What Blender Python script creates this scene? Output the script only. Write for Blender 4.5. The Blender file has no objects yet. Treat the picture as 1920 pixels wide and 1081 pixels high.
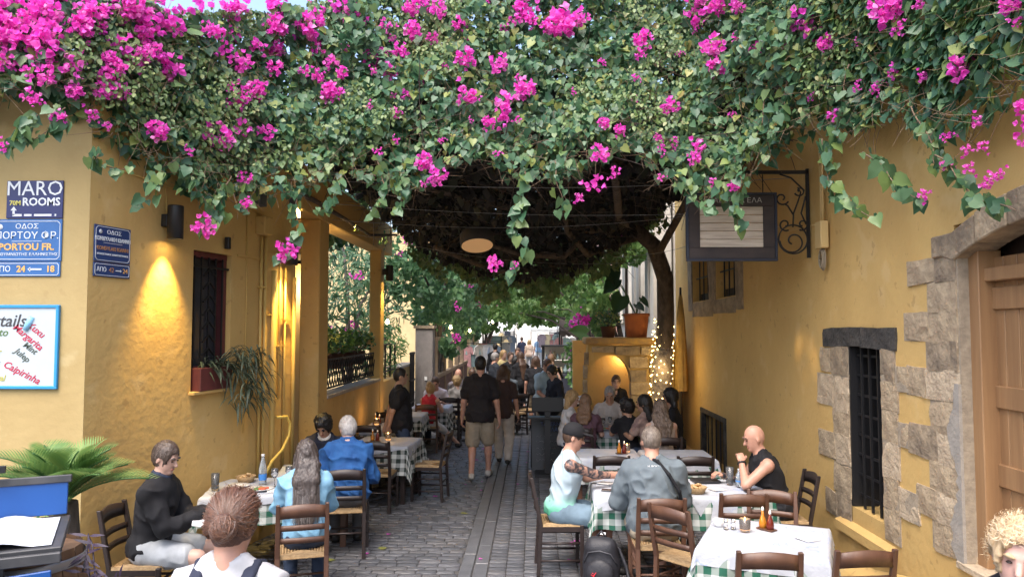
import bpy, bmesh, math, random
import numpy as np
from mathutils import Vector, Matrix
PI = math.pi
R = math.radians
random.seed(7)
rng = np.random.default_rng(7)
S = bpy.context.scene
COL = S.collection

# ------------------------------------------------------------------ camera, sky, sun, exposure
cam_d = bpy.data.cameras.new('camera')
cam_d.lens = 26.0
cam_d.sensor_width = 36.0
cam_d.clip_end = 400
cam = bpy.data.objects.new('camera', cam_d)
COL.objects.link(cam)
cam.location = (0, 0, 2.3)
cam.rotation_euler = (R(90 + 3.07), 0, R(1.652))
S.camera = cam
SUN_EL, SUN_AZ = 61.0, 200.0        # degrees; azimuth clockwise from +Y (light comes from behind the viewer)
W = bpy.data.worlds.new('World')
S.world = W
W.use_nodes = True
wn = W.node_tree
sky = wn.nodes.new('ShaderNodeTexSky')
sky.sky_type = 'NISHITA'
sky.sun_disc = False
sky.sun_elevation = R(SUN_EL)
sky.sun_rotation = R(SUN_AZ)
sky.dust_density = 4.0
sky.air_density = 1.0
sky.ozone_density = 0.6
wn.nodes['Background'].inputs['Strength'].default_value = 0.15
wn.links.new(sky.outputs[0], wn.nodes['Background'].inputs['Color'])
sd = bpy.data.lights.new('sun', 'SUN')
sd.energy = 0.9
sd.angle = R(40)
sd.color = (1.0, 0.97, 0.93)
sun = bpy.data.objects.new('sun', sd)
COL.objects.link(sun)
sdir = Vector((math.sin(R(SUN_AZ)) * math.cos(R(SUN_EL)), math.cos(R(SUN_AZ)) * math.cos(R(SUN_EL)), math.sin(R(SUN_EL))))
sun.rotation_euler = (-sdir).to_track_quat('-Z', 'Y').to_euler()
sun.location = sdir * 30
S.view_settings.view_transform = 'Standard'
S.view_settings.look = 'None'
S.view_settings.exposure = 1.66
S.view_settings.gamma = 1.0
S.cycles.max_bounces = 6
S.cycles.diffuse_bounces = 4
S.cycles.glossy_bounces = 3
S.cycles.transmission_bounces = 6
S.cycles.transparent_max_bounces = 8
S.cycles.use_denoising = True
S.cycles.sample_clamp_indirect = 4.0
S.cycles.caustics_reflective = False
S.cycles.caustics_refractive = False

# ------------------------------------------------------------------ materials
MATS = {}
def mat(name, col, rough=0.6, col2=None, scale=6.0, stretch=(1, 1, 1), bump=0.0, bscale=30.0, metal=0.0, emit=None, es=0.0,
        trans=0.0, translu=0.0, attr=None, detail=5.0, lo=0.35, hi=0.65, alpha=None, spec=0.5, bdist=0.01, bstretch=None):
    if name in MATS:
        return MATS[name]
    m = bpy.data.materials.new(name)
    m.use_nodes = True
    nt = m.node_tree
    b = nt.nodes['Principled BSDF']
    b.inputs['Base Color'].default_value = (*col, 1)
    b.inputs['Roughness'].default_value = rough
    b.inputs['Metallic'].default_value = metal
    b.inputs['Specular IOR Level'].default_value = spec
    if trans:
        b.inputs['Transmission Weight'].default_value = trans
        b.inputs['IOR'].default_value = 1.45
    tc = None
    def coords(st):
        tcn = nt.nodes.new('ShaderNodeTexCoord')
        mp = nt.nodes.new('ShaderNodeMapping')
        mp.inputs['Scale'].default_value = st
        nt.links.new(tcn.outputs['Object'], mp.inputs['Vector'])
        return mp.outputs['Vector']
    csock = None
    if attr:
        at = nt.nodes.new('ShaderNodeAttribute')
        at.attribute_name = attr
        cr = nt.nodes.new('ShaderNodeValToRGB')
        cs = col2
        cr.color_ramp.elements[0].color = (*cs[0], 1)
        cr.color_ramp.elements[0].position = 0.0
        cr.color_ramp.elements[1].color = (*cs[-1], 1)
        cr.color_ramp.elements[1].position = 1.0
        for i in range(1, len(cs) - 1):
            e = cr.color_ramp.elements.new(i / (len(cs) - 1))
            e.color = (*cs[i], 1)
        nt.links.new(at.outputs['Fac'], cr.inputs['Fac'])
        csock = cr.outputs['Color']
    elif col2 is not None:
        nz = nt.nodes.new('ShaderNodeTexNoise')
        nz.inputs['Scale'].default_value = scale
        nz.inputs['Detail'].default_value = detail
        nz.inputs['Roughness'].default_value = 0.6
        nt.links.new(coords(stretch), nz.inputs['Vector'])
        cr = nt.nodes.new('ShaderNodeValToRGB')
        cr.color_ramp.elements[0].color = (*col, 1)
        cr.color_ramp.elements[0].position = lo
        cr.color_ramp.elements[1].color = (*col2, 1)
        cr.color_ramp.elements[1].position = hi
        nt.links.new(nz.outputs['Fac'], cr.inputs['Fac'])
        csock = cr.outputs['Color']
    if csock is not None:
        nt.links.new(csock, b.inputs['Base Color'])
    if bump:
        nb = nt.nodes.new('ShaderNodeTexNoise')
        nb.inputs['Scale'].default_value = bscale
        nb.inputs['Detail'].default_value = 6
        nt.links.new(coords(bstretch or stretch), nb.inputs['Vector'])
        bp = nt.nodes.new('ShaderNodeBump')
        bp.inputs['Strength'].default_value = bump
        bp.inputs['Distance'].default_value = bdist
        nt.links.new(nb.outputs['Fac'], bp.inputs['Height'])
        nt.links.new(bp.outputs['Normal'], b.inputs['Normal'])
    if emit:
        b.inputs['Emission Color'].default_value = (*emit, 1)
        b.inputs['Emission Strength'].default_value = es
    if translu:
        out = nt.nodes['Material Output']
        tr = nt.nodes.new('ShaderNodeBsdfTranslucent')
        mx = nt.nodes.new('ShaderNodeMixShader')
        mx.inputs[0].default_value = translu
        if csock is not None:
            nt.links.new(csock, tr.inputs['Color'])
        else:
            tr.inputs['Color'].default_value = (*col, 1)
        nt.links.new(b.outputs[0], mx.inputs[1])
        nt.links.new(tr.outputs[0], mx.inputs[2])
        nt.links.new(mx.outputs[0], out.inputs['Surface'])
    MATS[name] = m
    return m

# ------------------------------------------------------------------ object helpers
def link(o, parent=None):
    COL.objects.link(o)
    if parent is not None:
        o.parent = parent
    return o
def tag(o, label=None, cat=None, group=None, kind=None):
    if label: o['label'] = label
    if cat: o['category'] = cat
    if group: o['group'] = group
    if kind: o['kind'] = kind
    return o
def empty(name, loc=(0, 0, 0), rz=0.0, label=None, cat=None, group=None):
    o = bpy.data.objects.new(name, None)
    o.location = loc
    o.rotation_euler = (0, 0, rz)
    o.empty_display_size = 0.1
    link(o)
    return tag(o, label, cat, group)
def copy_tree(o, parent=None):
    c = o.copy()
    link(c, parent)
    for ch in list(o.children):
        copy_tree(ch, c)
    return c
def np_mesh(name, V, F, m=None, parent=None, smooth=False, attr=None, mats=None, midx=None):
    """V (n,3), F (k,3|4) arrays -> one mesh object"""
    me = bpy.data.meshes.new(name)
    V = np.asarray(V, dtype=np.float32)
    F = np.asarray(F, dtype=np.int32)
    k, w = F.shape
    me.vertices.add(len(V)); me.vertices.foreach_set('co', V.ravel())
    me.loops.add(k * w); me.loops.foreach_set('vertex_index', F.ravel())
    me.polygons.add(k)
    me.polygons.foreach_set('loop_start', np.arange(0, k * w, w, dtype=np.int32))
    if smooth:
        me.polygons.foreach_set('use_smooth', np.ones(k, dtype=bool))
    for mm in (mats if mats else ([m] if m else [])):
        me.materials.append(mm)
    if midx is not None:
        me.polygons.foreach_set('material_index', np.asarray(midx, dtype=np.int32))
    if attr is not None:
        for an, av in attr.items():
            a = me.attributes.new(an, 'FLOAT', 'POINT')
            a.data.foreach_set('value', np.asarray(av, dtype=np.float32))
    me.update(calc_edges=True)
    me.validate()
    o = bpy.data.objects.new(name, me)
    link(o, parent)
    return o
class MB:
    """collects simple shapes into one mesh"""
    def __init__(s):
        s.v = []; s.f = []; s.sm = []
    def add(s, vs, fs, smooth=False):
        n = len(s.v)
        s.v += [tuple(v) for v in vs]
        s.f += [tuple(i + n for i in f) for f in fs]
        s.sm += [smooth] * len(fs)
        return s
    def box(s, c, d, rot=None, taper=1.0):
        hx, hy, hz = d[0] / 2, d[1] / 2, d[2] / 2
        vs = []
        for z in (-1, 1):
            t = taper if z > 0 else 1.0
            for x, y in ((-1, -1), (1, -1), (1, 1), (-1, 1)):
                p = Vector((x * hx * t, y * hy * t, z * hz))
                if rot is not None: p = rot @ p
                vs.append((p.x + c[0], p.y + c[1], p.z + c[2]))
        return s.add(vs, [(3, 2, 1, 0), (4, 5, 6, 7), (0, 1, 5, 4), (1, 2, 6, 5), (2, 3, 7, 6), (3, 0, 4, 7)])
    def bar(s, a, b, w, d, up=(0, 0, 1), w2=None, d2=None):
        a = Vector(a); b = Vector(b)
        t = (b - a).normalized()
        u = Vector(up)
        x = t.cross(u)
        if x.length < 1e-4: x = t.cross(Vector((1, 0, 0)))
        x.normalize(); y = x.cross(t)
        w2 = w2 or w; d2 = d2 or d
        vs = []
        for p, ww, dd in ((a, w, d), (b, w2, d2)):
            for i, j in ((-1, -1), (1, -1), (1, 1), (-1, 1)):
                vs.append(p + x * (i * ww / 2) + y * (j * dd / 2))
        return s.add(vs, [(3, 2, 1, 0), (4, 5, 6, 7), (0, 1, 5, 4), (1, 2, 6, 5), (2, 3, 7, 6), (3, 0, 4, 7)])
    def tube(s, pts, r, n=8, cap=True, closed=False):
        pts = [Vector(p) for p in pts]
        rs = r if isinstance(r, (list, tuple)) else [r] * len(pts)
        vs = []; fs = []
        nrm = None
        for i, p in enumerate(pts):
            t = (pts[min(i + 1, len(pts) - 1)] - pts[max(i - 1, 0)])
            if t.length < 1e-9: t = Vector((0, 0, 1))
            t.normalize()
            if nrm is None:
                nrm = t.cross(Vector((0.31, 0.2, 0.93)))
                if nrm.length < 0.1: nrm = t.cross(Vector((1, 0, 0)))
            nrm = (nrm - t * nrm.dot(t)).normalized()
            bn = t.cross(nrm)
            for k in range(n):
                a = 2 * PI * k / n
                vs.append(p + (nrm * math.cos(a) + bn * math.sin(a)) * rs[i])
        for i in range(len(pts) - 1):
            for k in range(n):
                k2 = (k + 1) % n
                fs.append((i * n + k, i * n + k2, (i + 1) * n + k2, (i + 1) * n + k))
        s.add(vs, fs, True)
        if cap:
            m = len(s.v) - len(vs)
            s.f += [tuple(m + k for k in reversed(range(n))), tuple(m + (len(pts) - 1) * n + k for k in range(n))]
            s.sm += [False, False]
        return s
    def lathe(s, prof, c=(0, 0, 0), n=20, smooth=True):
        vs = []; fs = []
        for r, z in prof:
            for k in range(n):
                a = 2 * PI * k / n
                vs.append((c[0] + r * math.cos(a), c[1] + r * math.sin(a), c[2] + z))
        for i in range(len(prof) - 1):
            for k in range(n):
                k2 = (k + 1) % n
                fs.append((i * n + k, i * n + k2, (i + 1) * n + k2, (i + 1) * n + k))
        s.add(vs, fs, smooth)
        return s
    def prism(s, poly, a, b):
        """poly: list of 2-D points; a,b: functions mapping (u,v)->3-D for the near and the far face"""
        n = len(poly)
        vs = [a(*p) for p in poly] + [b(*p) for p in poly]
        fs = [tuple(range(n)), tuple(reversed(range(n, 2 * n)))]
        for i in range(n):
            j = (i + 1) % n
            fs.append((j, i, n + i, n + j))
        return s.add(vs, fs)
    def build(s, name, m=None, parent=None, bevel=0.0, loc=None, rot=None):
        me = bpy.data.meshes.new(name)
        me.from_pydata(s.v, [], s.f)
        me.polygons.foreach_set('use_smooth', s.sm)
        if bevel:
            bm = bmesh.new(); bm.from_mesh(me)
            bmesh.ops.remove_doubles(bm, verts=bm.verts, dist=1e-5)
            bmesh.ops.recalc_face_normals(bm, faces=bm.faces)
            es = [e for e in bm.edges if len(e.link_faces) == 2 and e.calc_face_angle(0) > 0.6]
            bmesh.ops.bevel(bm, geom=es, offset=bevel, segments=1, affect='EDGES', profile=0.5)
            bm.to_mesh(me); bm.free()
        else:
            bm = bmesh.new(); bm.from_mesh(me)
            bmesh.ops.recalc_face_normals(bm, faces=bm.faces)
            bm.to_mesh(me); bm.free()
        if m: me.materials.append(m)
        o = bpy.data.objects.new(name, me)
        link(o, parent)
        if loc: o.location = loc
        if rot: o.rotation_euler = rot
        return o
def vnoise(P, seed=0):
    """cheap smooth value noise in numpy, P (n,3) -> 0..1"""
    P = np.asarray(P, dtype=np.float64)
    i = np.floor(P).astype(np.int64); f = P - i
    f = f * f * (3 - 2 * f)
    def h(a, b, c):
        n = (a * 374761393 + b * 668265263 + c * 2147483647 + seed * 974711) & 0x7fffffff
        n = ((n ^ (n >> 13)) * 1274126177) & 0x7fffffff
        return ((n ^ (n >> 16)) & 0xffff) / 65535.0
    r = 0
    for dx in (0, 1):
        for dy in (0, 1):
            for dz in (0, 1):
                w = (f[:, 0] if dx else 1 - f[:, 0]) * (f[:, 1] if dy else 1 - f[:, 1]) * (f[:, 2] if dz else 1 - f[:, 2])
                r = r + w * h(i[:, 0] + dx, i[:, 1] + dy, i[:, 2] + dz)
    return r
def text(body, size, m, parent, loc, rot=(PI / 2, 0, 0), name='lettering', ext=0.002, align='CENTER', bold=0.0, shear=0.0, sx=1.0):
    cu = bpy.data.curves.new(name, 'FONT')
    cu.body = body
    cu.size = size
    cu.extrude = ext
    cu.offset = bold
    cu.shear = shear
    cu.align_x = align
    cu.align_y = 'CENTER'
    cu.resolution_u = 2
    o = bpy.data.objects.new(name, cu)
    COL.objects.link(o)
    dg = bpy.context.evaluated_depsgraph_get()
    me = bpy.data.meshes.new_from_object(o.evaluated_get(dg))
    bpy.data.objects.remove(o)
    bpy.data.curves.remove(cu)
    me.materials.clear(); me.materials.append(m)
    t = bpy.data.objects.new(name, me)
    link(t, parent)
    t.location = loc
    t.rotation_euler = rot
    t.scale = (sx, 1, 1)
    return t

# ------------------------------------------------------------------ shared materials
M_YEL = mat('plaster_yellow', (0.64, 0.43, 0.155), 0.85, (0.56, 0.36, 0.125), 1.6, bump=0.35, bscale=14, bdist=0.02, detail=8, lo=0.3, hi=0.75)
def weather(m, dark, light):
    nt = m.node_tree; b = nt.nodes['Principled BSDF']; src = b.inputs['Base Color'].links[0].from_socket
    for sc, st, lo, hi, c, fac in ((1.0, (1.3, 1.3, 0.22), 0.54, 0.72, dark, 0.28), (2.6, (1, 1, 1), 0.60, 0.66, light, 0.35), (9.0, (1, 1, 1), 0.655, 0.69, dark, 0.45)):
        tc = nt.nodes.new('ShaderNodeTexCoord'); mp = nt.nodes.new('ShaderNodeMapping'); mp.inputs['Scale'].default_value = st; mp.inputs['Location'].default_value = (sc, 3.1, 1.7)
        nz = nt.nodes.new('ShaderNodeTexNoise'); nz.inputs['Scale'].default_value = sc; nz.inputs['Detail'].default_value = 7
        cr = nt.nodes.new('ShaderNodeValToRGB'); cr.color_ramp.elements[0].position = lo; cr.color_ramp.elements[1].position = hi; cr.color_ramp.elements[1].color = (fac, fac, fac, 1)
        mx = nt.nodes.new('ShaderNodeMix'); mx.data_type = 'RGBA'; mx.inputs[7].default_value = (*c, 1)
        nt.links.new(tc.outputs['Object'], mp.inputs[0]); nt.links.new(mp.outputs[0], nz.inputs['Vector']); nt.links.new(nz.outputs['Fac'], cr.inputs[0]); nt.links.new(cr.outputs[0], mx.inputs[0]); nt.links.new(src, mx.inputs[6]); src = mx.outputs[2]
    nt.links.new(src, b.inputs['Base Color'])
weather(M_YEL, (0.36, 0.22, 0.08), (0.68, 0.50, 0.24))
M_YELL = mat('plaster_pale_yellow', (0.45, 0.335, 0.15), 0.85, (0.40, 0.29, 0.125), 1.4, bump=0.3, bscale=16, bdist=0.015, detail=8)
weather(M_YELL, (0.38, 0.27, 0.12), (0.58, 0.47, 0.26))
M_CREAM = mat('plaster_cream', (0.68, 0.56, 0.36), 0.85, (0.62, 0.5, 0.3), 2, bump=0.2, bscale=20)
M_STONE = mat('stone', (0.50, 0.39, 0.255), 0.9, (0.31, 0.235, 0.155), 7, bump=0.9, bscale=26, bdist=0.02, detail=9)
M_STONE2 = mat('stone_dark', (0.38, 0.295, 0.195), 0.9, (0.20, 0.155, 0.11), 6, bump=0.9, bscale=24, bdist=0.02, detail=9)
M_STONE3 = mat('stone_pale', (0.58, 0.465, 0.32), 0.9, (0.40, 0.31, 0.215), 8, bump=0.9, bscale=30, bdist=0.02, detail=9)
M_CEM = mat('cement_patch', (0.30, 0.275, 0.24), 0.9, (0.38, 0.34, 0.29), 9, bump=0.6, bscale=40)
M_CHAR = mat('charred_stone', (0.03, 0.028, 0.027), 0.95, (0.075, 0.068, 0.06), 9, bump=0.9, bscale=30, bdist=0.02)
M_IRON = mat('black_iron', (0.018, 0.018, 0.02), 0.5, metal=0.3)
M_BLACK = mat('black_plastic', (0.015, 0.015, 0.017), 0.45)
M_DARKIN = mat('dark_interior', (0.02, 0.018, 0.017), 0.9)
M_WOODB = mat('wood_brown', (0.13, 0.062, 0.036), 0.45, (0.075, 0.035, 0.022), 5, stretch=(1, 1, 0.25), bump=0.15, bscale=60)
M_WOODD = mat('wood_dark', (0.035, 0.022, 0.019), 0.45, (0.02, 0.013, 0.012), 5, stretch=(1, 1, 0.25), bump=0.15, bscale=60)
M_DOOR = mat('wood_door', (0.36, 0.205, 0.095), 0.55, (0.25, 0.135, 0.062), 3.5, stretch=(3, 3, 0.18), bump=0.12, bscale=40)
M_RUSH = mat('rush', (0.42, 0.29, 0.15), 0.8, (0.30, 0.19, 0.09), 30, bump=0.5, bscale=90)
M_GLASS = mat('glass', (1, 1, 1), 0.02, trans=1.0)
M_WHITE = mat('white_paint', (0.78, 0.78, 0.78), 0.5)

# ================================================================== ground and street
M_GROUND = mat('ground_grey', (0.16, 0.155, 0.15), 0.85, (0.11, 0.105, 0.10), 3, bump=0.4, bscale=40)
g = MB().add([(-90, -60, -0.05), (90, -60, -0.05), (90, 160, -0.05), (-90, 160, -0.05)], [(0, 1, 2, 3)]).build('ground', M_GROUND)
tag(g, 'grey open ground under and around the alley', 'ground', kind='structure')
M_MORTAR = mat('mortar', (0.085, 0.08, 0.078), 0.9, (0.05, 0.048, 0.048), 5, bump=0.5, bscale=60)
M_PAVE = [mat('paver_%d' % i, c, 0.36, tuple(x * 0.68 for x in c), 9, bump=0.55, bscale=35, bdist=0.006)
          for i, c in enumerate([(0.130, 0.133, 0.148), (0.150, 0.152, 0.165), (0.112, 0.115, 0.128), (0.142, 0.140, 0.147)])]
street = MB().add([(-3.9, 0.5, -0.014), (2.98, 0.5, -0.014), (2.98, 27.0, -0.014), (-3.9, 27.0, -0.014)], [(0, 1, 2, 3)]).build('street', M_MORTAR)
tag(street, 'cobbled grey stone alley running between the taverna tables', 'street', kind='structure')
# far end of the street: pavers too small to tell apart
mfar = bpy.data.materials.new('paving_far'); mfar.use_nodes = True
nt = mfar.node_tree; bs = nt.nodes['Principled BSDF']
tcn = nt.nodes.new('ShaderNodeTexCoord'); br = nt.nodes.new('ShaderNodeTexBrick')
br.inputs['Scale'].default_value = 4.2
br.inputs['Color1'].default_value = (0.30, 0.29, 0.28, 1); br.inputs['Color2'].default_value = (0.24, 0.23, 0.225, 1)
br.inputs['Mortar'].default_value = (0.12, 0.115, 0.11, 1); br.inputs['Mortar Size'].default_value = 0.03
nt.links.new(tcn.outputs['Object'], br.inputs['Vector']); nt.links.new(br.outputs['Color'], bs.inputs['Base Color'])
bs.inputs['Roughness'].default_value = 0.6
fs_ = MB().add([(-6, 27.0, -0.004), (6, 27.0, -0.004), (6, 75, -0.004), (-6, 75, -0.004)], [(0, 1, 2, 3)]).build('pavement', mfar)
tag(fs_, 'pale paved far end of the alley by the shops', 'pavement', kind='structure')

def paver_mesh(seed, l, w, h=0.022, mi=0):
    rr = random.Random(seed)
    def ring(s, z, j):
        return [((x * l / 2 * s + rr.uniform(-j, j)), (y * w / 2 * s + rr.uniform(-j, j)), z) for x, y in ((-1, -1), (0, -1.03), (1, -1), (1.0, 0), (1, 1), (0, 1.03), (-1, 1), (-1.0, 0))]
    b = ring(1.0, -h, 0.004); m_ = ring(1.0, -0.0055, 0.004); t = ring(0.925, 0.0, 0.003)
    vs = b + m_ + t + [(0, 0, 0.001)]
    fs = []
    for k in range(8):
        k2 = (k + 1) % 8
        fs += [(k, k2, 8 + k2, 8 + k), (8 + k, 8 + k2, 16 + k2, 16 + k), (16 + k, 16 + k2, 24)]
    return vs, fs
PAVV = [paver_mesh(i, 0.196, 0.098) for i in range(8)]
PME = []
for i, (vs, fs) in enumerate(PAVV):
    me = bpy.data.meshes.new('paving_stone')
    me.from_pydata(vs, [], fs)
    me.polygons.foreach_set('use_smooth', [True] * len(fs))
    me.materials.append(M_PAVE[i % 4]); PME.append(me)
pl = []      # x, y, z, rot, sx, sy
rr = random.Random(3)
y = 3.2
row = 0
while y < 26.9:
    x = -3.55 + (0.1 if row % 2 else 0) + rr.uniform(-0.03, 0.03)
    while x < -0.78:
        l = rr.choice((0.17, 0.2, 0.2, 0.22))
        if x + l > -0.715: l = max(0.09, -0.715 - x)
        pl.append((x + l / 2, y + 0.05 * math.sin(x * 1.3 + 0.4) + rr.uniform(-0.003, 0.003), rr.uniform(-0.004, 0.003), rr.uniform(-0.03, 0.03), l / 0.205, 1.0))
        x += l
    y += 0.107; row += 1
cx_ = -0.435
ci = 0
while cx_ < 2.9:
    y = 3.2 + (0.05 if ci % 2 else 0)
    while y < 26.9:
        d = rr.choice((0.1, 0.11, 0.12))
        pl.append((cx_ + 0.085, y + d / 2, rr.uniform(-0.004, 0.003), rr.uniform(-0.03, 0.03), 0.166 / 0.2, d / 0.108))
        y += d
    cx_ += 0.172; ci += 1
# the nearest in view become stones of their own
def inview(p):
    return p[1] > 6.75 and -0.66 * p[1] < p[0] < 0.7 * p[1] and -2.3 < p[0] < 0.75
near = sorted([p for p in pl if inview(p)], key=lambda p: p[1])[:290]
nset = set(id(p) for p in near)
for p in near:
    o = bpy.data.objects.new('paving_stone', rr.choice(PME))
    link(o, street); o.location = (p[0], p[1], p[2]); o.rotation_euler = (0, 0, p[3]); o.scale = (p[4], p[5], 1)
for mi in range(4):
    V = []; F = []; n = 0
    T = [np.array(PAVV[mi][0]), np.array(PAVV[mi + 4][0])]
    FQ = [f if len(f) == 4 else (f[0], f[1], f[2], f[2]) for f in PAVV[0][1]]
    tri = []
    for f in PAVV[0][1]:
        tri += [(f[0], f[1], f[2])] + ([(f[0], f[2], f[3])] if len(f) == 4 else [])
    tri = np.array(tri)
    for i, p in enumerate(pl):
        if id(p) in nset or (i * 7 + i // 5) % 4 != mi: continue
        t = T[i % 2] * np.array([p[4], p[5], 1])
        c, s_ = math.cos(p[3]), math.sin(p[3])
        V.append(np.stack([t[:, 0] * c - t[:, 1] * s_ + p[0], t[:, 0] * s_ + t[:, 1] * c + p[1], t[:, 2] + p[2]], 1))
        F.append(tri + n); n += len(t)
    o = np_mesh('paving_stones', np.concatenate(V), np.concatenate(F), M_PAVE[mi], street, smooth=True)
    o['kind'] = 'stuff'
# drain line slabs
M_SLAB = mat('drain_slab', (0.130, 0.132, 0.142), 0.36, (0.095, 0.097, 0.105), 6, bump=0.4, bscale=40, bdist=0.006)
for x0, x1 in ((-0.705, -0.587), (-0.573, -0.445)):
    y = 3.3
    while y < 26:
        l = rr.uniform(0.6, 1.1)
        MB().box(((x0 + x1) / 2, y + l / 2, -0.012 + rr.uniform(-0.002, 0.002)), (x1 - x0, l - 0.006, 0.026)).build('drain_slab', M_SLAB, street, bevel=0.004)
        y += l

# ================================================================== walls
def wall_panel(name, P0, du, L, z0, z1, openings, thick, m, parent=None, nside=1, uz=None):
    """upright wall from P0 along du; openings = [(u0,u1,za,zb)], real depth with reveals; front normal = du x z * nside"""
    du = Vector(du).normalized(); P0 = Vector(P0)
    nrm = du.cross(Vector((0, 0, 1))) * nside
    us = sorted(set([0, L] + [o[0] for o in openings] + [o[1] for o in openings]))
    zs = sorted(set([z0, z1] + [o[2] for o in openings] + [o[3] for o in openings]))
    us = [u for u in us if 0 <= u <= L]; zs = [z for z in zs if z0 <= z <= z1]
    def P(u, z, d): return P0 + du * u - nrm * d + Vector((0, 0, z))
    mb = MB()
    def hole(u, z): return any(o[0] < u < o[1] and o[2] < z < o[3] for o in openings)
    for i in range(len(us) - 1):
        for j in range(len(zs) - 1):
            if hole((us[i] + us[i + 1]) / 2, (zs[j] + zs[j + 1]) / 2): continue
            for d in (0, thick):
                mb.add([P(us[i], zs[j], d), P(us[i + 1], zs[j], d), P(us[i + 1], zs[j + 1], d), P(us[i], zs[j + 1], d)], [(0, 1, 2, 3)])
    def side(a, b):
        mb.add([P(*a, 0), P(*b, 0), P(*b, thick), P(*a, thick)], [(0, 1, 2, 3)])
    for (a, b, c, d) in openings:
        if c > z0: side((a, c), (b, c))
        side((b, c), (b, d)); side((b, d), (a, d)); side((a, d), (a, c))
    side((0, z0), (0, z1)); side((L, z1), (L, z0)); side((0, z1), (L, z1))
    return mb.build(name, m, parent)
def rough(mb, name, m, parent, d, seed):
    me = bpy.data.meshes.new(name); me.from_pydata(mb.v, [], mb.f)
    bm = bmesh.new(); bm.from_mesh(me)
    bmesh.ops.recalc_face_normals(bm, faces=bm.faces)
    bmesh.ops.subdivide_edges(bm, edges=bm.edges[:], cuts=3, use_grid_fill=True)
    bmesh.ops.smooth_vert(bm, verts=bm.verts, factor=0.12, use_axis_x=True, use_axis_y=True, use_axis_z=True)
    co = np.array([v.co[:] for v in bm.verts])
    nz = np.stack([vnoise(co * 11 + seed * 3.7 + k * 19, k) for k in range(3)], 1) - 0.5
    for v, q in zip(bm.verts, nz): v.co += Vector(q * 0.022)
    bm.to_mesh(me); bm.free(); me.materials.append(m)
    o = bpy.data.objects.new(name, me); link(o, parent)
    return o
def stone(parent, c, d, m, seed, name='stone', rot=None):
    """rough block: bevelled box with pushed corners. c centre, d size"""
    r_ = random.Random(seed)
    mb = MB()
    nx, nz = 3, 3
    vs = []
    mb.box((0, 0, 0), d)
    for i, v in enumerate(mb.v):
        mb.v[i] = tuple(v[k] + (r_.uniform(-0.012, 0.018) if k else r_.uniform(-0.006, 0.004)) * (1 if v[k] > 0 else -1) for k in range(3))
    o = rough(mb, name, m, parent, d, seed)
    o.location = c
    if rot: o.rotation_euler = rot
    return o

# ---------------------------------------------------------------- right building (wall face at X = 2.95, normal -X)
RX = 2.95
rb = empty('right_building', (RX, 9, 0), label='ochre yellow plaster building with stone door surround along right side of alley', cat='building')
def loc_rb(o):
    o.parent = rb
    o.matrix_parent_inverse = Matrix.Translation((-RX, -9, 0))
    return o
# u runs along +Y from Y=1.0
o = wall_panel('wall', (RX, 1.0, 0), (0, 1, 0), 14.4, -0.05, 7.0,
               [(2.25, 4.25, 0.69, 3.02), (5.37, 6.06, 0.66, 2.16), (10.6, 12.1, 0.02, 0.84), (9.85, 11.0, 2.78, 3.58), (11.5, 12.75, 2.78, 3.58)], 0.45, M_YEL, None, nside=-1)
loc_rb(o)
loc_rb(MB().box((RX + 3.2, 8.2, 3.45), (5.4, 14.3, 7.0)).build('inner_mass', M_DARKIN))
# sloped plaster plinth at the wall foot
pv = []
for yy, zz, dx in ((4.4, 0.66, 0.55), (5.2, 0.60, 0.5), (5.9, 0.38, 0.38), (6.6, 0.22, 0.25), (7.6, 0.12, 0.14), (9.5, 0.08, 0.09), (15.38, 0.06, 0.06)):
    pv += [(RX - dx, yy, -0.03), (RX - dx * 0.55, yy, zz * 0.55), (RX - 0.004, yy, zz)]
pf = []
for i in range(6):
    for k in range(2):
        pf.append((i * 3 + k, i * 3 + 3 + k, i * 3 + 4 + k, i * 3 + 1 + k))
loc_rb(MB().add(pv, pf).build('plinth', M_YEL))
# stone quoins beside the door: alternating wide and narrow courses
zq = [0.69, 0.90, 1.10, 1.33, 1.55, 1.78, 2.0, 2.2, 2.42, 2.63, 2.80]
M_MORT2 = mat('mortar_beige', (0.40, 0.33, 0.24), 0.95, (0.28, 0.23, 0.17), 14, bump=0.6, bscale=50)
wq = [0.40, 0.62, 0.42, 0.70, 0.38, 0.72, 0.42, 0.74, 0.38, 0.66]
for i in range(10):
    h = zq[i + 1] - zq[i]; w = wq[i]
    ms_ = [M_STONE, M_STONE3, M_STONE, M_STONE3, M_STONE, M_STONE3, M_STONE2, M_STONE, M_STONE, M_STONE2]
    loc_rb(MB().box((RX + 0.097, 5.225 + w / 2, zq[i] + h / 2), (0.20 + 0.001 * (i % 2), w + 0.03, h)).build('mortar_bed', M_MORT2))
    if w > 0.5:     # a wide course is two blocks
        w1 = w * (0.42 + 0.1 * (i % 3))
        loc_rb(stone(None, (RX + 0.085, 5.225 + w1 / 2, zq[i] + h / 2), (0.20, w1, h + 0.004), ms_[i], 40 + i))
        loc_rb(stone(None, (RX + 0.085, 5.225 + w1 + (w - w1) / 2, zq[i] + h / 2 + 0.01), (0.20, w - w1, h + 0.004), ms_[(i + 3) % 10], 60 + i))
    else:
        loc_rb(stone(None, (RX + 0.085, 5.225 + w / 2, zq[i] + h / 2), (0.20, w, h + 0.004), ms_[i], 40 + i))
# cement smeared down the jamb edge, with a ragged border
rc_ = random.Random(12)
lz = [0.70 + 0.045 * k for k in range(28)]
poly = [(5.2115, 0.70)] + [(5.2115, lz[-1])] + [(5.285 + 0.05 * math.sin(z * 9) + rc_.uniform(0, 0.05), z) for z in reversed(lz)]
loc_rb(MB().prism(poly, lambda u, v: (RX - 0.0235, u, v), lambda u, v: (RX + 0.02, u, v)).build('cement_patch', M_CEM))
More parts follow.
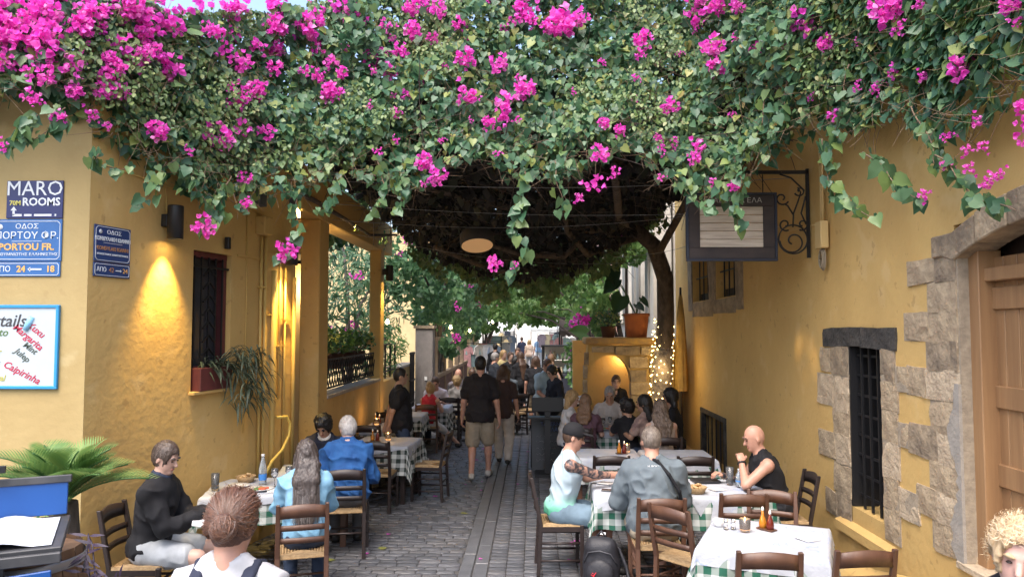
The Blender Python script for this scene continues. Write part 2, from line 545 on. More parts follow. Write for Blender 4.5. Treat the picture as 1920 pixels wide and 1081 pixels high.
# arch stones
def arch_in(t):   # t metres from the jamb (towards the viewer), 0..2
    return 2.77 + 0.19 * (1 - (t - 1.0) ** 2)
tt = [-0.26, 0.28, 0.62, 1.0, 1.38, 1.72, 2.26]
for i in range(6):
    a, b = tt[i] + 0.006, tt[i + 1] - 0.006
    ts = [a + (b - a) * k / 4 for k in range(5)]
    poly = [(5.25 - t, arch_in(min(max(t, 0), 2)) if 0 <= t <= 2 else 2.81) for t in ts] + [(5.25 - t, arch_in(min(max(t, 0), 2)) + 0.225 - (0.02 if 0 < i < 5 else 0.03)) for t in reversed(ts)]
    loc_rb(MB().prism(poly, lambda u, v: (RX - 0.028, u, v), lambda u, v: (RX + 0.2, u, v)).build('arch_stone', [M_STONE2, M_STONE, M_STONE2][i % 3], None, bevel=0.008))
# door: frame, leaves of boards, ledges
loc_rb(MB().box((RX + 0.15, 5.165, 1.76), (0.16, 0.13, 2.14)).build('door_frame', M_DOOR, None, bevel=0.006))
loc_rb(MB().box((RX + 0.16, 4.2, 2.66), (0.10, 1.88, 0.09)).build('door_frame', M_DOOR, None, bevel=0.006))
loc_rb(MB().box((RX + 0.17, 4.25, 0.675), (0.40, 2.1, 0.05)).build('door_sill', M_STONE3, None, bevel=0.006))
door = empty('door', (0, 0, 0)); door['label'] = 'varnished board door under the stone arch'; loc_rb(door)
yb = 5.14
k = 0
while yb > 3.35:
    w = random.uniform(0.125, 0.15)
    b = MB().box((RX + 0.20 + random.uniform(-0.0015, 0.0015), yb - w / 2, 1.74), (0.035, w - 0.005, 2.08)).build('board', M_DOOR, door, bevel=0.004)
    yb -= w
for z in (0.83, 1.32, 1.84, 2.5):
    MB().box((RX + 0.175, 4.6, z), (0.03, 1.08, 0.15)).build('ledge', M_DOOR, door, bevel=0.006)
loc_rb(MB().box((RX + 0.3, 4.2, 2.83), (0.03, 1.98, 0.36)).build('fanlight_panel', M_WOODD))
# window with stone surround
wl = [(7.04, 7.36, 0.46, 0.72, 1), (7.36, 7.64, 0.48, 0.70, 1), (7.04, 7.42, 0.72, 1.0, 0), (7.04, 7.38, 1.0, 1.28, 2), (7.38, 7.78, 1.02, 1.27, 0), (7.04, 7.40, 1.28, 1.52, 0), (7.04, 7.40, 1.52, 1.86, 2), (7.40, 7.80, 1.54, 1.84, 2), (7.04, 7.44, 1.86, 2.12, 1), (7.44, 7.70, 1.88, 2.10, 0),
      (6.12, 6.38, 0.55, 0.82, 0), (6.14, 6.38, 0.82, 1.08, 0), (6.10, 6.38, 1.08, 1.36, 2), (6.12, 6.38, 1.36, 1.62, 0), (6.10, 6.38, 1.62, 1.86, 0), (6.14, 6.38, 1.86, 2.12, 1),
      (5.82, 6.11, 0.80, 1.02, 2), (5.90, 6.10, 1.36, 1.54, 0), (5.92, 6.12, 1.80, 1.98, 0)]
for i, (a, b, c, d, mi) in enumerate(wl):
    loc_rb(MB().box((RX + 0.02, (a + b) / 2, (c + d) / 2), (0.040 + 0.0014 * i, b - a + 0.012, d - c + 0.012)).build('mortar_bed', M_MORT2))
    loc_rb(stone(None, (RX + 0.10, (a + b) / 2, (c + d) / 2), (0.23, b - a + 0.006, d - c + 0.006), [M_STONE, M_STONE2, M_STONE3][mi], 80 + i))
for i, (a, b) in enumerate(((6.1, 6.75), (6.76, 7.6))):
    loc_rb(stone(None, (RX + 0.10, (a + b) / 2, 2.22), (0.24, b - a, 0.17), M_CHAR, 120 + i, 'lintel'))
loc_rb(MB().add([(RX + 0.28, 6.38, 0.70), (RX + 0.28, 7.04, 0.70), (RX - 0.06, 7.30, 0.48), (RX - 0.06, 6.16, 0.48), (RX - 0.06, 7.30, 0.40), (RX - 0.06, 6.16, 0.40)], [(0, 1, 2, 3), (3, 2, 4, 5)]).build('splayed_sill', M_YEL))
M_PANE = mat('dark_pane', (0.03, 0.035, 0.045), 0.08, spec=0.6)
loc_rb(MB().box((RX + 0.34, 6.7, 1.41), (0.02, 0.68, 1.5)).build('pane', M_PANE))
loc_rb(MB().box((RX + 0.178, 7.028, 1.41), (0.36, 0.044, 1.49)).build('window_frame', M_IRON))  # black sheet laid over the whole far reveal
gr = empty('iron_grille', (0, 0, 0)); loc_rb(gr)
for yy in (6.40, 6.56, 6.72, 6.88):
    MB().box((RX + 0.05, yy, 1.40), (0.02, 0.02, 1.46)).build('bar', M_IRON, gr)
for z in np.linspace(0.78, 2.05, 8):
    MB().box((RX + 0.064, 6.71, z), (0.012, 0.68, 0.022)).build('crossbar', M_IRON, gr)
# low cellar window
loc_rb(MB().box((RX + 0.25, 12.35, 0.43), (0.03, 1.5, 0.84)).build('pane', M_PANE))
for (a, b, c, d) in ((11.5, 13.2, 0.84, 0.92), (11.5, 11.62, -0.03, 0.838), (13.08, 13.2, -0.03, 0.838)):
    loc_rb(MB().box((RX + 0.02, (a + b) / 2, (c + d) / 2), (0.09, b - a, d - c)).build('window_frame', M_CHAR, None, bevel=0.008))
for i in range(5):
    loc_rb(MB().box((RX + 0.04, 11.75 + i * 0.28, 0.42), (0.02, 0.02, 0.84)).build('bar', M_IRON))
# twin small windows with stone surround
for i, (a, b, c, d) in enumerate(((10.45, 10.84, 2.55, 3.7), (12.01, 12.49, 2.74, 3.7), (13.76, 14.1, 2.6, 3.7), (10.85, 12.2, 2.52, 2.765), (12.21, 13.75, 2.5, 2.765), (10.5, 14.0, 3.59, 3.8))):
    loc_rb(stone(None, (RX + 0.10, (a + b) / 2, (c + d) / 2), (0.24, b - a - 0.01, d - c - 0.01), M_STONE2, 160 + i))
for a, b in ((10.85, 12.0), (12.5, 13.75)):
    loc_rb(MB().box((RX + 0.33, (a + b) / 2, 3.18), (0.02, b - a, 0.78)).build('pane', mat('bright_pane', (0.35, 0.36, 0.38), 0.15)))
    loc_rb(MB().box((RX + 0.2, (a + b) / 2, 2.86), (0.10, b - a, 0.13)).build('flower_box', M_BLACK))
    for k in range(3):
        loc_rb(MB().box((RX + 0.06, a + (b - a) * (k + 1) / 4, 3.18), (0.02, 0.02, 0.8)).build('bar', M_IRON))
    loc_rb(MB().box((RX + 0.07, (a + b) / 2, 3.2), (0.015, b - a, 0.02)).build('crossbar', M_IRON))
# conduit box and coil of cable
M_YBOX = mat('painted_box', (0.62, 0.45, 0.2), 0.6)
cb = empty('cable_box', (2.93, 7.46, 3.2), label='yellow painted cable box with coiled wire on the right wall', cat='cable box')
MB().box((-0.04, 0, 0.03), (0.08, 0.16, 0.27)).build('box', M_YBOX, cb, bevel=0.008)
MB().tube([(-0.03, -0.02, 0.17), (-0.03, -0.02, 0.9)], 0.012, 6).build('conduit', M_YBOX, cb)
MB().tube([(-0.03, 0.03, 0.17), (-0.03, 0.03, 0.9)], 0.012, 6).build('conduit', M_YBOX, cb)
cl = MB()
for k in range(3):
    cl.tube([(-0.03 - 0.012 * k, 0.0 + (0.06 - 0.008 * k) * math.cos(a), -0.21 + (0.11 - 0.012 * k) * math.sin(a)) for a in np.linspace(0, 2 * PI, 20)], 0.008, 5)
cl.build('cable_coil', mat('cable', (0.30, 0.25, 0.18), 0.6), cb)

# ---------------------------------------------------------------- left corner building
A = Vector((-3.5, 5.7, 0)); B = Vector((-2.85, 8.76, 0))
dAB = (B - A); LAB = dAB.length; dAB.normalize()
nAB = Vector((dAB.y, -dAB.x, 0))          # towards the alley
angAB = math.atan2(dAB.y, dAB.x)
lb = empty('left_building', (-3.5, 5.7, 0), label='yellow corner building with barred window and wall lamps on left of alley', cat='building')
def loc_lb(o):
    o.parent = lb
    o.matrix_parent_inverse = Matrix.Translation((3.5, -5.7, 0))
    return o
loc_lb(wall_panel('wall', (-12, 5.7, 0), (1, 0, 0), 8.5, -0.05, 4.4, [], 0.35, M_YELL, None, nside=1))
u0, u1 = 1.26, 1.86     # window along the side wall
loc_lb(wall_panel('wall', A + Vector((0.0, 0.003, 0)), dAB, LAB, -0.05, 4.4, [(u0, u1, 1.70, 3.05)], 0.35, M_YEL, None, nside=1))
loc_lb(MB().box((-7.9, 7.9, 2.0), (8.0, 3.6, 4.1)).build('inner_mass', M_DARKIN))
def onAB(u, z, d=0.0):
    p = A + dAB * u + nAB * d
    return (p.x, p.y, z)
rotAB = (0, 0, angAB)
RAB = Matrix.Rotation(angAB, 3, 'Z')
def boxAB(name, u, z, d, size, m, parent=None, bevel=0.0):
    """box in the side wall's frame: u along, z up, d outward; size (along, out, up)"""
    o = MB().box((0, 0, 0), size).build(name, m, parent, bevel=bevel)
    o.location = onAB(u, z, d); o.rotation_euler = rotAB
    return o
M_MAROON = mat('maroon_frame', (0.13, 0.03, 0.03), 0.6, (0.09, 0.022, 0.022), 8)
uc = (u0 + u1) / 2
for (u, z, s) in ((uc, 3.02, (u1 - u0, 0.10, 0.06)), (u0 + 0.03, 2.43, (0.05, 0.10, 1.12)), (u1 - 0.03, 2.43, (0.05, 0.10, 1.12)), (uc, 1.90, (u1 - u0, 0.10, 0.06))):
    loc_lb(boxAB('window_frame', u, z, -0.10, s, M_MAROON, None, 0.004))
loc_lb(boxAB('pane', uc, 2.45, -0.17, (u1 - u0, 0.01, 1.1), mat('window_pane_left', (0.06, 0.065, 0.075), 0.05, spec=0.8)))
gl = empty('iron_grille'); loc_lb(gl)
for k in range(5):
    boxAB('bar', u0 + 0.08 + k * 0.11, 2.45, -0.045, (0.014, 0.014, 1.1), M_IRON, gl)
for k in range(7):
    z = 2.02 + k * 0.13
    for s in (-1, 1):
        mb = MB().bar((0, 0, 0), (s * 0.09, 0, -0.075), 0.02, 0.012)
        o = mb.build('chevron', M_IRON, gl); o.location = onAB(u0 + 0.30, z + 0.09, -0.035); o.rotation_euler = rotAB
boxAB('crossbar', uc, 2.9, -0.032, (u1 - u0, 0.012, 0.02), M_IRON, gl)
loc_lb(boxAB('sill', uc, 1.685, 0.0, (u1 - u0 + 0.05, 0.12, 0.03), M_YEL, None, 0.004))
# raised band over the window
loc_lb(boxAB('band', 2.4, 3.06, 0.006, (0.9, 0.03, 0.02), M_YEL))
# service pipes near the porch
M_PIPE = mat('pipe_yellow', (0.60, 0.41, 0.13), 0.5)
for (u, r_, za, zb, d) in ((2.36, 0.016, 0.5, 3.3, 0.03), (2.44, 0.018, 0.1, 3.35, 0.03), (2.60, 0.035, 0.3, 2.95, 0.04), (2.74, 0.016, 1.5, 3.3, 0.03), (2.86, 0.014, 0.6, 3.0, 0.03), (3.05, 0.022, 0.4, 2.9, 0.035)):
    mb = MB().tube([onAB(u, za, d), onAB(u, zb, d)], r_, 8)
    loc_lb(mb.build('pipe', M_PIPE))
for (u, z) in ((2.40, 2.75), (2.52, 2.45), (2.75, 2.1), (2.62, 1.5), (2.9, 2.4)):
    loc_lb(boxAB('pipe_clip', u, z, 0.03, (0.18, 0.03, 0.018), M_PIPE))
loc_lb(boxAB('junction_box', 2.36, 3.42, 0.06, (0.17, 0.12, 0.20), M_YEL, None, 0.01))
loc_lb(boxAB('trunking', 2.60, 1.7, 0.012, (0.24, 0.024, 2.9), M_YEL, None, 0.006))
hose = MB().tube([onAB(2.66, 1.30, 0.06), onAB(2.78, 1.30, 0.12), onAB(2.82, 1.22, 0.14), onAB(2.80, 1.08, 0.14), onAB(2.68, 0.94, 0.13), onAB(2.52, 0.84, 0.10), onAB(2.40, 0.72, 0.10)], 0.017, 8)
loc_lb(hose.build('hose', mat('hose_yellow', (0.72, 0.52, 0.12), 0.4)))
# grey vent boxes high on the wall
for (u, z, s) in ((2.30, 3.72, (0.13, 0.08, 0.18)), (3.02, 3.78, (0.12, 0.09, 0.2))):
    loc_lb(boxAB('meter_box', u, z, 0.045, s, mat('meter_grey', (0.09, 0.10, 0.11), 0.6), None, 0.006))

# ---------------------------------------------------------------- porch (X = -2.74 plane)
PX = -2.74
po = empty('porch', (PX, 9.5, 0), label='yellow columned porch with parapet and iron railing beside the left tables', cat='porch')
def loc_po(o):
    o.parent = po
    o.matrix_parent_inverse = Matrix.Translation((-PX, -9.5, 0))
    return o
loc_po(MB().box((PX - 0.125, 9.6, 1.85), (0.25, 0.42, 3.7)).build('column', M_YEL, None, bevel=0.012))
loc_po(MB().box((PX - 0.10, 13.35, 1.85), (0.20, 0.32, 3.7)).build('column', M_YEL, None, bevel=0.012))
loc_po(MB().box((PX - 0.14, 11.4, 3.98), (0.30, 5.6, 0.56)).build('beam', M_YEL, None, bevel=0.012))
loc_po(MB().box((PX - 0.11, 11.5, 0.68), (0.20, 3.38, 1.36)).build('parapet', M_YEL, None, bevel=0.01))
loc_po(MB().box((PX - 0.11, 11.5, 1.385), (0.26, 3.38, 0.05)).build('coping', mat('coping', (0.40, 0.37, 0.33), 0.8, (0.30, 0.28, 0.26), 9, bump=0.4), None, bevel=0.006))
loc_po(MB().box((PX - 2.2, 11.3, 4.3), (4.0, 5.6, 0.08)).build('ceiling', M_CREAM))
loc_po(MB().box((PX - 2.2, 11.3, 0.30), (3.9, 5.4, 0.6)).build('porch_floor', mat('porch_tiles', (0.36, 0.32, 0.27), 0.6, (0.30, 0.26, 0.22), 6)))
loc_po(MB().box((PX - 0.15, 9.12, 0.28), (0.28, 0.52, 0.60)).build('step', M_YEL, None, bevel=0.01))
loc_po(MB().box((PX - 0.95, 12.4, 2.2), (0.12, 3.6, 4.1)).build('inner_wall', M_CREAM)) if False else None
loc_po(MB().add([(-3.2, 10.4, 0.6), (-3.9, 14.0, 0.6), (-3.9, 14.0, 4.2), (-3.2, 10.4, 4.2)], [(0, 1, 2, 3)]).build('inner_wall', M_CREAM)) if False else None
loc_po(MB().box((-3.52, 10.05, 2.4), (0.74, 0.12, 3.7)).build('inner_wall', M_CREAM))
# railing: frame bars and crossed lattice
rail = empty('railing'); loc_po(rail)
MB().box((PX - 0.11, 11.5, 1.47), (0.025, 3.3, 0.025)).build('rail', M_IRON, rail)
MB().box((PX - 0.11, 11.5, 1.86), (0.025, 3.3, 0.025)).build('rail', M_IRON, rail)
for k in range(24):
    yy = 9.95 + k * 0.135
    MB().bar((PX - 0.10, yy, 1.47), (PX - 0.10, yy + 0.20, 1.86), 0.014, 0.012).build('lattice_bar', M_IRON, rail)
    MB().bar((PX - 0.118, yy + 0.20, 1.47), (PX - 0.118, yy, 1.86), 0.014, 0.012).build('lattice_bar', M_IRON, rail)
# garden wall beyond the porch
gw = empty('garden_wall', (PX, 15.5, 0), label='low yellow garden wall with stepped end beyond the porch', cat='wall')
o = MB().box((-0.15, -0.9, 0.66), (0.24, 2.2, 1.32)).build('wall', M_YEL, gw, bevel=0.01)
o = MB().box((-0.25, 1.2, 0.72), (0.24, 2.0, 1.44)).build('wall', M_YELL, gw, bevel=0.01)
MB().box((-0.25, 1.2, 1.46), (0.30, 2.04, 0.05)).build('coping', MATS['coping'], gw)
grl = empty('garden_railing', (PX - 0.15, 14.6, 1.32), label='black iron railing on the low garden wall', cat='railing')
for k in range(4):
    MB().box((0, -0.7 + k * 0.5, 0.33), (0.03, 0.03, 0.66)).build('bar', M_IRON, grl)
MB().box((0, 0.05, 0.66), (0.03, 1.6, 0.03)).build('rail', M_IRON, grl)
MB().box((0, 0.05, 0.14), (0.025, 1.6, 0.025)).build('rail', M_IRON, grl)

# ================================================================== chairs
def chair_proto(wood, rush):
    t = {}
    parts = []
    # local frame: faces +Y, origin on the floor under the seat centre
    w, d, sh, bh = 0.42, 0.40, 0.46, 0.90
    def tilt(z): return -d / 2 - max(0, z - sh) * 0.20 - max(0, sh - z) * 0.06
    for sx in (-1, 1):
        x = sx * (w / 2 - 0.02)
        mb = MB()
        zs = [0.0, 0.46, 0.70, 0.90]
        vs = []
        for z in zs:
            hw = 0.019 if z < 0.9 else 0.015
            yy = tilt(z)
            vs += [(x * (1.0 if z > 0.4 else 1.0) - hw, yy - 0.017, z), (x + hw, yy - 0.017, z), (x + hw, yy + 0.017, z), (x - hw, yy + 0.017, z)]
        fs = [(3, 2, 1, 0), (12, 13, 14, 15)]
        for i in range(3):
            for k in range(4):
                k2 = (k + 1) % 4
                fs.append((i * 4 + k, i * 4 + k2, i * 4 + 4 + k2, i * 4 + 4 + k))
        mb.add(vs, fs)
        parts.append(('back_post', mb, wood, 0.004))
        mb = MB().bar((sx * (w / 2 - 0.005), d / 2 - 0.02, 0), (sx * (w / 2 - 0.005), d / 2 - 0.02, sh + 0.01), 0.036, 0.036, up=(0, 1, 0))
        parts.append(('leg', mb, wood, 0.004))
        for z in (0.14, 0.30):
            parts.append(('rung', MB().tube([(sx * (w / 2 - 0.012), d / 2 - 0.02, z), (sx * (w / 2 - 0.012), tilt(z), z)], 0.011, 6), wood, 0))
        parts.append(('seat_rail', MB().bar((sx * (w / 2 - 0.012), d / 2 - 0.02, sh - 0.03), (sx * (w / 2 - 0.012), tilt(sh), sh - 0.03), 0.024, 0.045), wood, 0))
    for z in (0.20, 0.36):
        parts.append(('rung', MB().tube([(-w / 2, d / 2 - 0.02, z), (w / 2, d / 2 - 0.02, z)], 0.011, 6), wood, 0))
    parts.append(('rung', MB().tube([(-w / 2 + 0.02, tilt(0.25), 0.25), (w / 2 - 0.02, tilt(0.25), 0.25)], 0.011, 6), wood, 0))
    # slats: curved in plan; the crest is taller with a bowed top edge
    for z, hh, crest in ((0.60, 0.045, 0), (0.705, 0.045, 0), (0.835, 0.105, 1)):
        mb = MB(); n = 8
        vs = []
        for i in range(n + 1):
            q = i / n; x = -w / 2 + 0.03 + (w - 0.06) * q
            bow = 0.022 * math.sin(PI * q)
            yy = tilt(z) - bow
            zt = z + hh / 2 + (0.022 * math.sin(PI * q) - 0.008 if crest else 0.004 * math.sin(PI * q))
            zb = z - hh / 2 + (0.012 * math.sin(PI * q) if crest else 0.004 * math.sin(PI * q))
            vs += [(x, yy - 0.008 - 0.02 * (zb - z), zb), (x, yy + 0.008 - 0.02 * (zb - z), zb), (x, yy + 0.008 - 0.2 * (zt - z), zt), (x, yy - 0.008 - 0.2 * (zt - z), zt)]
        fs = [(0, 1, 2, 3), (4 * n + 3, 4 * n + 2, 4 * n + 1, 4 * n)]
        for i in range(n):
            for k in range(4):
                k2 = (k + 1) % 4
                fs.append((4 * i + k, 4 * i + 4 + k, 4 * i + 4 + k2, 4 * i + k2))
        mb.add(vs, fs, True)
        parts.append(('crest_slat' if crest else 'slat', mb, wood, 0))
    # rush seat: cords wound towards the centre from four sides
    mb = MB()
    n = 9
    for i in range(n):
        q0 = i / n; q1 = (i + 0.9) / n
        hx0, hy0 = (w / 2 - 0.004) * (1 - q0), (d / 2 - 0.004) * (1 - q0)
        hx1, hy1 = (w / 2 - 0.004) * (1 - q1), (d / 2 - 0.004) * (1 - q1)
        zo = sh + 0.012 - 0.012 * q0
        hm = ((hx0 + hx1) / 2, (hy0 + hy1) / 2)
        ring = lambda a, b, z: [(-a, -b, z), (a, -b, z), (a, b, z), (-a, b, z)]
        vs = ring(hx0, hy0, zo - 0.006) + ring(hm[0], hm[1], zo + 0.004) + ring(hx1, hy1, zo - 0.006)
        if i == 0: vs = ring(hx0, hy0, zo - 0.03) + vs[4:]
        fs = []
        for l in range(2):
            for k in range(4):
                k2 = (k + 1) % 4
                fs.append((l * 4 + k, l * 4 + k2, l * 4 + 4 + k2, l * 4 + 4 + k))
        mb.add(vs, fs)
    mb.add([(-w / 2, -d / 2, sh - 0.012), (w / 2, -d / 2, sh - 0.012), (w / 2, d / 2, sh - 0.012), (-w / 2, d / 2, sh - 0.012)], [(0, 1, 2, 3)])
    parts.append(('rush_seat', mb, rush, 0))
    root = empty('wooden_chair', (0, 0, 0))
    for nm, mb, m, bv in parts:
        mb.build(nm, m, root, bevel=bv)
    return root
CH = {}
def chair(label, loc, face, wood='dark', tilt=None, group='taverna chairs around the tables'):
    if wood not in CH:
        CH[wood] = (chair_proto(M_WOODD if wood == 'dark' else M_WOODB, M_RUSH), [False])
    pr, used = CH[wood]
    o = pr if not used[0] else copy_tree(pr)
    used[0] = True
    o.location = (loc[0], loc[1], 0.0)
    o.rotation_euler = (0, 0, math.atan2(face[1], face[0]) - PI / 2)
    if tilt: o.rotation_euler = (tilt, 0, o.rotation_euler[2])
    return tag(o, label, 'chair', group)

# ================================================================== tables and cloths
def check_mat(name, c1, c2, sq=0.055):
    m = bpy.data.materials.new(name); m.use_nodes = True
    nt = m.node_tree; b = nt.nodes['Principled BSDF']; b.inputs['Roughness'].default_value = 0.85
    uv = nt.nodes.new('ShaderNodeUVMap'); sp = nt.nodes.new('ShaderNodeSeparateXYZ')
    nt.links.new(uv.outputs[0], sp.inputs[0])
    outs = []
    for ax in (0, 1):
        a = nt.nodes.new('ShaderNodeMath'); a.operation = 'DIVIDE'; a.inputs[1].default_value = sq * 2
        nt.links.new(sp.outputs[ax], a.inputs[0])
        fr = nt.nodes.new('ShaderNodeMath'); fr.operation = 'FRACT'; nt.links.new(a.outputs[0], fr.inputs[0])
        gt = nt.nodes.new('ShaderNodeMath'); gt.operation = 'GREATER_THAN'; gt.inputs[1].default_value = 0.5
        nt.links.new(fr.outputs[0], gt.inputs[0]); outs.append(gt)
    ad = nt.nodes.new('ShaderNodeMath'); ad.operation = 'ADD'
    nt.links.new(outs[0].outputs[0], ad.inputs[0]); nt.links.new(outs[1].outputs[0], ad.inputs[1])
    hv = nt.nodes.new('ShaderNodeMath'); hv.operation = 'MULTIPLY'; hv.inputs[1].default_value = 0.5
    nt.links.new(ad.outputs[0], hv.inputs[0])
    cr = nt.nodes.new('ShaderNodeValToRGB'); cr.color_ramp.interpolation = 'CONSTANT'
    mid = tuple((c1[i] + c2[i]) / 2 * 0.95 for i in range(3))
    cr.color_ramp.elements[0].color = (*c1, 1); cr.color_ramp.elements[1].color = (*c2, 1); cr.color_ramp.elements[1].position = 0.75
    e = cr.color_ramp.elements.new(0.25); e.color = (*mid, 1)
    nt.links.new(hv.outputs[0], cr.inputs[0]); nt.links.new(cr.outputs[0], b.inputs['Base Color'])
    return m
M_CHECK = check_mat('check_green', (0.48, 0.50, 0.48), (0.011, 0.09, 0.055))
M_CHECKB = check_mat('check_black', (0.52, 0.54, 0.52), (0.015, 0.028, 0.024))
M_PAPER = mat('paper_cloth', (0.44, 0.46, 0.50), 0.7, (0.38, 0.40, 0.45), 3, bump=0.7, bscale=9, bdist=0.02, lo=0.45, hi=0.6)
nt = M_PAPER.node_tree
_b = nt.nodes['Principled BSDF']; _src = _b.inputs['Base Color'].links[0].from_socket
_uv = nt.nodes.new('ShaderNodeUVMap'); _nz = nt.nodes.new('ShaderNodeTexNoise'); _nz.inputs['Scale'].default_value = 6.5; _nz.inputs['Detail'].default_value = 5
_cr = nt.nodes.new('ShaderNodeValToRGB'); _cr.color_ramp.elements[0].position = 0.485; _cr.color_ramp.elements[0].color = (0, 0, 0, 1)
_cr.color_ramp.elements[1].position = 0.525; _cr.color_ramp.elements[1].color = (0, 0, 0, 1)
_e = _cr.color_ramp.elements.new(0.505); _e.color = (0.75, 0.75, 0.75, 1)
_n2 = nt.nodes.new('ShaderNodeTexNoise'); _n2.inputs['Scale'].default_value = 3.0
_c2 = nt.nodes.new('ShaderNodeValToRGB'); _c2.color_ramp.elements[0].position = 0.48; _c2.color_ramp.elements[1].position = 0.56
_ml = nt.nodes.new('ShaderNodeMath'); _ml.operation = 'MULTIPLY'
_mx = nt.nodes.new('ShaderNodeMix'); _mx.data_type = 'RGBA'; _mx.inputs[7].default_value = (0.22, 0.32, 0.62, 1)
nt.links.new(_uv.outputs[0], _nz.inputs['Vector']); nt.links.new(_nz.outputs['Fac'], _cr.inputs[0]); nt.links.new(_uv.outputs[0], _n2.inputs['Vector']); nt.links.new(_n2.outputs['Fac'], _c2.inputs[0])
nt.links.new(_cr.outputs[0], _ml.inputs[0]); nt.links.new(_c2.outputs[0], _ml.inputs[1]); nt.links.new(_ml.outputs[0], _mx.inputs[0]); nt.links.new(_src, _mx.inputs[6]); nt.links.new(_mx.outputs[2], _b.inputs['Base Color'])
def cloth_sheet(name, tw, td, cs, rot, zt, m, ripple=0.02, n=44, off=0.004, seed=0):
    """square sheet of half size cs, turned by rot, lying on a tw x td top and hanging over its edges"""
    g_ = np.linspace(-cs, cs, n)
    U, Vv = np.meshgrid(g_, g_, indexing='ij')
    c, s_ = math.cos(rot), math.sin(rot)
    x = U * c - Vv * s_; y = U * s_ + Vv * c
    hx, hy = tw / 2 + off, td / 2 + off
    cx = np.clip(x, -hx, hx); cy = np.clip(y, -hy, hy)
    ox, oy = x - cx, y - cy
    L = np.hypot(ox, oy)
    dx, dy = ox / (L + 1e-9), oy / (L + 1e-9)
    ang = np.arctan2(y, x)
    rp = ripple * np.sin(ang * 13 + seed * 1.7) + ripple * 0.7 * np.sin(ang * 23 + seed)
    outw = 0.012 * np.clip(L / 0.03, 0, 1) + (0.10 + rp * 4.0) * np.clip(L, 0, 1) * 0.9
    both = (np.abs(ox) > 1e-6) & (np.abs(oy) > 1e-6)
    outw = outw + np.where(both, 0.10 * L, 0)
    X = cx + dx * outw; Y = cy + dy * outw
    Z = np.where(L > 0, -np.sqrt(np.maximum(L * L - (outw - 0.0) ** 2, 0.0)) , 0) + zt + off
    Z = Z + 0.0015 * np.sin(U * 17 + seed) * np.sin(Vv * 13)
    P = np.stack([X, Y, Z], -1).reshape(-1, 3)
    i = np.arange(n * n).reshape(n, n)
    F = np.stack([i[:-1, :-1], i[1:, :-1], i[1:, 1:], i[:-1, 1:]], -1).reshape(-1, 4)
    o = np_mesh(name, P, F, m, None, smooth=True)
    uvl = o.data.uv_layers.new(name='UVMap')
    uvs = np.stack([U, Vv], -1).reshape(-1, 2)[F.ravel()]
    uvl.data.foreach_set('uv', uvs.ravel().astype(np.float32))
    return o
def table(where, loc, rz, tw=0.78, td=0.78, drop=0.26, chk='green', paper=True, prot=0.0, psz=None, seed=0, wood='brown'):
    t = empty('dining_table', (loc[0], loc[1], 0), rz, 'square wooden taverna table ' + where, 'table', 'taverna tables')
    wm = M_WOODB if wood == 'brown' else M_WOODD
    MB().box((0, 0, 0.735), (tw, td, 0.028)).build('tabletop', wm, t, bevel=0.004)
    for sx in (-1, 1):
        for sy in (-1, 1):
            MB().box((sx * (tw / 2 - 0.06), sy * (td / 2 - 0.06), 0.36), (0.06, 0.06, 0.72)).build('leg', wm, t, bevel=0.004)
    for sx in (-1, 1):
        MB().box((sx * (tw / 2 - 0.06), 0, 0.68), (0.022, td - 0.18, 0.075)).build('apron', wm, t)
    for sy in (-1, 1):
        MB().box((0, sy * (td / 2 - 0.06), 0.68), (tw - 0.18, 0.022, 0.075)).build('apron', wm, t)
    c = cloth_sheet('tablecloth', tw, td, max(tw, td) / 2 + drop, 0, 0.750, M_CHECK if chk == 'green' else M_CHECKB, seed=seed)
    c.location = (loc[0], loc[1], 0); c.rotation_euler = (0, 0, rz)
    tag(c, 'green checked cloth on the table ' + where, 'tablecloth', 'checked tablecloths')
    if paper:
        p = cloth_sheet('paper_cover', tw, td, psz or max(tw, td) / 2 + 0.10, prot, 0.750, M_PAPER, ripple=0.01, off=0.010, seed=seed + 3)
        p.location = (loc[0], loc[1], 0); p.rotation_euler = (0, 0, rz)
        tag(p, 'white printed paper cover on the table ' + where, 'table cover', 'white paper table covers')
    return t
ZT = 0.7655      # top of a dressed table
def ctx(where, names): return
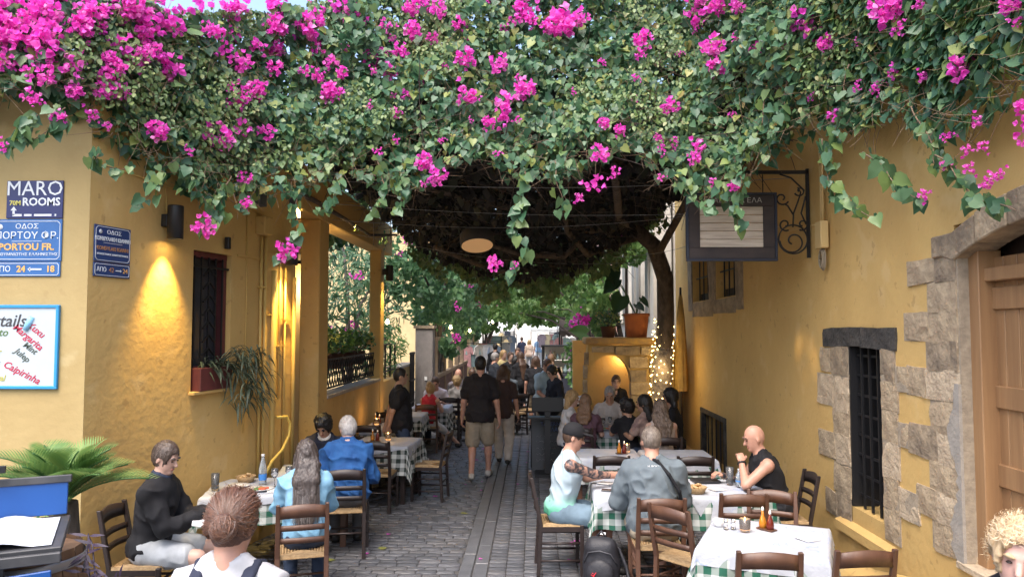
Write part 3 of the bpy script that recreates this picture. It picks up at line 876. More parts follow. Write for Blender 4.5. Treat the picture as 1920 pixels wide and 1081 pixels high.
# ------------------------------------------------------------------ small table things
M_FLAME = mat('flame', (1.0, 0.55, 0.15), 0.5, emit=(1.0, 0.45, 0.1), es=9.0)
M_WAX = mat('wax', (0.85, 0.72, 0.52), 0.5, emit=(1.0, 0.45, 0.14), es=0.55)
M_BEER = mat('beer', (0.75, 0.36, 0.05), 0.1, trans=0.5)
M_WATER = mat('water_bottle', (0.75, 0.86, 0.95), 0.08, trans=0.75)
M_CLEAR = mat('clear_glass', (0.95, 0.97, 1.0), 0.03, trans=0.92)
M_OIL = mat('oil', (0.55, 0.22, 0.02), 0.12, trans=0.35)
M_CER = mat('ceramic_white', (0.8, 0.79, 0.77), 0.25)
M_LABEL = mat('blue_label', (0.05, 0.22, 0.6), 0.5)
M_PHONE = mat('phone_black', (0.01, 0.01, 0.012), 0.15)
def candle(loc, label):
    t = empty('candle_glass', loc, label=label, cat='candle', group='lit candles on the tables')
    MB().lathe([(0.001, 0.0), (0.034, 0.0), (0.04, 0.02), (0.042, 0.095), (0.039, 0.095), (0.037, 0.02), (0.001, 0.015)], n=16).build('glass', M_CLEAR, t)
    MB().lathe([(0.001, 0.016), (0.034, 0.016), (0.036, 0.06), (0.001, 0.062)], n=14).build('wax', M_WAX, t)
    MB().lathe([(0.001, 0.062), (0.008, 0.072), (0.009, 0.082), (0.004, 0.098), (0.0005, 0.108)], n=8).build('flame', M_FLAME, t)
    ld = bpy.data.lights.new('candle_light', 'POINT'); ld.energy = 0.5; ld.color = (1, 0.55, 0.2); ld.shadow_soft_size = 0.02
    lo = bpy.data.objects.new('candle_light', ld); link(lo, t); lo.location = (0, 0, 0.14)
    return t
def cruet(loc, label, rz=0.0):
    t = empty('cruet_stand', loc, rz, label, 'cruet', 'oil and vinegar cruets on the tables')
    for x, m, h in ((-0.032, M_OIL, 0.0), (0.032, mat('vinegar', (0.16, 0.02, 0.01), 0.12, trans=0.3), -0.015)):
        b = MB().lathe([(0.001, 0), (0.026, 0.002), (0.03, 0.04), (0.022, 0.075), (0.010, 0.105), (0.010, 0.135 + h), (0.001, 0.136 + h)], (x, 0, 0), 12).build('bottle', m, t)
        MB().lathe([(0.001, 0.137 + h), (0.011, 0.137 + h), (0.007, 0.165 + h), (0.001, 0.166 + h)], (x, 0, 0), 8).build('stopper', M_CER, b)
    MB().box((0, 0, 0.004), (0.14, 0.075, 0.008)).build('tray', M_WOODB, t, bevel=0.002)
    return t
def shaker(loc, label):
    t = empty('salt_and_pepper', loc, 0, label, 'shaker')
    for x in (-0.028, 0.028):
        MB().lathe([(0.001, 0), (0.02, 0), (0.017, 0.055), (0.001, 0.056)], (x, 0, 0), 10).build('shaker', M_CLEAR, t)
        MB().lathe([(0.018, 0.056), (0.017, 0.075), (0.001, 0.08)], (x, 0, 0), 10).build('cap', mat('steel', (0.6, 0.6, 0.6), 0.25, metal=1.0), t)
    return t
def beer(loc, label, level=0.55, h=0.16):
    t = empty('beer_glass', loc, 0, label, 'glass', 'beer glasses')
    MB().lathe([(0.001, 0.0), (0.030, 0.0), (0.034, 0.02), (0.040, h), (0.037, h), (0.031, 0.022), (0.001, 0.014)], n=16).build('glass', M_CLEAR, t)
    if level: MB().lathe([(0.001, 0.016), (0.030, 0.022), (0.031 + 0.006 * level, h * level), (0.001, h * level)], n=14).build('beer', M_BEER, t)
    return t
def wineglass(loc, label):
    t = empty('wine_glass', loc, 0, label, 'glass', 'stemmed and plain glasses')
    MB().lathe([(0.001, 0), (0.032, 0.002), (0.005, 0.008), (0.004, 0.075), (0.022, 0.09), (0.036, 0.12), (0.032, 0.17), (0.030, 0.17), (0.034, 0.12), (0.018, 0.093), (0.001, 0.085)], n=14).build('bowl', M_CLEAR, t)
    return t
def bottle(loc, label, h=0.30):
    t = empty('water_bottle', loc, 0, label, 'bottle', 'water bottles')
    k = h / 0.30
    MB().lathe([(0.001, 0), (0.036, 0.002), (0.038, 0.02), (0.038, 0.15 * k), (0.030, 0.20 * k), (0.016, 0.25 * k), (0.013, 0.275 * k), (0.001, 0.276 * k)], n=16).build('body', M_WATER, t)
    MB().lathe([(0.001, 0.277 * k), (0.016, 0.277 * k), (0.016, 0.30 * k), (0.001, 0.30 * k)], n=12).build('cap', M_WHITE, t)
    MB().lathe([(0.0388, 0.05), (0.0388, 0.11 * k)], n=16).build('label', M_LABEL, t)
    return t
def plate(loc, label, r=0.11):
    return tag(MB().lathe([(0.001, 0.003), (r * 0.6, 0.003), (r, 0.018), (r * 1.0, 0.021), (r * 0.6, 0.008), (0.001, 0.007)], n=22).build('plate', M_CER, None, loc=loc), label, 'plate')
def phone(loc, rz, label):
    return tag(MB().box((0, 0, 0.005), (0.075, 0.155, 0.009)).build('mobile_phone', M_PHONE, None, bevel=0.003, loc=loc, rot=(0, 0, rz)), label, 'phone')

# ---- the tables
table('along the left wall', (-2.72, 7.25), R(12), 0.82, 0.80, prot=0.1, seed=1)
table('between blue shirt and navy jacket', (-2.38, 8.12), R(12), 0.74, 0.70, prot=0.15, seed=2)
table('in front of the porch column', (-2.02, 10.15), R(-6), 0.80, 0.78, chk='black', prot=0.2, drop=0.36, seed=3, wood='dark')
table('against the parapet behind the first candle', (-2.33, 11.75), R(0), 0.62, 0.78, chk='black', seed=4, wood='dark')
table('against the parapet beside the standing waiter', (-2.30, 13.35), R(0), 0.66, 0.75, chk='black', seed=5, wood='dark')
table('of the man in white and girl in red', (-2.02, 14.75), R(0), 0.72, 0.80, chk='black', drop=0.36, seed=6, wood='dark')
table('before the man with the tattooed arm', (0.98, 7.32), R(-2), 0.78, 0.80, prot=0.12, drop=0.30, psz=0.50, seed=7)
table('before the bald man in black', (1.80, 7.32), R(-2), 0.80, 0.80, prot=0.55, drop=0.30, psz=0.53, seed=8)
table('nearest the viewer at right', (1.72, 5.62), R(-22), 0.84, 0.84, prot=0.0, drop=0.30, psz=0.56, seed=9)
table('behind the tattooed man', (0.88, 9.25), R(0), 0.78, 0.70, prot=0.0, seed=10)
table('behind the grey shirted man near the right wall', (1.75, 9.20), R(0), 0.80, 0.70, prot=0.0, psz=0.52, seed=11)
table('where the group by the arched niche eats', (1.28, 11.55), R(0), 0.80, 0.80, prot=0.0, seed=12)
# ---- chairs: left row
chair('dark chair of the man in the black jacket', (-3.06, 5.88), (1, 0.05))
chair('brown chair under the woman with long grey hair', (-1.93, 6.22), (-0.30, 0.95), 'brown')
chair('dark chair under the man in the blue shirt', (-1.93, 7.68), (-0.18, 0.98))
chair('dark chair under the diner in the navy jacket', (-2.50, 8.80), (0.1, -1))
chair('empty dark chair turned to the porch table, its back to the viewer', (-1.98, 9.50), (0.02, 1))
chair('empty dark chair at the alley side of the porch table', (-1.42, 10.12), (-1, 0.1))
chair('empty dark chair between the blue shirt and the porch column', (-2.52, 9.95), (1, 0.3))
chair('empty dark chair facing the first candle table at the parapet', (-2.42, 11.05), (0, 1))
chair('empty dark chair beyond the first candle table', (-2.36, 12.5), (0, -1))
chair('empty dark chair left of the standing waiter', (-2.42, 12.75), (0.1, 1))
chair('reddish brown chair of the child in red', (-1.98, 13.98), (0, 1), 'brown')
chair('dark chair of the man in the white shirt', (-2.02, 15.45), (0, -1))
# right side
chair('dark chair of the man with the black cap', (0.26, 7.22), (1, 0.05))
chair('brown chair under the man in the grey sweatshirt', (1.06, 6.52), (0.0, 1), 'brown')
chair('brown chair turned askew between grey sweatshirt and near table', (1.27, 6.12), (0.75, 0.66), 'brown')
chair('brown chair pushed under the bald man\'s table', (1.80, 6.70), (0.05, 1), 'brown')
chair('brown chair on the far side of the near right table', (1.98, 6.28), (-0.30, -1), 'brown')
chair('brown chair at bottom right, left of two nearest', (1.50, 5.06), (0.06, 1), 'brown')
chair('brown chair at bottom right, the one nearest the wall', (2.08, 5.12), (-0.10, 1), 'brown')
chair('dark chair of the bald man by the right wall', (2.42, 7.38), (-1, 0.02))
chair('empty dark chair behind the beer mug', (0.86, 8.55), (0, 1))
chair('dark chair with white back cover by the right wall', (1.78, 8.55), (0, 1))
chair('dark chair of the woman in the mauve top', (0.72, 10.85), (0.3, 1))
chair('dark chair of the man in the white T-shirt by the niche', (1.25, 12.35), (0, -1))
chair('dark chair of the dark haired woman in the pink top', (1.72, 10.7), (-0.5, 1))
chair('dark chair of the woman with streaked hair', (1.72, 9.98), (0, 1))
# ---- things on the tables
beer((-3.02, 7.02, ZT), 'half full beer glass beside the man in black', 0.35)
bottle((-2.66, 7.28, ZT), 'water bottle with blue label on the left wall table')
bottle((-2.22, 7.95, ZT), 'water bottle in front of the navy jacket', 0.28)
wineglass((-2.52, 7.22, ZT), 'wine glass right of the water bottle on the left table')
wineglass((-2.42, 7.34, ZT), 'second wine glass beside the grey haired woman')
wineglass((-2.38, 8.0, ZT), 'wine glass between the blue shirt and the navy jacket')
plate((-2.86, 7.18, ZT), 'white plate on the left wall table')
plate((-2.20, 8.15, ZT), 'white plate in front of the diner in navy')
cruet((-2.16, 10.12, ZT), 'oil and vinegar cruet on the porch table', 0.4)
candle((-2.00, 10.22, ZT), 'lit candle glass on the porch table beside the cruet')
candle((-2.50, 11.82, ZT), 'lit candle glass on the first parapet table')
cruet((-2.52, 11.98, ZT), 'cruet behind the candle on the first parapet table', 0.3)
candle((-2.46, 13.4, ZT), 'lit candle glass on the table left of the waiter')
cruet((-2.56, 13.55, ZT), 'cruet on the table left of the waiter', 1.0)
plate((-1.98, 14.6, ZT), 'plate on the table of the man in white', 0.10)
beer((0.86, 7.36, ZT), 'beer mug in the hands of the tattooed man', 0.6)
phone((0.72, 7.12, ZT), R(80), 'black phone lying before the tattooed man')
candle((1.46, 7.38, ZT), 'lit candle glass at the grey sweatshirt\'s right elbow')
tag(MB().box((0, 0, 0.012), (0.26, 0.19, 0.022)).build('menu_folder', M_BLACK, None, bevel=0.003, loc=(1.72, 7.56, ZT), rot=(0, 0, 0.1)), 'black bill folder lying in the middle of the bald man\'s table', 'folder')
beer((1.93, 7.42, ZT), 'beer glass in front of the bald man', 0.5, 0.17)
bottle((2.00, 7.34, ZT), 'small bottle beside the bald man\'s beer', 0.17)
phone((2.06, 7.12, ZT), R(95), 'black phone on the bald man\'s table')
candle((1.60, 5.74, ZT), 'lit candle glass on the nearest right table')
shaker((1.50, 5.80, ZT), 'salt and pepper shakers left of the nearest candle')
tag(MB().lathe([(0.001, 0.0), (0.035, 0.0), (0.045, 0.05), (0.04, 0.05), (0.001, 0.01)], (0, 0, 0), 12).build('napkin_holder', M_CER, None, loc=(1.44, 5.90, ZT)), 'white napkin holder behind the shakers', 'napkin holder')
cruet((1.78, 5.80, ZT), 'oil and vinegar cruet right of the nearest candle', -0.9)
candle((1.16, 9.32, ZT), 'lit candle glass behind the grey haired man\'s head')
cruet((1.08, 9.2, ZT), 'cruet beside the candle behind the grey haired man', 0.2)
for i, (dx, dy) in enumerate(((-0.22, -0.1), (-0.1, 0.05), (0.02, -0.12), (0.12, 0.12), (0.24, -0.02))):
    wineglass((1.28 + dx, 11.5 + dy, ZT), '%s wine glass in the cluster on the niche table' % ('leftmost', 'second from left', 'middle', 'second from right', 'rightmost')[i]) 
plate((1.42, 11.35, ZT), 'plate of food on the niche table')

def food_plate(loc, label, cols):
    t = empty('food_plate', loc, 0, label, 'plate')
    MB().lathe([(0.001, 0.003), (0.075, 0.003), (0.125, 0.018), (0.125, 0.021), (0.075, 0.008), (0.001, 0.007)], n=22).build('dish', M_CER, t)
    for k in range(9):
        a = k * 2.4; r_ = 0.012 + 0.055 * (k / 9)
        o = MB().lathe([(0.001, 0), (0.022, 0.004), (0.018, 0.018), (0.001, 0.024)], n=7).build('morsel', mat('food_%d' % (k % 3), cols[k % 3], 0.5), t, loc=(r_ * math.cos(a), r_ * math.sin(a), 0.006)); o.scale = (1 + 0.3 * (k % 2), 0.8, 0.9)
FC = [(0.35, 0.16, 0.05), (0.10, 0.20, 0.05), (0.50, 0.10, 0.04)]
food_plate((-2.60, 7.06, ZT), 'plate of food before the grey haired woman', FC); food_plate((-2.28, 7.90, ZT), 'plate of food before the man in the blue shirt', FC)
food_plate((1.10, 11.36, ZT), 'plate of food left on the niche table', FC); food_plate((1.12, 7.10, ZT), 'plate of food before the grey sweatshirt', FC)
def basket(loc, label):
    t = empty('bread_basket', loc, 0.4, label, 'basket'); MB().lathe([(0.001, 0.0), (0.07, 0.0), (0.10, 0.06), (0.095, 0.06), (0.066, 0.008), (0.001, 0.008)], n=16).build('basket', M_RUSH, t)
    for k in range(3): MB().box((0, 0, 0), (0.09, 0.05, 0.022)).build('bread', mat('bread', (0.50, 0.30, 0.13), 0.8, (0.62, 0.46, 0.26), 12), t, bevel=0.008, loc=(-0.02 + 0.02 * k, 0.01 * k, 0.035 + 0.014 * k), rot=(0.3, 0.2 * k, k * 0.9))
basket((-2.88, 7.42, ZT), 'small bread basket at the left wall'); basket((1.52, 7.05, ZT), 'small bread basket between the two right tables')
for i, (x, y_, rz) in enumerate(((-2.45, 7.02, 0.3), (0.72, 7.45, 1.0), (2.0, 5.55, 0.5), (1.75, 7.2, 2.0))):
    tag(MB().box((0, 0, 0.004), (0.13, 0.13, 0.006)).build('paper_napkin', M_CER, None, loc=(x, y_, ZT), rot=(0.03, 0.02, rz)), 'folded white napkin on the %s' % ('left wall table', 'tattooed man\'s table', 'nearest right table', 'bald man\'s table')[i], 'napkin')
wineglass((-2.30, 8.3, ZT), 'wine glass nearest the navy jacket'); beer((1.30, 7.45, ZT), 'empty glass between the two right tables', 0.0, 0.12)

# ================================================================== people: implicit-surface figures
def _n(v):
    v = np.asarray(v, float); l = np.linalg.norm(v)
    return v / l if l > 1e-9 else v
def cone(a, b, ra, rb, k=0.025): return ('c', np.asarray(a, float), np.asarray(b, float), ra, rb, k)
def ell(c, Rm, r, k=0.03): return ('e', np.asarray(c, float), np.asarray(Rm, float), np.asarray(r, float), k)
def sub(p): return ('s', p)
def _prim(p, X):
    if p[0] == 'c':
        a, b, ra, rb = p[1:5]
        ab = b - a; L2 = ab @ ab + 1e-12
        h = np.clip(((X - a) @ ab) / L2, 0, 1)
        return np.linalg.norm(X - a - h[..., None] * ab, axis=-1) - (ra + (rb - ra) * h)
    c, Rm, r = p[1:4]
    q = (X - c) @ Rm            # columns of Rm are the axes
    k0 = np.linalg.norm(q / r, axis=-1); k1 = np.linalg.norm(q / (r * r), axis=-1) + 1e-9
    return k0 * (k0 - 1) / k1
def _bb(p, m):
    if p[0] == 'c':
        r = max(p[3], p[4]) + m
        return np.minimum(p[1], p[2]) - r, np.maximum(p[1], p[2]) + r
    e = np.abs(p[2]) @ p[3] + m
    return p[1] - e, p[1] + e
def sdf_mesh(prims, h):
    """prims -> (verts, quads, normals) by surface nets"""
    pos = [p for p in prims if p[0] != 's']
    lo = np.min([_bb(p, 2 * h)[0] for p in pos], axis=0); hi = np.max([_bb(p, 2 * h)[1] for p in pos], axis=0)
    n = np.ceil((hi - lo) / h).astype(int) + 2
    F = np.full(n, 0.2, np.float32)
    ax = [lo[i] + h * np.arange(n[i]) for i in range(3)]
    for p in prims:
        neg = p[0] == 's'
        q = p[1] if neg else p
        a, b = _bb(q, 0.055)
        i0 = np.clip(np.floor((a - lo) / h).astype(int), 0, n - 1); i1 = np.clip(np.ceil((b - lo) / h).astype(int) + 1, 1, n)
        if np.any(i1 <= i0): continue
        sl = tuple(slice(i0[i], i1[i]) for i in range(3))
        X = np.stack(np.meshgrid(ax[0][sl[0]], ax[1][sl[1]], ax[2][sl[2]], indexing='ij'), -1)
        d = _prim(q, X); f = F[sl]
        if neg:
            F[sl] = np.maximum(f, -d)
        else:
            k = q[-1]
            hh = np.clip(0.5 + 0.5 * (f - d) / k, 0, 1)
            F[sl] = f * (1 - hh) + d * hh - k * hh * (1 - hh)
    ins = F < 0
    N = [m - 1 for m in F.shape]
    def C(A, d): return A[d[0]:d[0] + N[0], d[1]:d[1] + N[1], d[2]:d[2] + N[2]]
    cnt = np.zeros(N, np.int8); P = np.zeros(N + [3], np.float32)
    E = []
    for a in range(3):
        o1, o2 = [(1, 2), (0, 2), (0, 1)][a]
        for i in (0, 1):
            for j in (0, 1):
                d0 = [0, 0, 0]; d0[o1] = i; d0[o2] = j
                d1 = list(d0); d1[a] = 1
                E.append((a, d0, d1))
    for a, d0, d1 in E:
        f0 = C(F, d0); f1 = C(F, d1)
        cr = (f0 < 0) != (f1 < 0)
        t = np.where(cr, f0 / np.where(f0 == f1, 1, f0 - f1), 0)
        for q in range(3):
            P[..., q] += np.where(cr, d0[q] + (t if q == a else 0), 0)
        cnt += cr
    act = cnt > 0
    idx = np.full(N, -1, np.int32)
    idx[act] = np.arange(act.sum())
    ii = np.argwhere(act)
    V = lo + h * (ii + P[act] / cnt[act][:, None])
    G = np.stack([(C(F, d)[act]) for d in ([0, 0, 0], [1, 0, 0], [0, 1, 0], [0, 0, 1], [1, 1, 1], [0, 1, 1], [1, 0, 1], [1, 1, 0])], 0)
    nx = (G[1] + G[4] + G[6] + G[7]) - (G[0] + G[2] + G[3] + G[5])
    ny = (G[2] + G[4] + G[5] + G[7]) - (G[0] + G[1] + G[3] + G[6])
    nz = (G[3] + G[4] + G[5] + G[6]) - (G[0] + G[1] + G[2] + G[7])
    NR = np.stack([nx, ny, nz], 1); NR /= (np.linalg.norm(NR, axis=1)[:, None] + 1e-9)
    Q = []
    for a in range(3):
        o1, o2 = [(1, 2), (2, 0), (0, 1)][a]
        s0 = [slice(1, N[k]) for k in range(3)]; s0[a] = slice(0, N[a])
        s1 = list(s0); s1[a] = slice(1, N[a] + 1)
        f0 = ins[tuple(s0)]; f1 = ins[tuple(s1)]
        w = np.argwhere(f0 != f1)
        if not len(w): continue
        base = w.copy()
        for k in range(3):
            if k != a: base[:, k] += 1
        def g(da, db):
            b = base.copy(); b[:, o1] -= da; b[:, o2] -= db
            return idx[b[:, 0], b[:, 1], b[:, 2]]
        q = np.stack([g(1, 1), g(0, 1), g(0, 0), g(1, 0)], 1)
        fl = ~f0[tuple(w.T)]
        q[fl] = q[fl][:, ::-1]
        Q.append(q)
    Q = np.concatenate(Q)
    Q = Q[(Q >= 0).all(1)]
    return V, Q, NR
def ik(a, t, l1, l2, pole):
    a = np.asarray(a, float); t = np.asarray(t, float)
    d = t - a; L = np.linalg.norm(d)
    dn = d / (L + 1e-9)
    L = min(max(L, abs(l1 - l2) + 0.01), (l1 + l2) * 0.995)
    x = (l1 * l1 - l2 * l2 + L * L) / (2 * L)
    hh = math.sqrt(max(l1 * l1 - x * x, 0))
    p = np.asarray(pole, float); p = _n(p - dn * (p @ dn))
    return a + dn * x + p * hh, a + dn * L
def rotm(yaw, pitch, roll=0):
    """columns: right, forward, up. yaw + = to own left, pitch + = look down"""
    y, p, r_ = R(yaw), R(pitch), R(roll)
    Ry = np.array([[math.cos(y), -math.sin(y), 0], [math.sin(y), math.cos(y), 0], [0, 0, 1]])
    Rp = np.array([[1, 0, 0], [0, math.cos(p), math.sin(p)], [0, -math.sin(p), math.cos(p)]])
    Rr = np.array([[math.cos(r_), 0, math.sin(r_)], [0, 1, 0], [-math.sin(r_), 0, math.cos(r_)]])
    return Ry @ Rp @ Rr
SKIN = {}
def skin(key, col):
    if key not in SKIN:
        m = mat('skin_' + key, col, 0.5, tuple(c * 0.86 for c in col), 14, bump=0.06, bscale=120)
        m.node_tree.nodes['Principled BSDF'].inputs['Subsurface Weight'].default_value = 0.0
        SKIN[key] = m
    return SKIN[key]
def cloth(key, col, col2=None, bump=0.25, rough=0.85):
    return mat('cloth_' + key, col, rough, col2 or tuple(c * 0.8 for c in col), 9, bump=bump, bscale=130, bdist=0.004)
def hairm(key, col, col2=None):
    return mat('hair_' + key, col, 0.5, col2 or tuple(c * 0.5 for c in col), 55, stretch=(1, 1, 0.10), bump=0.6, bscale=120, bdist=0.006, lo=0.3, hi=0.7)
M_EYE = mat('eye_dark', (0.03, 0.02, 0.015), 0.2)
M_LIP = mat('lips', (0.42, 0.16, 0.13), 0.5)
def hand_prims(w, d, nrm, side, curl=35, s=1.0, spread=6):
    """w wrist, d hand direction, nrm back-of-hand normal, side +1/-1 thumb side"""
    d = _n(d); nrm = _n(np.asarray(nrm) - d * (np.asarray(nrm) @ d)); x = np.cross(d, nrm)
    P = []
    pc = w + d * 0.047 * s
    P.append(ell(pc, np.stack([x, d, nrm], 1), np.array([0.042, 0.052, 0.018]) * s, 0.012))
    for i, (off, ln) in enumerate(((-0.029, 0.062), (-0.010, 0.074), (0.010, 0.078), (0.029, 0.070))):
        a = R(-off * 250 * 0)
        b0 = w + d * 0.088 * s + x * off * s * (-side)
        c1 = R(curl * (0.7 + 0.1 * i)); c2 = R(curl * 1.7)
        d1 = d * math.cos(c1) - nrm * math.sin(c1); d2 = d * math.cos(c2) - nrm * math.sin(c2)
        m_ = b0 + d1 * ln * 0.55 * s; e = m_ + d2 * ln * 0.5 * s
        P += [cone(b0 - d * 0.01, m_, 0.0098 * s, 0.009 * s, 0.006), cone(m_, e, 0.009 * s, 0.0078 * s, 0.005)]
    t0 = w + d * 0.025 * s + x * 0.03 * s * side
    td = _n(d * 0.75 + x * side * 0.62 - nrm * 0.25)
    t1 = t0 + td * 0.042 * s; t2 = t1 + _n(d - nrm * 0.3 + x * side * 0.15) * 0.034 * s
    P += [cone(t0, t1, 0.014 * s, 0.0115 * s, 0.008), cone(t1, t2, 0.011 * s, 0.009 * s, 0.005)]
    return P
def person(label, loc, face, pose='sit', H=1.75, lean=5, side=0, seat=0.46, head=(0, 0, 0), hands=None, feet=None, g=1.0, belly=0.0,
           top=None, bottom=None, shoes=None, hair=None, sk=('a', (0.55, 0.34, 0.25)), res=0.0105, facefx=True, cat='person', group=None,
           paint=None, skirt=None, poles=None, palms=None, curl=40, headfwd=0.03, collar=None, zoff=0.0):
    s = H / 1.75
    rz = math.atan2(face[1], face[0]) - PI / 2
    hipC = np.array([0, 0, seat + 0.10 * s]) if pose == 'sit' else np.array([0, 0, 0.93 * s])
    l, sdv = R(lean), R(side)
    u = _n([math.sin(sdv), math.sin(l) * math.cos(sdv), math.cos(l) * math.cos(sdv)])
    x = _n(np.cross([0, 1.0, 0] if abs(u[1]) < 0.9 else [0, 0, -1.0], u)); x = _n(x - u * (x @ u))
    f = np.cross(u, x)
    T = np.stack([x, f, u], 1)
    wid = math.sqrt(g)
    shC = hipC + u * 0.475 * s
    nb = hipC + u * 0.535 * s - f * 0.012
    Hm = T @ rotm(*head) if False else rotm(head[0], head[1] + lean * 0.35, head[2])
    hx, hy, hz = Hm[:, 0], Hm[:, 1], Hm[:, 2]
    hc = nb + (u * 0.5 + np.array([0, 0, 0.5])) * 0.165 * s + f * headfwd
    B = []; shp = {}; elb = {}; wr = {}; hj = {}; kn = {}; an = {}
    ext = 0.10 * belly
    I = np.eye(3)
    pelv = ell(hipC + u * 0.01 - f * 0.005, T, np.array([0.168 * wid, 0.118 * wid, 0.125]) * s)
    abd = ell(hipC + u * 0.17 * s + f * belly * 0.5, T, np.array([0.142 * wid + belly * 0.35, 0.105 * wid + belly * 0.8, 0.17]) * s, 0.05)
    che = ell(hipC + u * 0.35 * s, T, np.array([0.165 * wid, 0.118 * wid, 0.185]) * s, 0.05)
    B += [pelv, abd, che]
    for sg in (1, -1):
        shp[sg] = shC + x * sg * 0.168 * s * wid - u * 0.022 * s
        B.append(cone(shC - u * 0.03, shp[sg], 0.070 * s, 0.052 * s, 0.04))
        B.append(cone(nb + u * 0.015, shp[sg] + u * 0.005, 0.048 * s, 0.036 * s, 0.04))
    B.append(cone(nb - u * 0.03, hc - hz * 0.07, 0.060 * s * wid ** 0.5, 0.054 * s, 0.03))
    hs = 0.94 + 0.06 * s
    skull = ell(hc + hz * 0.018 * hs - hy * 0.006, Hm, np.array([0.077, 0.098, 0.108]) * hs, 0.02)
    B += [skull, ell(hc - hz * 0.052 * hs + hy * 0.022, Hm, np.array([0.058, 0.070, 0.070]) * hs, 0.03)]
    if facefx:
        B += [cone(hc + hy * 0.093 * hs + hz * 0.006, hc + hy * 0.112 * hs - hz * 0.030 * hs, 0.009, 0.0145, 0.014),
              ell(hc + hy * 0.078 * hs - hz * 0.098 * hs, Hm, np.array([0.022, 0.016, 0.016]), 0.02),
              cone(hc + hy * 0.086 * hs + hz * 0.026 - hx * 0.035, hc + hy * 0.086 * hs + hz * 0.026 + hx * 0.035, 0.010, 0.010, 0.012)]
        for sg in (1, -1):
            B.append(ell(hc + hx * sg * 0.079 * hs - hz * 0.012 - hy * 0.008, Hm @ rotm(-sg * 20, 0), np.array([0.009, 0.019, 0.031]), 0.006))
            B.append(sub(ell(hc + hx * sg * 0.033 + hy * 0.106 * hs + hz * 0.004, Hm, np.array([0.017, 0.016, 0.010]))))
    # arms
    if hands is None:
        hands = ((0.21, 0.10, hipC[2] - 0.10), (-0.21, 0.10, hipC[2] - 0.10)) if pose == 'sit' else ((0.25, 0.05, hipC[2] - 0.12), (-0.25, 0.02, hipC[2] - 0.12))
    for sg, tg in zip((1, -1), hands):
        e, w = ik(shp[sg], np.array(tg), 0.285 * s, 0.26 * s, poles[0 if sg > 0 else 1] if poles else (sg * 0.45, -0.6, -0.8))
        elb[sg], wr[sg] = e, w
        B += [cone(shp[sg], e, 0.050 * s * wid, 0.041 * s * wid ** 0.5, 0.03), cone(e, w, 0.042 * s * wid ** 0.5, 0.028 * s, 0.015)]
        hd = _n(w - e)
        nr = np.array(palms[0 if sg > 0 else 1]) if palms else (np.array([0, 0, 1.0]) if abs(hd[2]) < 0.75 else np.array([sg * 1.0, 0, 0]))
        B += hand_prims(w, hd, nr, -sg if (palms is None) else -sg, curl, s * 0.98)
    # legs
    if feet is None:
        feet = ((0.12, 0.42, 0), (-0.12, 0.40, 0)) if pose == 'sit' else ((0.10, 0.02, 0), (-0.10, -0.02, 0))
    for sg, ft in zip((1, -1), feet):
        hj[sg] = hipC + x * sg * 0.088 * s * wid - u * 0.02
        ank = np.array([ft[0], ft[1], ft[2] + 0.085 * s])
        k_, a_ = ik(hj[sg], ank, 0.43 * s, 0.425 * s, (sg * 0.12, 1, 0.35))
        kn[sg], an[sg] = k_, a_
        tw = 0.5 + 0.5 * wid
        B += [cone(hj[sg], k_, 0.086 * s * wid, 0.058 * s * tw, 0.04), cone(k_, a_, 0.056 * s * tw, 0.037 * s, 0.02)]
        cdir = _n(np.array([0, -1, 0]) - _n(a_ - k_) * (np.array([0, -1, 0]) @ _n(a_ - k_)))
        mid = k_ + (a_ - k_) * 0.3 + cdir * 0.018
        B.append(ell(mid, np.stack([np.cross(cdir, _n(a_ - k_)), cdir, _n(a_ - k_)], 1), np.array([0.047, 0.05, 0.11]) * s, 0.03))
        td = ft[3] if len(ft) > 3 else 0.0
        fd = np.array([sg * 0.16, 1, -td])
        fd = _n(fd)
        heel = a_ + np.array([0, 0, -0.045]) * s - fd * 0.03
        toe = heel + fd * 0.19 * s + np.array([0, 0, -0.012])
        B += [cone(heel, toe, 0.038 * s, 0.026 * s, 0.02), cone(a_, heel + fd * 0.03, 0.036 * s, 0.036 * s, 0.02)]
        shp[('foot', sg)] = (heel, toe)
    V, Q, NR = sdf_mesh(B, res)
    sm = skin(*sk)
    mats = [sm]; midx = None
    if paint:
        midx = np.zeros(len(Q), int)
        ctr = V[Q].mean(1)
        for (sg, which, m) in paint:
            mats.append(m)
            a, b = (shp[sg], elb[sg]) if which == 'upper' else (elb[sg], wr[sg])
            if which == 'arm': a, b = shp[sg], elb[sg] + (wr[sg] - elb[sg]) * 0.5
            midx[_prim(cone(a, b, 0.07, 0.06), ctr) < 0] = len(mats) - 1
    body = np_mesh('person', V, Q, None, None, smooth=True, mats=mats, midx=midx)
    body.location = (loc[0], loc[1], zoff); body.rotation_euler = (0, 0, rz)
    tag(body, label, cat, group)
    def garment(name, prims, m, amp=0.008, sc=(9, 9, 5), seed=1, rs=None):
        V, Q, NR = sdf_mesh(prims, rs or res * 1.1)
        if amp:
            n1 = vnoise(V * np.array(sc) + 50, seed); n2 = vnoise((V + 0.35 * V[:, [2, 0, 1]]) * np.array(sc) * 1.3 + 90, seed + 5)
            nz = 0.30 * n1 + 0.5 * (1 - np.abs(2 * n2 - 1)) ** 3 + 0.2 * vnoise(V * np.array(sc) * 3.1, seed + 9) - 0.42
            V = V + NR * (nz * amp * 2.6)[:, None]
        return np_mesh(name, V, Q, m, body, smooth=True)
    def infl(p, t):
        if p[0] == 'c': return ('c', p[1], p[2], p[3] + t, p[4] + t, p[5])
        return ('e', p[1], p[2], p[3] + t, p[4])
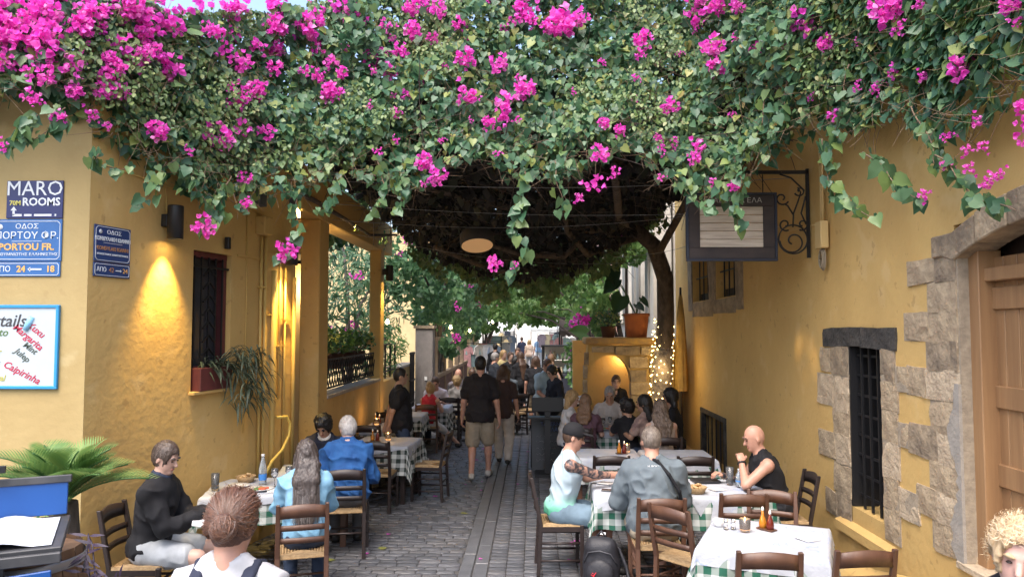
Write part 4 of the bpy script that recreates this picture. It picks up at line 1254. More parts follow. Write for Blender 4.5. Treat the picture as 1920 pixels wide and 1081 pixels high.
    if top:
        t = top.get('t', 0.014)
        name = top.get('name', 'shirt')
        G = [infl(abd, t), infl(che, t)]
        if top.get('long', True): G.append(infl(pelv, t + 0.012))
        if top.get('loose'): G.append(ell(hipC + u * 0.10 * s, T, np.array([0.165 * wid, 0.13 * wid + belly * 0.7, 0.2]) * s + t, 0.04))
        sl = top.get('sleeve', 'tee')
        for sg in (1, -1):
            ws = 0.175 if sl != 'tank' else 0.125
            sj = shC + (shp[sg] - shC) * (1.0 if sl != 'tank' else 0.72)
            G.append(cone(shC - u * 0.03, sj, 0.070 * s + t, 0.052 * s + t, 0.04))
            G.append(cone(nb + u * 0.005 + x * sg * 0.04, sj + u * 0.005, 0.046 * s + t * 0.7, 0.036 * s + t * 0.9, 0.03))
            a, e, w = shp[sg], elb[sg], wr[sg]
            ra = 0.050 * s * wid + t
            if sl == 'tee':
                G.append(cone(a, a + (e - a) * 0.62, ra, 0.052 * s * wid + t * 1.1, 0.03))
            elif sl in ('long', 'roll'):
                G.append(cone(a, e, ra, 0.046 * s * wid + t, 0.03))
                G.append(cone(e, e + (w - e) * (0.93 if sl == 'long' else 0.25), 0.046 * s * wid + t, 0.036 * s + t * 0.8, 0.02))
        G.append(sub(cone(nb + u * 0.035 + f * 0.01, hc, 0.064 * s * wid ** 0.5, 0.07 * s)))
        if pose == 'sit' and top.get('hem') is None: top['hem'] = -0.03
        if pose != 'sit' and top.get('hem') is None and top.get('long', True):
            top['hem'] = -0.10
            G.append(ell(hipC - u * 0.02, T, np.array([0.172 * wid, 0.128 * wid + belly * 0.4, 0.24]) * s + t, 0.05))
        if top.get('hem') is not None:      # cut the hem by a big ellipsoid below
            hz0 = top['hem']
            G.append(sub(ell(hipC + u * (hz0 - 0.5), T, np.array([0.6, 0.6, 0.5]))))
        if top.get('vneck'):
            G.append(sub(cone(nb + f * 0.10 + u * 0.02, shC + f * 0.14 - u * 0.10, 0.05, 0.012)))
        garment(name, G, top['m'], top.get('amp', 0.012) * (1.5 if top.get('loose') else 1.15), top.get('sc', (8, 8, 6)), seed=int(abs(loc[0] * 100)) + 3)
        if top.get('collar'):
            ring = [nb + u * 0.045 * s + (x * math.cos(a) * 0.066 + f * (math.sin(a) * 0.062 + 0.012)) * s - u * 0.028 * max(0, math.sin(a)) for a in np.linspace(0, 2 * PI, 15)]
            garment('collar', [cone(ring[i], ring[i + 1], 0.017, 0.017, 0.01) for i in range(14)], top['collar'], 0.002)
    if bottom:
        t = bottom.get('t', 0.013)
        G = [infl(pelv, t)]
        ln = bottom.get('len', 'pants')
        for sg in (1, -1):
            tw = 0.5 + 0.5 * wid
            if ln == 'shorts':
                fr = bottom.get('fr', 0.8)
                G.append(cone(hj[sg], hj[sg] + (kn[sg] - hj[sg]) * fr, 0.088 * s * wid + t, 0.072 * s * tw + t * 1.4, 0.03))
            else:
                G.append(cone(hj[sg], kn[sg], 0.088 * s * wid + t, 0.062 * s * tw + t, 0.03))
                G.append(cone(kn[sg], kn[sg] + (an[sg] - kn[sg]) * bottom.get('fr', 0.95), 0.060 * s * tw + t, 0.046 * s + t, 0.025))
        garment('shorts' if ln == 'shorts' else 'trousers', G, bottom['m'], bottom.get('amp', 0.008), (8, 8, 7), seed=11)
    if skirt:
        G = [infl(pelv, 0.02)]
        if pose == 'sit':
            for sg in (1, -1): G.append(cone(hj[sg], hj[sg] + (kn[sg] - hj[sg]) * 0.9, 0.1 * s, 0.085 * s, 0.05))
        else:
            zt = hipC - u * skirt['len']
            G.append(cone(hipC, zt, 0.15 * s, 0.15 * s + 0.05, 0.03)); G.append(sub(ell(zt - np.array([0, 0, 0.4]), I, np.array([0.6, 0.6, 0.4]))))
        garment('skirt', G, skirt['m'], 0.012, (12, 12, 3), 4)
    if shoes:
        for sg in (1, -1):
            hl, to = shp[('foot', sg)]
            G = [cone(hl, to, 0.043 * s, 0.033 * s, 0.02), cone(hl + np.array([0, 0, 0.0]), hl + np.array([0, 0, 0.035]) + _n(to - hl) * 0.03, 0.042 * s, 0.040 * s, 0.02)]
            garment('shoe', G, shoes, 0)
    if hair:
        st = hair['style']; hm = hair['m']
        e0 = hair.get('vol', 0.011)
        G = [ell(hc + hz * 0.022 * hs - hy * 0.010, Hm, np.array([0.077, 0.098, 0.108]) * hs + e0, 0.02)]
        face_cut = sub(ell(hc + hy * 0.108 * hs - hz * (0.045 - hair.get('line', 0.02)), Hm, np.array([0.074, 0.075, 0.098])))
        neck_cut = sub(ell(hc - hz * 0.155 + hy * 0.06, Hm, np.array([0.14, 0.14, 0.105])))
        if st == 'fringe': pass
        if st in ('short', 'crop'):
            G += [face_cut, neck_cut]
            for sg in (1, -1):
                G.append(sub(ell(hc + hx * sg * 0.085 - hz * 0.03 + hy * 0.02, Hm, np.array([0.025, 0.04, 0.045]))))
        elif st == 'curly':
            for k in range(26):
                q = rng.normal(size=3); q[2] = abs(q[2]) * 0.8; q = _n(q)
                if q[1] > 0.75: q[1] = 0.3
                G.append(ell(hc + hz * 0.02 + Hm @ (q * np.array([0.085, 0.10, 0.115])), Hm, np.array([0.03, 0.03, 0.03]), 0.015))
            G += [face_cut, neck_cut]
        elif st == 'long':
            L = hair.get('L', 0.34); wd = hair.get('w', 0.10)
            pts = [hc - hy * 0.04 + hz * 0.02, hc - hy * 0.075 - hz * 0.10, nb - f * 0.105 - u * 0.06, nb - f * 0.13 - u * L]
            for i in range(3):
                for sg in (-1, 0, 1):
                    wa, wb = wd * (0.55, 0.75, 0.85)[i], wd * (0.75, 0.85, 0.6)[i]
                    G.append(cone(pts[i] + x * sg * wa * 0.62, pts[i + 1] + x * sg * wb * 0.62, wa * 0.52, wb * (0.5 if i < 2 else 0.3), 0.03))
            if hair.get('sides'):
                for sg in (-1, 1):
                    G.append(cone(hc + hx * sg * 0.07 + hz * 0.0 + hy * 0.01, nb + x * sg * 0.10 + f * 0.04 - u * hair['sides'], 0.032, 0.028, 0.02))
            G.append(face_cut)
        elif st == 'bob':
            for sg in (-1, 0, 1):
                G.append(cone(hc + hx * sg * 0.05 - hy * 0.03, hc + hx * sg * 0.07 - hy * 0.045 - hz * hair.get('L', 0.15), 0.06, 0.045, 0.03))
            G.append(face_cut)
        elif st == 'pony':
            G += [neck_cut, face_cut]
            p0 = hc - hy * 0.098 - hz * 0.01
            G += [cone(p0, p0 - hy * 0.05 - hz * 0.01, 0.03, 0.035, 0.015), cone(p0 - hy * 0.05 - hz * 0.01, p0 - hy * 0.065 - hz * hair.get('L', 0.2), 0.035, 0.018, 0.02)]
        elif st == 'bun':
            G += [neck_cut, face_cut]
            b0 = hc + Hm @ np.array(hair.get('at', (0.0, -0.12, 0.0)))
            for k in range(9):
                q = _n(rng.normal(size=3)) * 0.026
                G.append(ell(b0 + q, Hm, np.array([0.027, 0.027, 0.03]), 0.012))
        sc = {'curly': (45, 45, 45)}.get(st, (70, 70, 9) if st in ('long', 'bob', 'pony') else (50, 50, 22))
        garment('hair', G, hm, hair.get('amp', 0.006), sc, 21, rs=min(res, 0.009) if res < 0.015 else res)
        if hair.get('tie'):
            b0 = hc + Hm @ np.array(hair.get('at', (0.0, -0.12, 0.0)))
            a0 = hc + Hm @ np.array([0.0, -0.098, 0.0])
            dd = _n(b0 - hc); e1 = _n(np.cross(dd, hz)); e2 = np.cross(dd, e1)
            c0 = hc + dd * (np.linalg.norm(b0 - hc) - 0.028)
            rg = [c0 + (e1 * math.cos(a) + e2 * math.sin(a)) * 0.030 for a in np.linspace(0, 2 * PI, 13)]
            garment('hair_tie', [cone(rg[i], rg[i + 1], 0.011, 0.011, 0.006) for i in range(12)], hair['tie'], 0, rs=0.006)
    if facefx and res < 0.016:
        bm_ = hair['m'] if hair else mat('brow', (0.12, 0.07, 0.05), 0.8)
        for sg in (1, -1):
            c = hc + hx * sg * 0.032 * hs + hy * 0.0885 * hs + hz * 0.004
            V, Q, _ = sdf_mesh([ell(c, Hm, np.array([0.0115, 0.009, 0.0050]))], 0.004)
            np_mesh('eye', V, Q, M_EYE, body, smooth=True)
            b = [hc + hx * sg * q[0] + hy * q[1] * hs + hz * q[2] for q in ((0.016, 0.0985, 0.024), (0.034, 0.096, 0.030), (0.052, 0.085, 0.026))]
            V, Q, _ = sdf_mesh([cone(b[0], b[1], 0.0035, 0.0042), cone(b[1], b[2], 0.0042, 0.003)], 0.004)
            np_mesh('eyebrow', V, Q, bm_, body, smooth=True)
        V, Q, _ = sdf_mesh([ell(hc + hy * 0.0905 * hs - hz * 0.066 * hs, Hm, np.array([0.024, 0.008, 0.0075]))], 0.004)
        np_mesh('mouth', V, Q, M_LIP, body, smooth=True)
    inf = dict(hc=hc, Hm=Hm, nb=nb, u=u, f=f, x=x, T=T, hipC=hipC, shC=shC, shp=shp, elb=elb, wr=wr, kn=kn, an=an, body=body, hs=hs, s=s, garment=garment)
    return inf

# ------------------------------------------------------------------ the people
def strands(inf, curves, wdt, m, name='hair_strands'):
    """curves: list of (k,3) point arrays -> thin ribbons, one stuff mesh under the person"""
    V = []; F = []; A_ = []; n = 0
    for c in curves:
        c = np.asarray(c); k = len(c)
        t = np.gradient(c, axis=0); t /= np.linalg.norm(t, axis=1)[:, None] + 1e-9
        o = c - inf['hc']; o /= np.linalg.norm(o, axis=1)[:, None] + 1e-9
        b = np.cross(t, o); b /= np.linalg.norm(b, axis=1)[:, None] + 1e-9
        w = wdt * np.linspace(1, 0.35, k)[:, None]
        V.append(np.concatenate([c - b * w, c + b * w])); a = rng.random()
        A_.append(np.full(2 * k, a))
        i = np.arange(k - 1)
        F.append(np.stack([i, i + 1, i + k + 1, i + k], 1) + n); n += 2 * k
    o = np_mesh(name, np.concatenate(V), np.concatenate(F), m, inf['body'], smooth=True, attr={'rnd': np.concatenate(A_)})
    o['kind'] = 'stuff'
    return o
def hair_attr(key, cols): return mat('strand_' + key, cols[0], 0.45, cols, attr='rnd')
def short_strands(p, cols, n=1100, vol=0.013, L=0.035):
    hc, Hm = p['hc'], p['Hm']; er = np.array([0.077, 0.098, 0.108]) * p['hs'] + vol; cs = []
    for i in range(n):
        q = _n(rng.normal(size=3))
        if q[2] < -0.25 or (q[1] > 0.45 and q[2] < 0.45) or (abs(q[0]) > 0.8 and q[2] < 0.1 and q[1] > -0.3): continue
        d = np.array([q[0] * 0.3, -0.25 + 0.3 * (q[1] > 0.3), -1.0 + 0.7 * q[2]]) + rng.normal(size=3) * 0.3
        d = _n(d - q * (d @ q)); t = np.linspace(0, 1, 4)[:, None]
        c = q + d * t * L * 9 * rng.uniform(0.6, 1.2); c = c / np.linalg.norm(c, axis=1)[:, None] * er * (1 + 0.035 * t * rng.uniform(0.2, 1.4)) + np.array([0, -0.010, 0.022])
        cs.append(hc + (Hm @ c.T).T)
    strands(p, cs, 0.0016, hair_attr('short_%d' % int(abs(cols[0][0]) * 1000), cols))
SK_F = ('fair', (0.58, 0.36, 0.28)); SK_R = ('ruddy', (0.52, 0.28, 0.20)); SK_T = ('tan', (0.42, 0.24, 0.16)); SK_D = ('deep', (0.16, 0.085, 0.055))
M_JEAN = cloth('jeans', (0.03, 0.05, 0.10)); M_KHAKI = cloth('khaki', (0.36, 0.30, 0.22)); M_BLK = cloth('black', (0.006, 0.006, 0.009)); M_WHT = cloth('white', (0.60, 0.60, 0.62))
M_SHOE = mat('shoe_dark', (0.02, 0.018, 0.018), 0.5); M_SHOEW = mat('shoe_pale', (0.45, 0.42, 0.38), 0.7)
H_BR = hairm('brown', (0.10, 0.055, 0.035)); H_BK = hairm('black', (0.012, 0.010, 0.010)); H_GR = hairm('grey', (0.36, 0.34, 0.33), (0.16, 0.14, 0.13)); H_WH = hairm('white', (0.55, 0.52, 0.50), (0.30, 0.27, 0.25))
H_BL = hairm('blond', (0.50, 0.33, 0.15), (0.26, 0.16, 0.07)); H_LB = hairm('light_brown', (0.22, 0.125, 0.07))
# --- left row
p = person('man in black jacket and pale shorts seated by the left wall', (-3.06, 5.92), (1, 0.05), H=1.77, lean=8, head=(-14, 14, 0),
           hands=((0.05, 0.40, 0.80), (-0.10, 0.44, 0.80)), feet=((0.12, 0.40, 0), (-0.14, 0.44, 0)), top=dict(m=M_BLK, sleeve='long', t=0.026, name='jacket', collar=cloth('navy_collar', (0.02, 0.03, 0.06)), amp=0.013),
           bottom=dict(m=cloth('pale_shorts', (0.46, 0.48, 0.50)), len='shorts', fr=0.72, t=0.02), shoes=M_SHOE, hair=dict(style='short', m=hairm('greybrown', (0.10, 0.07, 0.055)), amp=0.006), sk=SK_F, res=0.010)
short_strands(p, [(0.05, 0.032, 0.025), (0.12, 0.085, 0.065), (0.20, 0.16, 0.14)])
tag(MB().box((0, 0, 0), (0.16, 0.12, 0.006)).build('paper_napkin', M_WHITE, None, loc=(-2.60, 5.84, 0.775), rot=(0.35, 0.2, 0.4)), 'white folded napkin in the lap of the man in black', 'napkin')
p = person('woman with long grey-brown hair in a light blue denim shirt, seen from behind', (-1.93, 6.30), (-0.30, 0.95), H=1.66, lean=12, head=(10, 10, 0), hands=((0.12, 0.45, 0.80), (-0.15, 0.46, 0.80)),
           top=dict(m=cloth('denim_light', (0.22, 0.42, 0.58), (0.15, 0.32, 0.48)), sleeve='long', t=0.02, loose=1, amp=0.014), bottom=dict(m=M_JEAN), shoes=M_SHOE,
           hair=dict(style='long', m=hairm('greylong', (0.09, 0.072, 0.066), (0.035, 0.027, 0.025)), L=0.40, w=0.115, amp=0.008, sides=0.08), sk=SK_F, facefx=False, res=0.010)
cs = []
for i in range(420):
    a = rng.uniform(-1, 1); b = rng.uniform(-0.3, 1)
    st_ = p['hc'] + p['Hm'] @ np.array([a * 0.055, -0.03 + 0.05 * b, 0.118 - 0.03 * a * a])
    m1 = p['hc'] + p['Hm'] @ np.array([a * 0.10, -0.085 - 0.03 * (1 - a * a), -0.02])
    m2 = p['nb'] + p['x'] * a * 0.115 - p['f'] * (0.135 + rng.uniform(-0.005, 0.012)) - p['u'] * 0.10
    e = p['nb'] + p['x'] * (a * 0.10 + rng.uniform(-0.02, 0.02)) - p['f'] * (0.150 + rng.uniform(-0.006, 0.014)) - p['u'] * rng.uniform(0.28, 0.44)
    P4 = [st_, m1, m2, e]; t = np.linspace(0, 1, 9)[:, None]
    cs.append((1 - t) ** 3 * P4[0] + 3 * (1 - t) ** 2 * t * P4[1] + 3 * (1 - t) * t * t * P4[2] + t ** 3 * P4[3] - p['f'] * 0.008)
strands(p, cs, 0.003, hair_attr('greylong', [(0.035, 0.027, 0.025), (0.11, 0.088, 0.08), (0.06, 0.047, 0.042), (0.20, 0.18, 0.17)]))
p = person('white haired man in a loose blue shirt, back to the viewer', (-1.93, 7.72), (-0.26, 0.97), H=1.78, lean=22, head=(18, 12, 0), hands=((0.16, 0.46, 0.80), (-0.16, 0.46, 0.80)), g=1.15,
       top=dict(m=cloth('blue_shirt', (0.018, 0.10, 0.30), (0.012, 0.07, 0.23)), sleeve='long', t=0.030, loose=1, amp=0.018, collar=cloth('blue_shirt', (0.018, 0.10, 0.30))), bottom=dict(m=cloth('grey_trousers', (0.12, 0.12, 0.13))), shoes=M_SHOE,
       hair=dict(style='short', m=H_WH, vol=0.014, amp=0.006), sk=SK_F, facefx=True, res=0.0105)
short_strands(p, [(0.32, 0.29, 0.27), (0.55, 0.52, 0.50), (0.70, 0.68, 0.66)], vol=0.016)
person('dark haired diner in a navy jacket leaning over the table', (-2.48, 8.82), (0.22, -0.98), H=1.72, lean=26, head=(-22, 30, 0), hands=((0.16, 0.44, 0.82), (-0.10, 0.46, 0.82)),
       top=dict(m=cloth('navy_jacket', (0.012, 0.016, 0.035)), sleeve='long', t=0.026, name='jacket', amp=0.013, collar=cloth('white_collar', (0.70, 0.66, 0.60))), bottom=dict(m=M_JEAN), shoes=M_SHOE,
       hair=dict(style='curly', m=H_BK, vol=0.02, amp=0.008), sk=SK_T, res=0.0105)
person('waiter in black polo and jeans standing with hands behind his back', (-1.97, 10.98), (0.95, 0.25), 'stand', H=1.70, lean=-2, head=(0, 2, 0), g=1.25, belly=0.03, hands=((0.16, -0.18, 0.86), (-0.14, -0.20, 0.86)),
       top=dict(m=M_BLK, sleeve='tee', t=0.02), bottom=dict(m=M_JEAN), shoes=M_SHOE, hair=dict(style='crop', m=H_BK, vol=0.005, amp=0.002, line=0.03), sk=SK_T, res=0.012)
person('fair haired girl in a red top and white skirt at the checked table', (-1.98, 14.02), (0.25, 0.97), H=1.50, lean=8, head=(0, 5, 0), hands=((0.12, 0.38, 0.80), (-0.12, 0.38, 0.80)), feet=((0.42, 0.50, 0.0), (0.20, 0.46, 0.0)),
       top=dict(m=cloth('red', (0.55, 0.03, 0.05)), sleeve='tank'), skirt=dict(m=M_WHT), shoes=M_SHOE, hair=dict(style='bun', m=H_BL, at=(0.0, -0.09, 0.10)), sk=SK_F, facefx=False, res=0.014)
person('man in a white T-shirt facing the viewer at the far checked table', (-2.02, 15.42), (0.05, -1), H=1.72, lean=24, head=(0, 16, 0), hands=((0.16, 0.42, 0.80), (-0.16, 0.42, 0.80)), g=1.1,
       top=dict(m=cloth('lilac_white', (0.66, 0.60, 0.66)), sleeve='tee'), bottom=dict(m=M_JEAN), shoes=M_SHOE, hair=dict(style='crop', m=H_BR, vol=0.005, amp=0.002), sk=SK_R, res=0.014)
# --- walkers
person('man in dark T-shirt and khaki shorts walking away up the alley', (-0.82, 11.42), (0.06, 1), 'stand', H=1.86, lean=2, head=(8, 4, 0), g=1.12, hands=((0.30, 0.06, 0.84), (-0.30, 0.10, 0.86)), feet=((0.10, 0.24, 0.0), (-0.11, -0.16, 0.03)),
       top=dict(m=cloth('dark_tee', (0.012, 0.009, 0.011)), sleeve='tee', t=0.024), bottom=dict(m=M_KHAKI, len='shorts', fr=0.9, t=0.022), shoes=M_SHOEW, hair=dict(style='short', m=H_BK, vol=0.012), sk=SK_R, facefx=False, res=0.012)
person('woman in dark top and white trousers walking just ahead of the man in khaki shorts', (-0.52, 12.75), (0.02, 1), 'stand', H=1.66, lean=2, hands=((0.26, 0.05, 0.76), (-0.25, 0.0, 0.76)), feet=((0.09, -0.14, 0.02), (-0.08, 0.20, 0)),
       top=dict(m=cloth('brown_top', (0.05, 0.03, 0.03)), sleeve='tee'), bottom=dict(m=cloth('cream_trousers', (0.55, 0.50, 0.45)), t=0.025), shoes=M_SHOE, hair=dict(style='bob', m=H_BR, L=0.12), sk=SK_R, facefx=False, res=0.014)
# --- right table
M_TATT = mat('tattooed_skin', (0.42, 0.24, 0.18), 0.5, (0.05, 0.05, 0.06), 22, lo=0.42, hi=0.56, detail=6)
mg = bpy.data.materials.new('tank_gradient'); mg.use_nodes = True
nt = mg.node_tree; bs = nt.nodes['Principled BSDF']; bs.inputs['Roughness'].default_value = 0.85
tcn = nt.nodes.new('ShaderNodeTexCoord'); sp = nt.nodes.new('ShaderNodeSeparateXYZ'); mr = nt.nodes.new('ShaderNodeMapRange'); cr = nt.nodes.new('ShaderNodeValToRGB')
mr.inputs[1].default_value = 0.50; mr.inputs[2].default_value = 1.0
nt.links.new(tcn.outputs['Object'], sp.inputs[0]); nt.links.new(sp.outputs[2], mr.inputs[0]); nt.links.new(mr.outputs[0], cr.inputs[0]); nt.links.new(cr.outputs[0], bs.inputs['Base Color'])
cr.color_ramp.elements[0].color = (0.10, 0.45, 0.28, 1); cr.color_ramp.elements[0].position = 0.15; cr.color_ramp.elements[1].color = (0.42, 0.52, 0.58, 1); cr.color_ramp.elements[1].position = 0.5
p = person('man in black cap and mint tank top with a tattooed arm', (0.26, 7.22), (1, 0.06), H=1.76, lean=10, head=(-2, 12, 0), hands=((-0.08, 0.55, 0.86), (-0.18, 0.53, 0.86)), g=1.1, feet=((0.13, 0.42, 0), (-0.13, 0.30, 0)),
           top=dict(m=mg, sleeve='tank', t=0.018, amp=0.011), bottom=dict(m=cloth('blue_shorts', (0.15, 0.22, 0.28)), len='shorts', fr=0.85, t=0.02), shoes=M_SHOE, hair=dict(style='crop', m=H_BR, vol=0.005, amp=0.002), sk=SK_R, res=0.010,
           paint=[(1, 'arm', M_TATT)], curl=65)
hc, Hm = p['hc'], p['Hm']; hx, hy, hz = Hm[:, 0], Hm[:, 1], Hm[:, 2]
p['garment']('cap', [ell(hc + hz * 0.045 - hy * 0.008, Hm, (0.091, 0.112, 0.098)), ell(hc + hz * 0.058 + hy * 0.115, Hm, (0.070, 0.075, 0.010), 0.01), sub(ell(hc - hz * 0.115, Hm, (0.2, 0.2, 0.145)))], M_BLK, 0.002, rs=0.008)
gl_ = MB()
for sg in (1, -1):
    gl_.tube([hc + hx * sg * (0.033 + 0.021 * math.cos(a)) + hy * 0.108 + hz * (0.002 + 0.015 * math.sin(a)) for a in np.linspace(0, 2 * PI, 13)], 0.002, 5)
    gl_.tube([hc + hx * sg * 0.054 + hy * 0.108 + hz * 0.004, hc + hx * sg * 0.082 + hy * 0.03 + hz * 0.005, hc + hx * sg * 0.084 - hy * 0.01], 0.002, 5)
gl_.tube([hc + hx * 0.012 + hy * 0.11, hc - hx * 0.012 + hy * 0.11], 0.002, 5)
gl_.build('glasses', M_BLACK, p['body'])
p = person('broad grey haired man in grey sweatshirt with dark cross strap', (1.06, 6.62), (0.02, 1), H=1.84, lean=13, head=(4, 14, 0), hands=((0.20, 0.44, 0.82), (-0.22, 0.42, 0.82)), g=1.32, belly=0.02,
           top=dict(m=cloth('grey_sweat', (0.125, 0.155, 0.175), (0.105, 0.13, 0.15)), sleeve='long', t=0.026, loose=1, amp=0.013), bottom=dict(m=cloth('beige', (0.38, 0.32, 0.24)), len='shorts'), shoes=M_SHOE,
           hair=dict(style='short', m=hairm('greyfair', (0.20, 0.16, 0.13), (0.09, 0.07, 0.055)), amp=0.004, vol=0.008), sk=SK_R, facefx=True, res=0.0105)
short_strands(p, [(0.09, 0.07, 0.055), (0.20, 0.16, 0.13), (0.30, 0.26, 0.22)], vol=0.010)
st_ = [p['shC'] + p['x'] * q[0] + p['f'] * q[1] + p['u'] * q[2] for q in ((-0.03, -0.02, 0.085), (0.03, -0.12, 0.055), (0.12, -0.155, -0.06), (0.21, -0.12, -0.20), (0.24, -0.04, -0.30))]
p['garment']('cross_strap', [cone(st_[i], st_[i + 1], 0.016, 0.016, 0.008) for i in range(4)], M_BLK, 0.0, rs=0.008)
lt = text('H. ROYAL', 0.024, M_WHITE, p['body'], tuple(p['nb'] - p['f'] * 0.128 - p['u'] * 0.055), rot=(PI / 2 - R(13), 0, 0), name='neck_print', sx=1.1)
p = person('bald man in a black tank top, hand at his mouth, by right wall', (2.40, 7.40), (-1, 0.03), H=1.76, lean=20, head=(4, 10, 0), hands=((0.10, 0.52, 0.84), (-0.05, 0.37, 1.00)), poles=((0.45, -0.6, -0.8), (-0.25, 0.9, -0.8)), g=1.2,
           top=dict(m=M_BLK, sleeve='tank', t=0.018), bottom=dict(m=M_BLK, len='shorts'), shoes=M_SHOE, hair=None, sk=SK_R, res=0.010, curl=60, paint=[(1, 'fore', M_TATT)])
w_ = p['wr'][-1]; d_ = _n(p['wr'][-1] - p['elb'][-1]); e1 = _n(np.cross(d_, [0, 0.3, 1])); e2 = np.cross(d_, e1)
rg = [w_ - d_ * 0.02 + (e1 * math.cos(a) + e2 * math.sin(a)) * 0.033 for a in np.linspace(0, 2 * PI, 11)]
p['garment']('watch', [cone(rg[i], rg[i + 1], 0.010, 0.010, 0.006) for i in range(10)], M_BLACK, 0, rs=0.006)
# --- group by the niche
person('woman with light brown hair in a mauve top, back to the viewer', (0.74, 10.86), (0.25, 0.97), H=1.64, lean=8, head=(0, 5, 0), hands=((0.14, 0.40, 0.82), (-0.14, 0.40, 0.82)), top=dict(m=cloth('mauve', (0.11, 0.055, 0.075)), sleeve='tee', loose=1), bottom=dict(m=M_JEAN), shoes=M_SHOE,
       hair=dict(style='long', m=H_LB, L=0.14, w=0.11, amp=0.008), sk=SK_F, facefx=False, res=0.013)
person('blonde woman in white beside the woman in mauve', (0.50, 11.55), (1, 0.05), H=1.66, lean=8, head=(-15, 8, 0), hands=((0.1, 0.42, 0.82), (-0.12, 0.40, 0.82)), top=dict(m=M_WHT, sleeve='tee', loose=1), bottom=dict(m=M_JEAN), shoes=M_SHOE,
       hair=dict(style='bob', m=H_BL, L=0.14, amp=0.008), sk=SK_F, res=0.013)
person('grey haired man in a white T-shirt facing the viewer by the arched niche', (1.25, 12.32), (-0.05, -1), H=1.74, lean=16, head=(-4, 10, 0), hands=((0.2, 0.40, 0.82), (-0.18, 0.40, 0.82)), g=1.2, top=dict(m=cloth('white_tee', (0.52, 0.48, 0.46)), sleeve='tee'), bottom=dict(m=M_JEAN), shoes=M_SHOE,
       hair=dict(style='short', m=H_GR), sk=SK_T, res=0.012)
person('man in black with an open collar inside the arched niche', (1.50, 13.55), (-0.1, -1), 'stand', H=1.42, lean=0, head=(4, 4, 0), top=dict(m=M_BLK, sleeve='long', vneck=1, collar=M_BLK), bottom=dict(m=M_BLK), shoes=M_SHOE, hair=dict(style='crop', m=H_BR, vol=0.008), sk=SK_F, res=0.013)
person('dark haired woman in a pale pink patterned top turned to the left', (1.66, 10.66), (-0.75, 0.65), H=1.68, lean=8, head=(18, 0, 0), hands=((0.1, 0.42, 0.82), (-0.12, 0.42, 0.82)), top=dict(m=cloth('pink_pattern', (0.42, 0.30, 0.25), (0.20, 0.13, 0.12)), sleeve='tee'), bottom=dict(m=M_JEAN), shoes=M_SHOE,
       hair=dict(style='long', m=H_BK, L=0.06, w=0.12, amp=0.008), sk=SK_T, res=0.012)
person('person with curly black hair between the white T-shirt and the pink top', (1.38, 10.82), (-0.3, 1), H=1.50, lean=5, head=(35, 5, 0), hands=((0.1, 0.40, 0.82), (-0.12, 0.40, 0.82)), top=dict(m=M_BLK, sleeve='tee'), bottom=dict(m=M_JEAN), shoes=M_SHOE, hair=dict(style='curly', m=H_BK, vol=0.016), sk=SK_T, res=0.013)
person('dark haired diner deepest in the corner by the lit tree trunk', (2.12, 11.2), (-1, 0.2), H=1.78, lean=5, head=(0, 5, 0), hands=((0.1, 0.40, 0.82), (-0.12, 0.40, 0.82)), top=dict(m=M_BLK, sleeve='long'), bottom=dict(m=M_JEAN), shoes=M_SHOE, hair=dict(style='bob', m=H_BK, L=0.13, vol=0.02), sk=SK_T, res=0.014)
person('woman with long streaked brown hair behind the grey sweatshirt', (1.72, 10.0), (-0.1, 1), H=1.66, lean=8, head=(-20, 10, 0), hands=((0.14, 0.40, 0.82), (-0.14, 0.40, 0.82)), top=dict(m=cloth('white_strap', (0.5, 0.42, 0.38)), sleeve='tank'), bottom=dict(m=M_JEAN), shoes=M_SHOE,
       hair=dict(style='long', m=hairm('streaked', (0.26, 0.19, 0.14), (0.045, 0.03, 0.025)), L=0.30, w=0.12, amp=0.012, sides=0.2), sk=SK_F, facefx=False, res=0.012)
# --- foreground
p = person('woman with greying auburn bun and white T-shirt in the foreground, back to the viewer', (-1.20, 2.92), (0.02, 1), 'stand', H=1.63, lean=3, head=(-14, 16, 3), g=1.08, top=dict(m=cloth('white_front', (0.50, 0.50, 0.52)), sleeve='tee', t=0.018, amp=0.010), bottom=dict(m=M_JEAN), shoes=M_SHOE,
           hair=dict(style='bun', m=hairm('auburn_grey', (0.14, 0.065, 0.04), (0.05, 0.024, 0.018)), at=(0.052, -0.128, -0.012), vol=0.011, amp=0.003, tie=cloth('coral_tie', (0.75, 0.25, 0.20))), sk=SK_R, facefx=True, res=0.0095)
hc, Hm = p['hc'], p['Hm']
bun = np.array([0.046, -0.105, -0.008])
cs = []
er = np.array([0.077, 0.098, 0.108]) + 0.019
for i in range(2600):
    th = rng.uniform(-2.6, 2.6); ph = rng.uniform(-0.55, 1.0)
    q0 = np.array([math.sin(th) * math.cos(ph), math.cos(th) * math.cos(ph), math.sin(ph)])
    if q0[1] > 0.25 and q0[2] < 0.45: continue
    q1 = _n(bun / er)
    t = np.linspace(0, 1, 9)[:, None]
    arc = q0 * (1 - t) + q1 * t
    arc = arc / np.linalg.norm(arc, axis=1)[:, None]
    c = arc * er * (1 + 0.03 * rng.normal() + 0.05 * np.sin(t * PI * rng.uniform(0.5, 2)) * rng.normal()) + np.array([0, -0.010, 0.022]) + 0.004 * rng.normal(size=(9, 3))
    cs.append(hc + (Hm @ c.T).T)
for i in range(420):    # bun: loops
    b0 = np.array([0.056, -0.135, -0.014]); q = _n(rng.normal(size=3)); q2 = _n(np.cross(q, rng.normal(size=3)))
    a = np.linspace(0, rng.uniform(1.5, 3.5), 8)[:, None]; r_ = rng.uniform(0.030, 0.054)
    cs.append(hc + (Hm @ (b0 + (q * np.cos(a) + q2 * np.sin(a)) * r_).T).T)
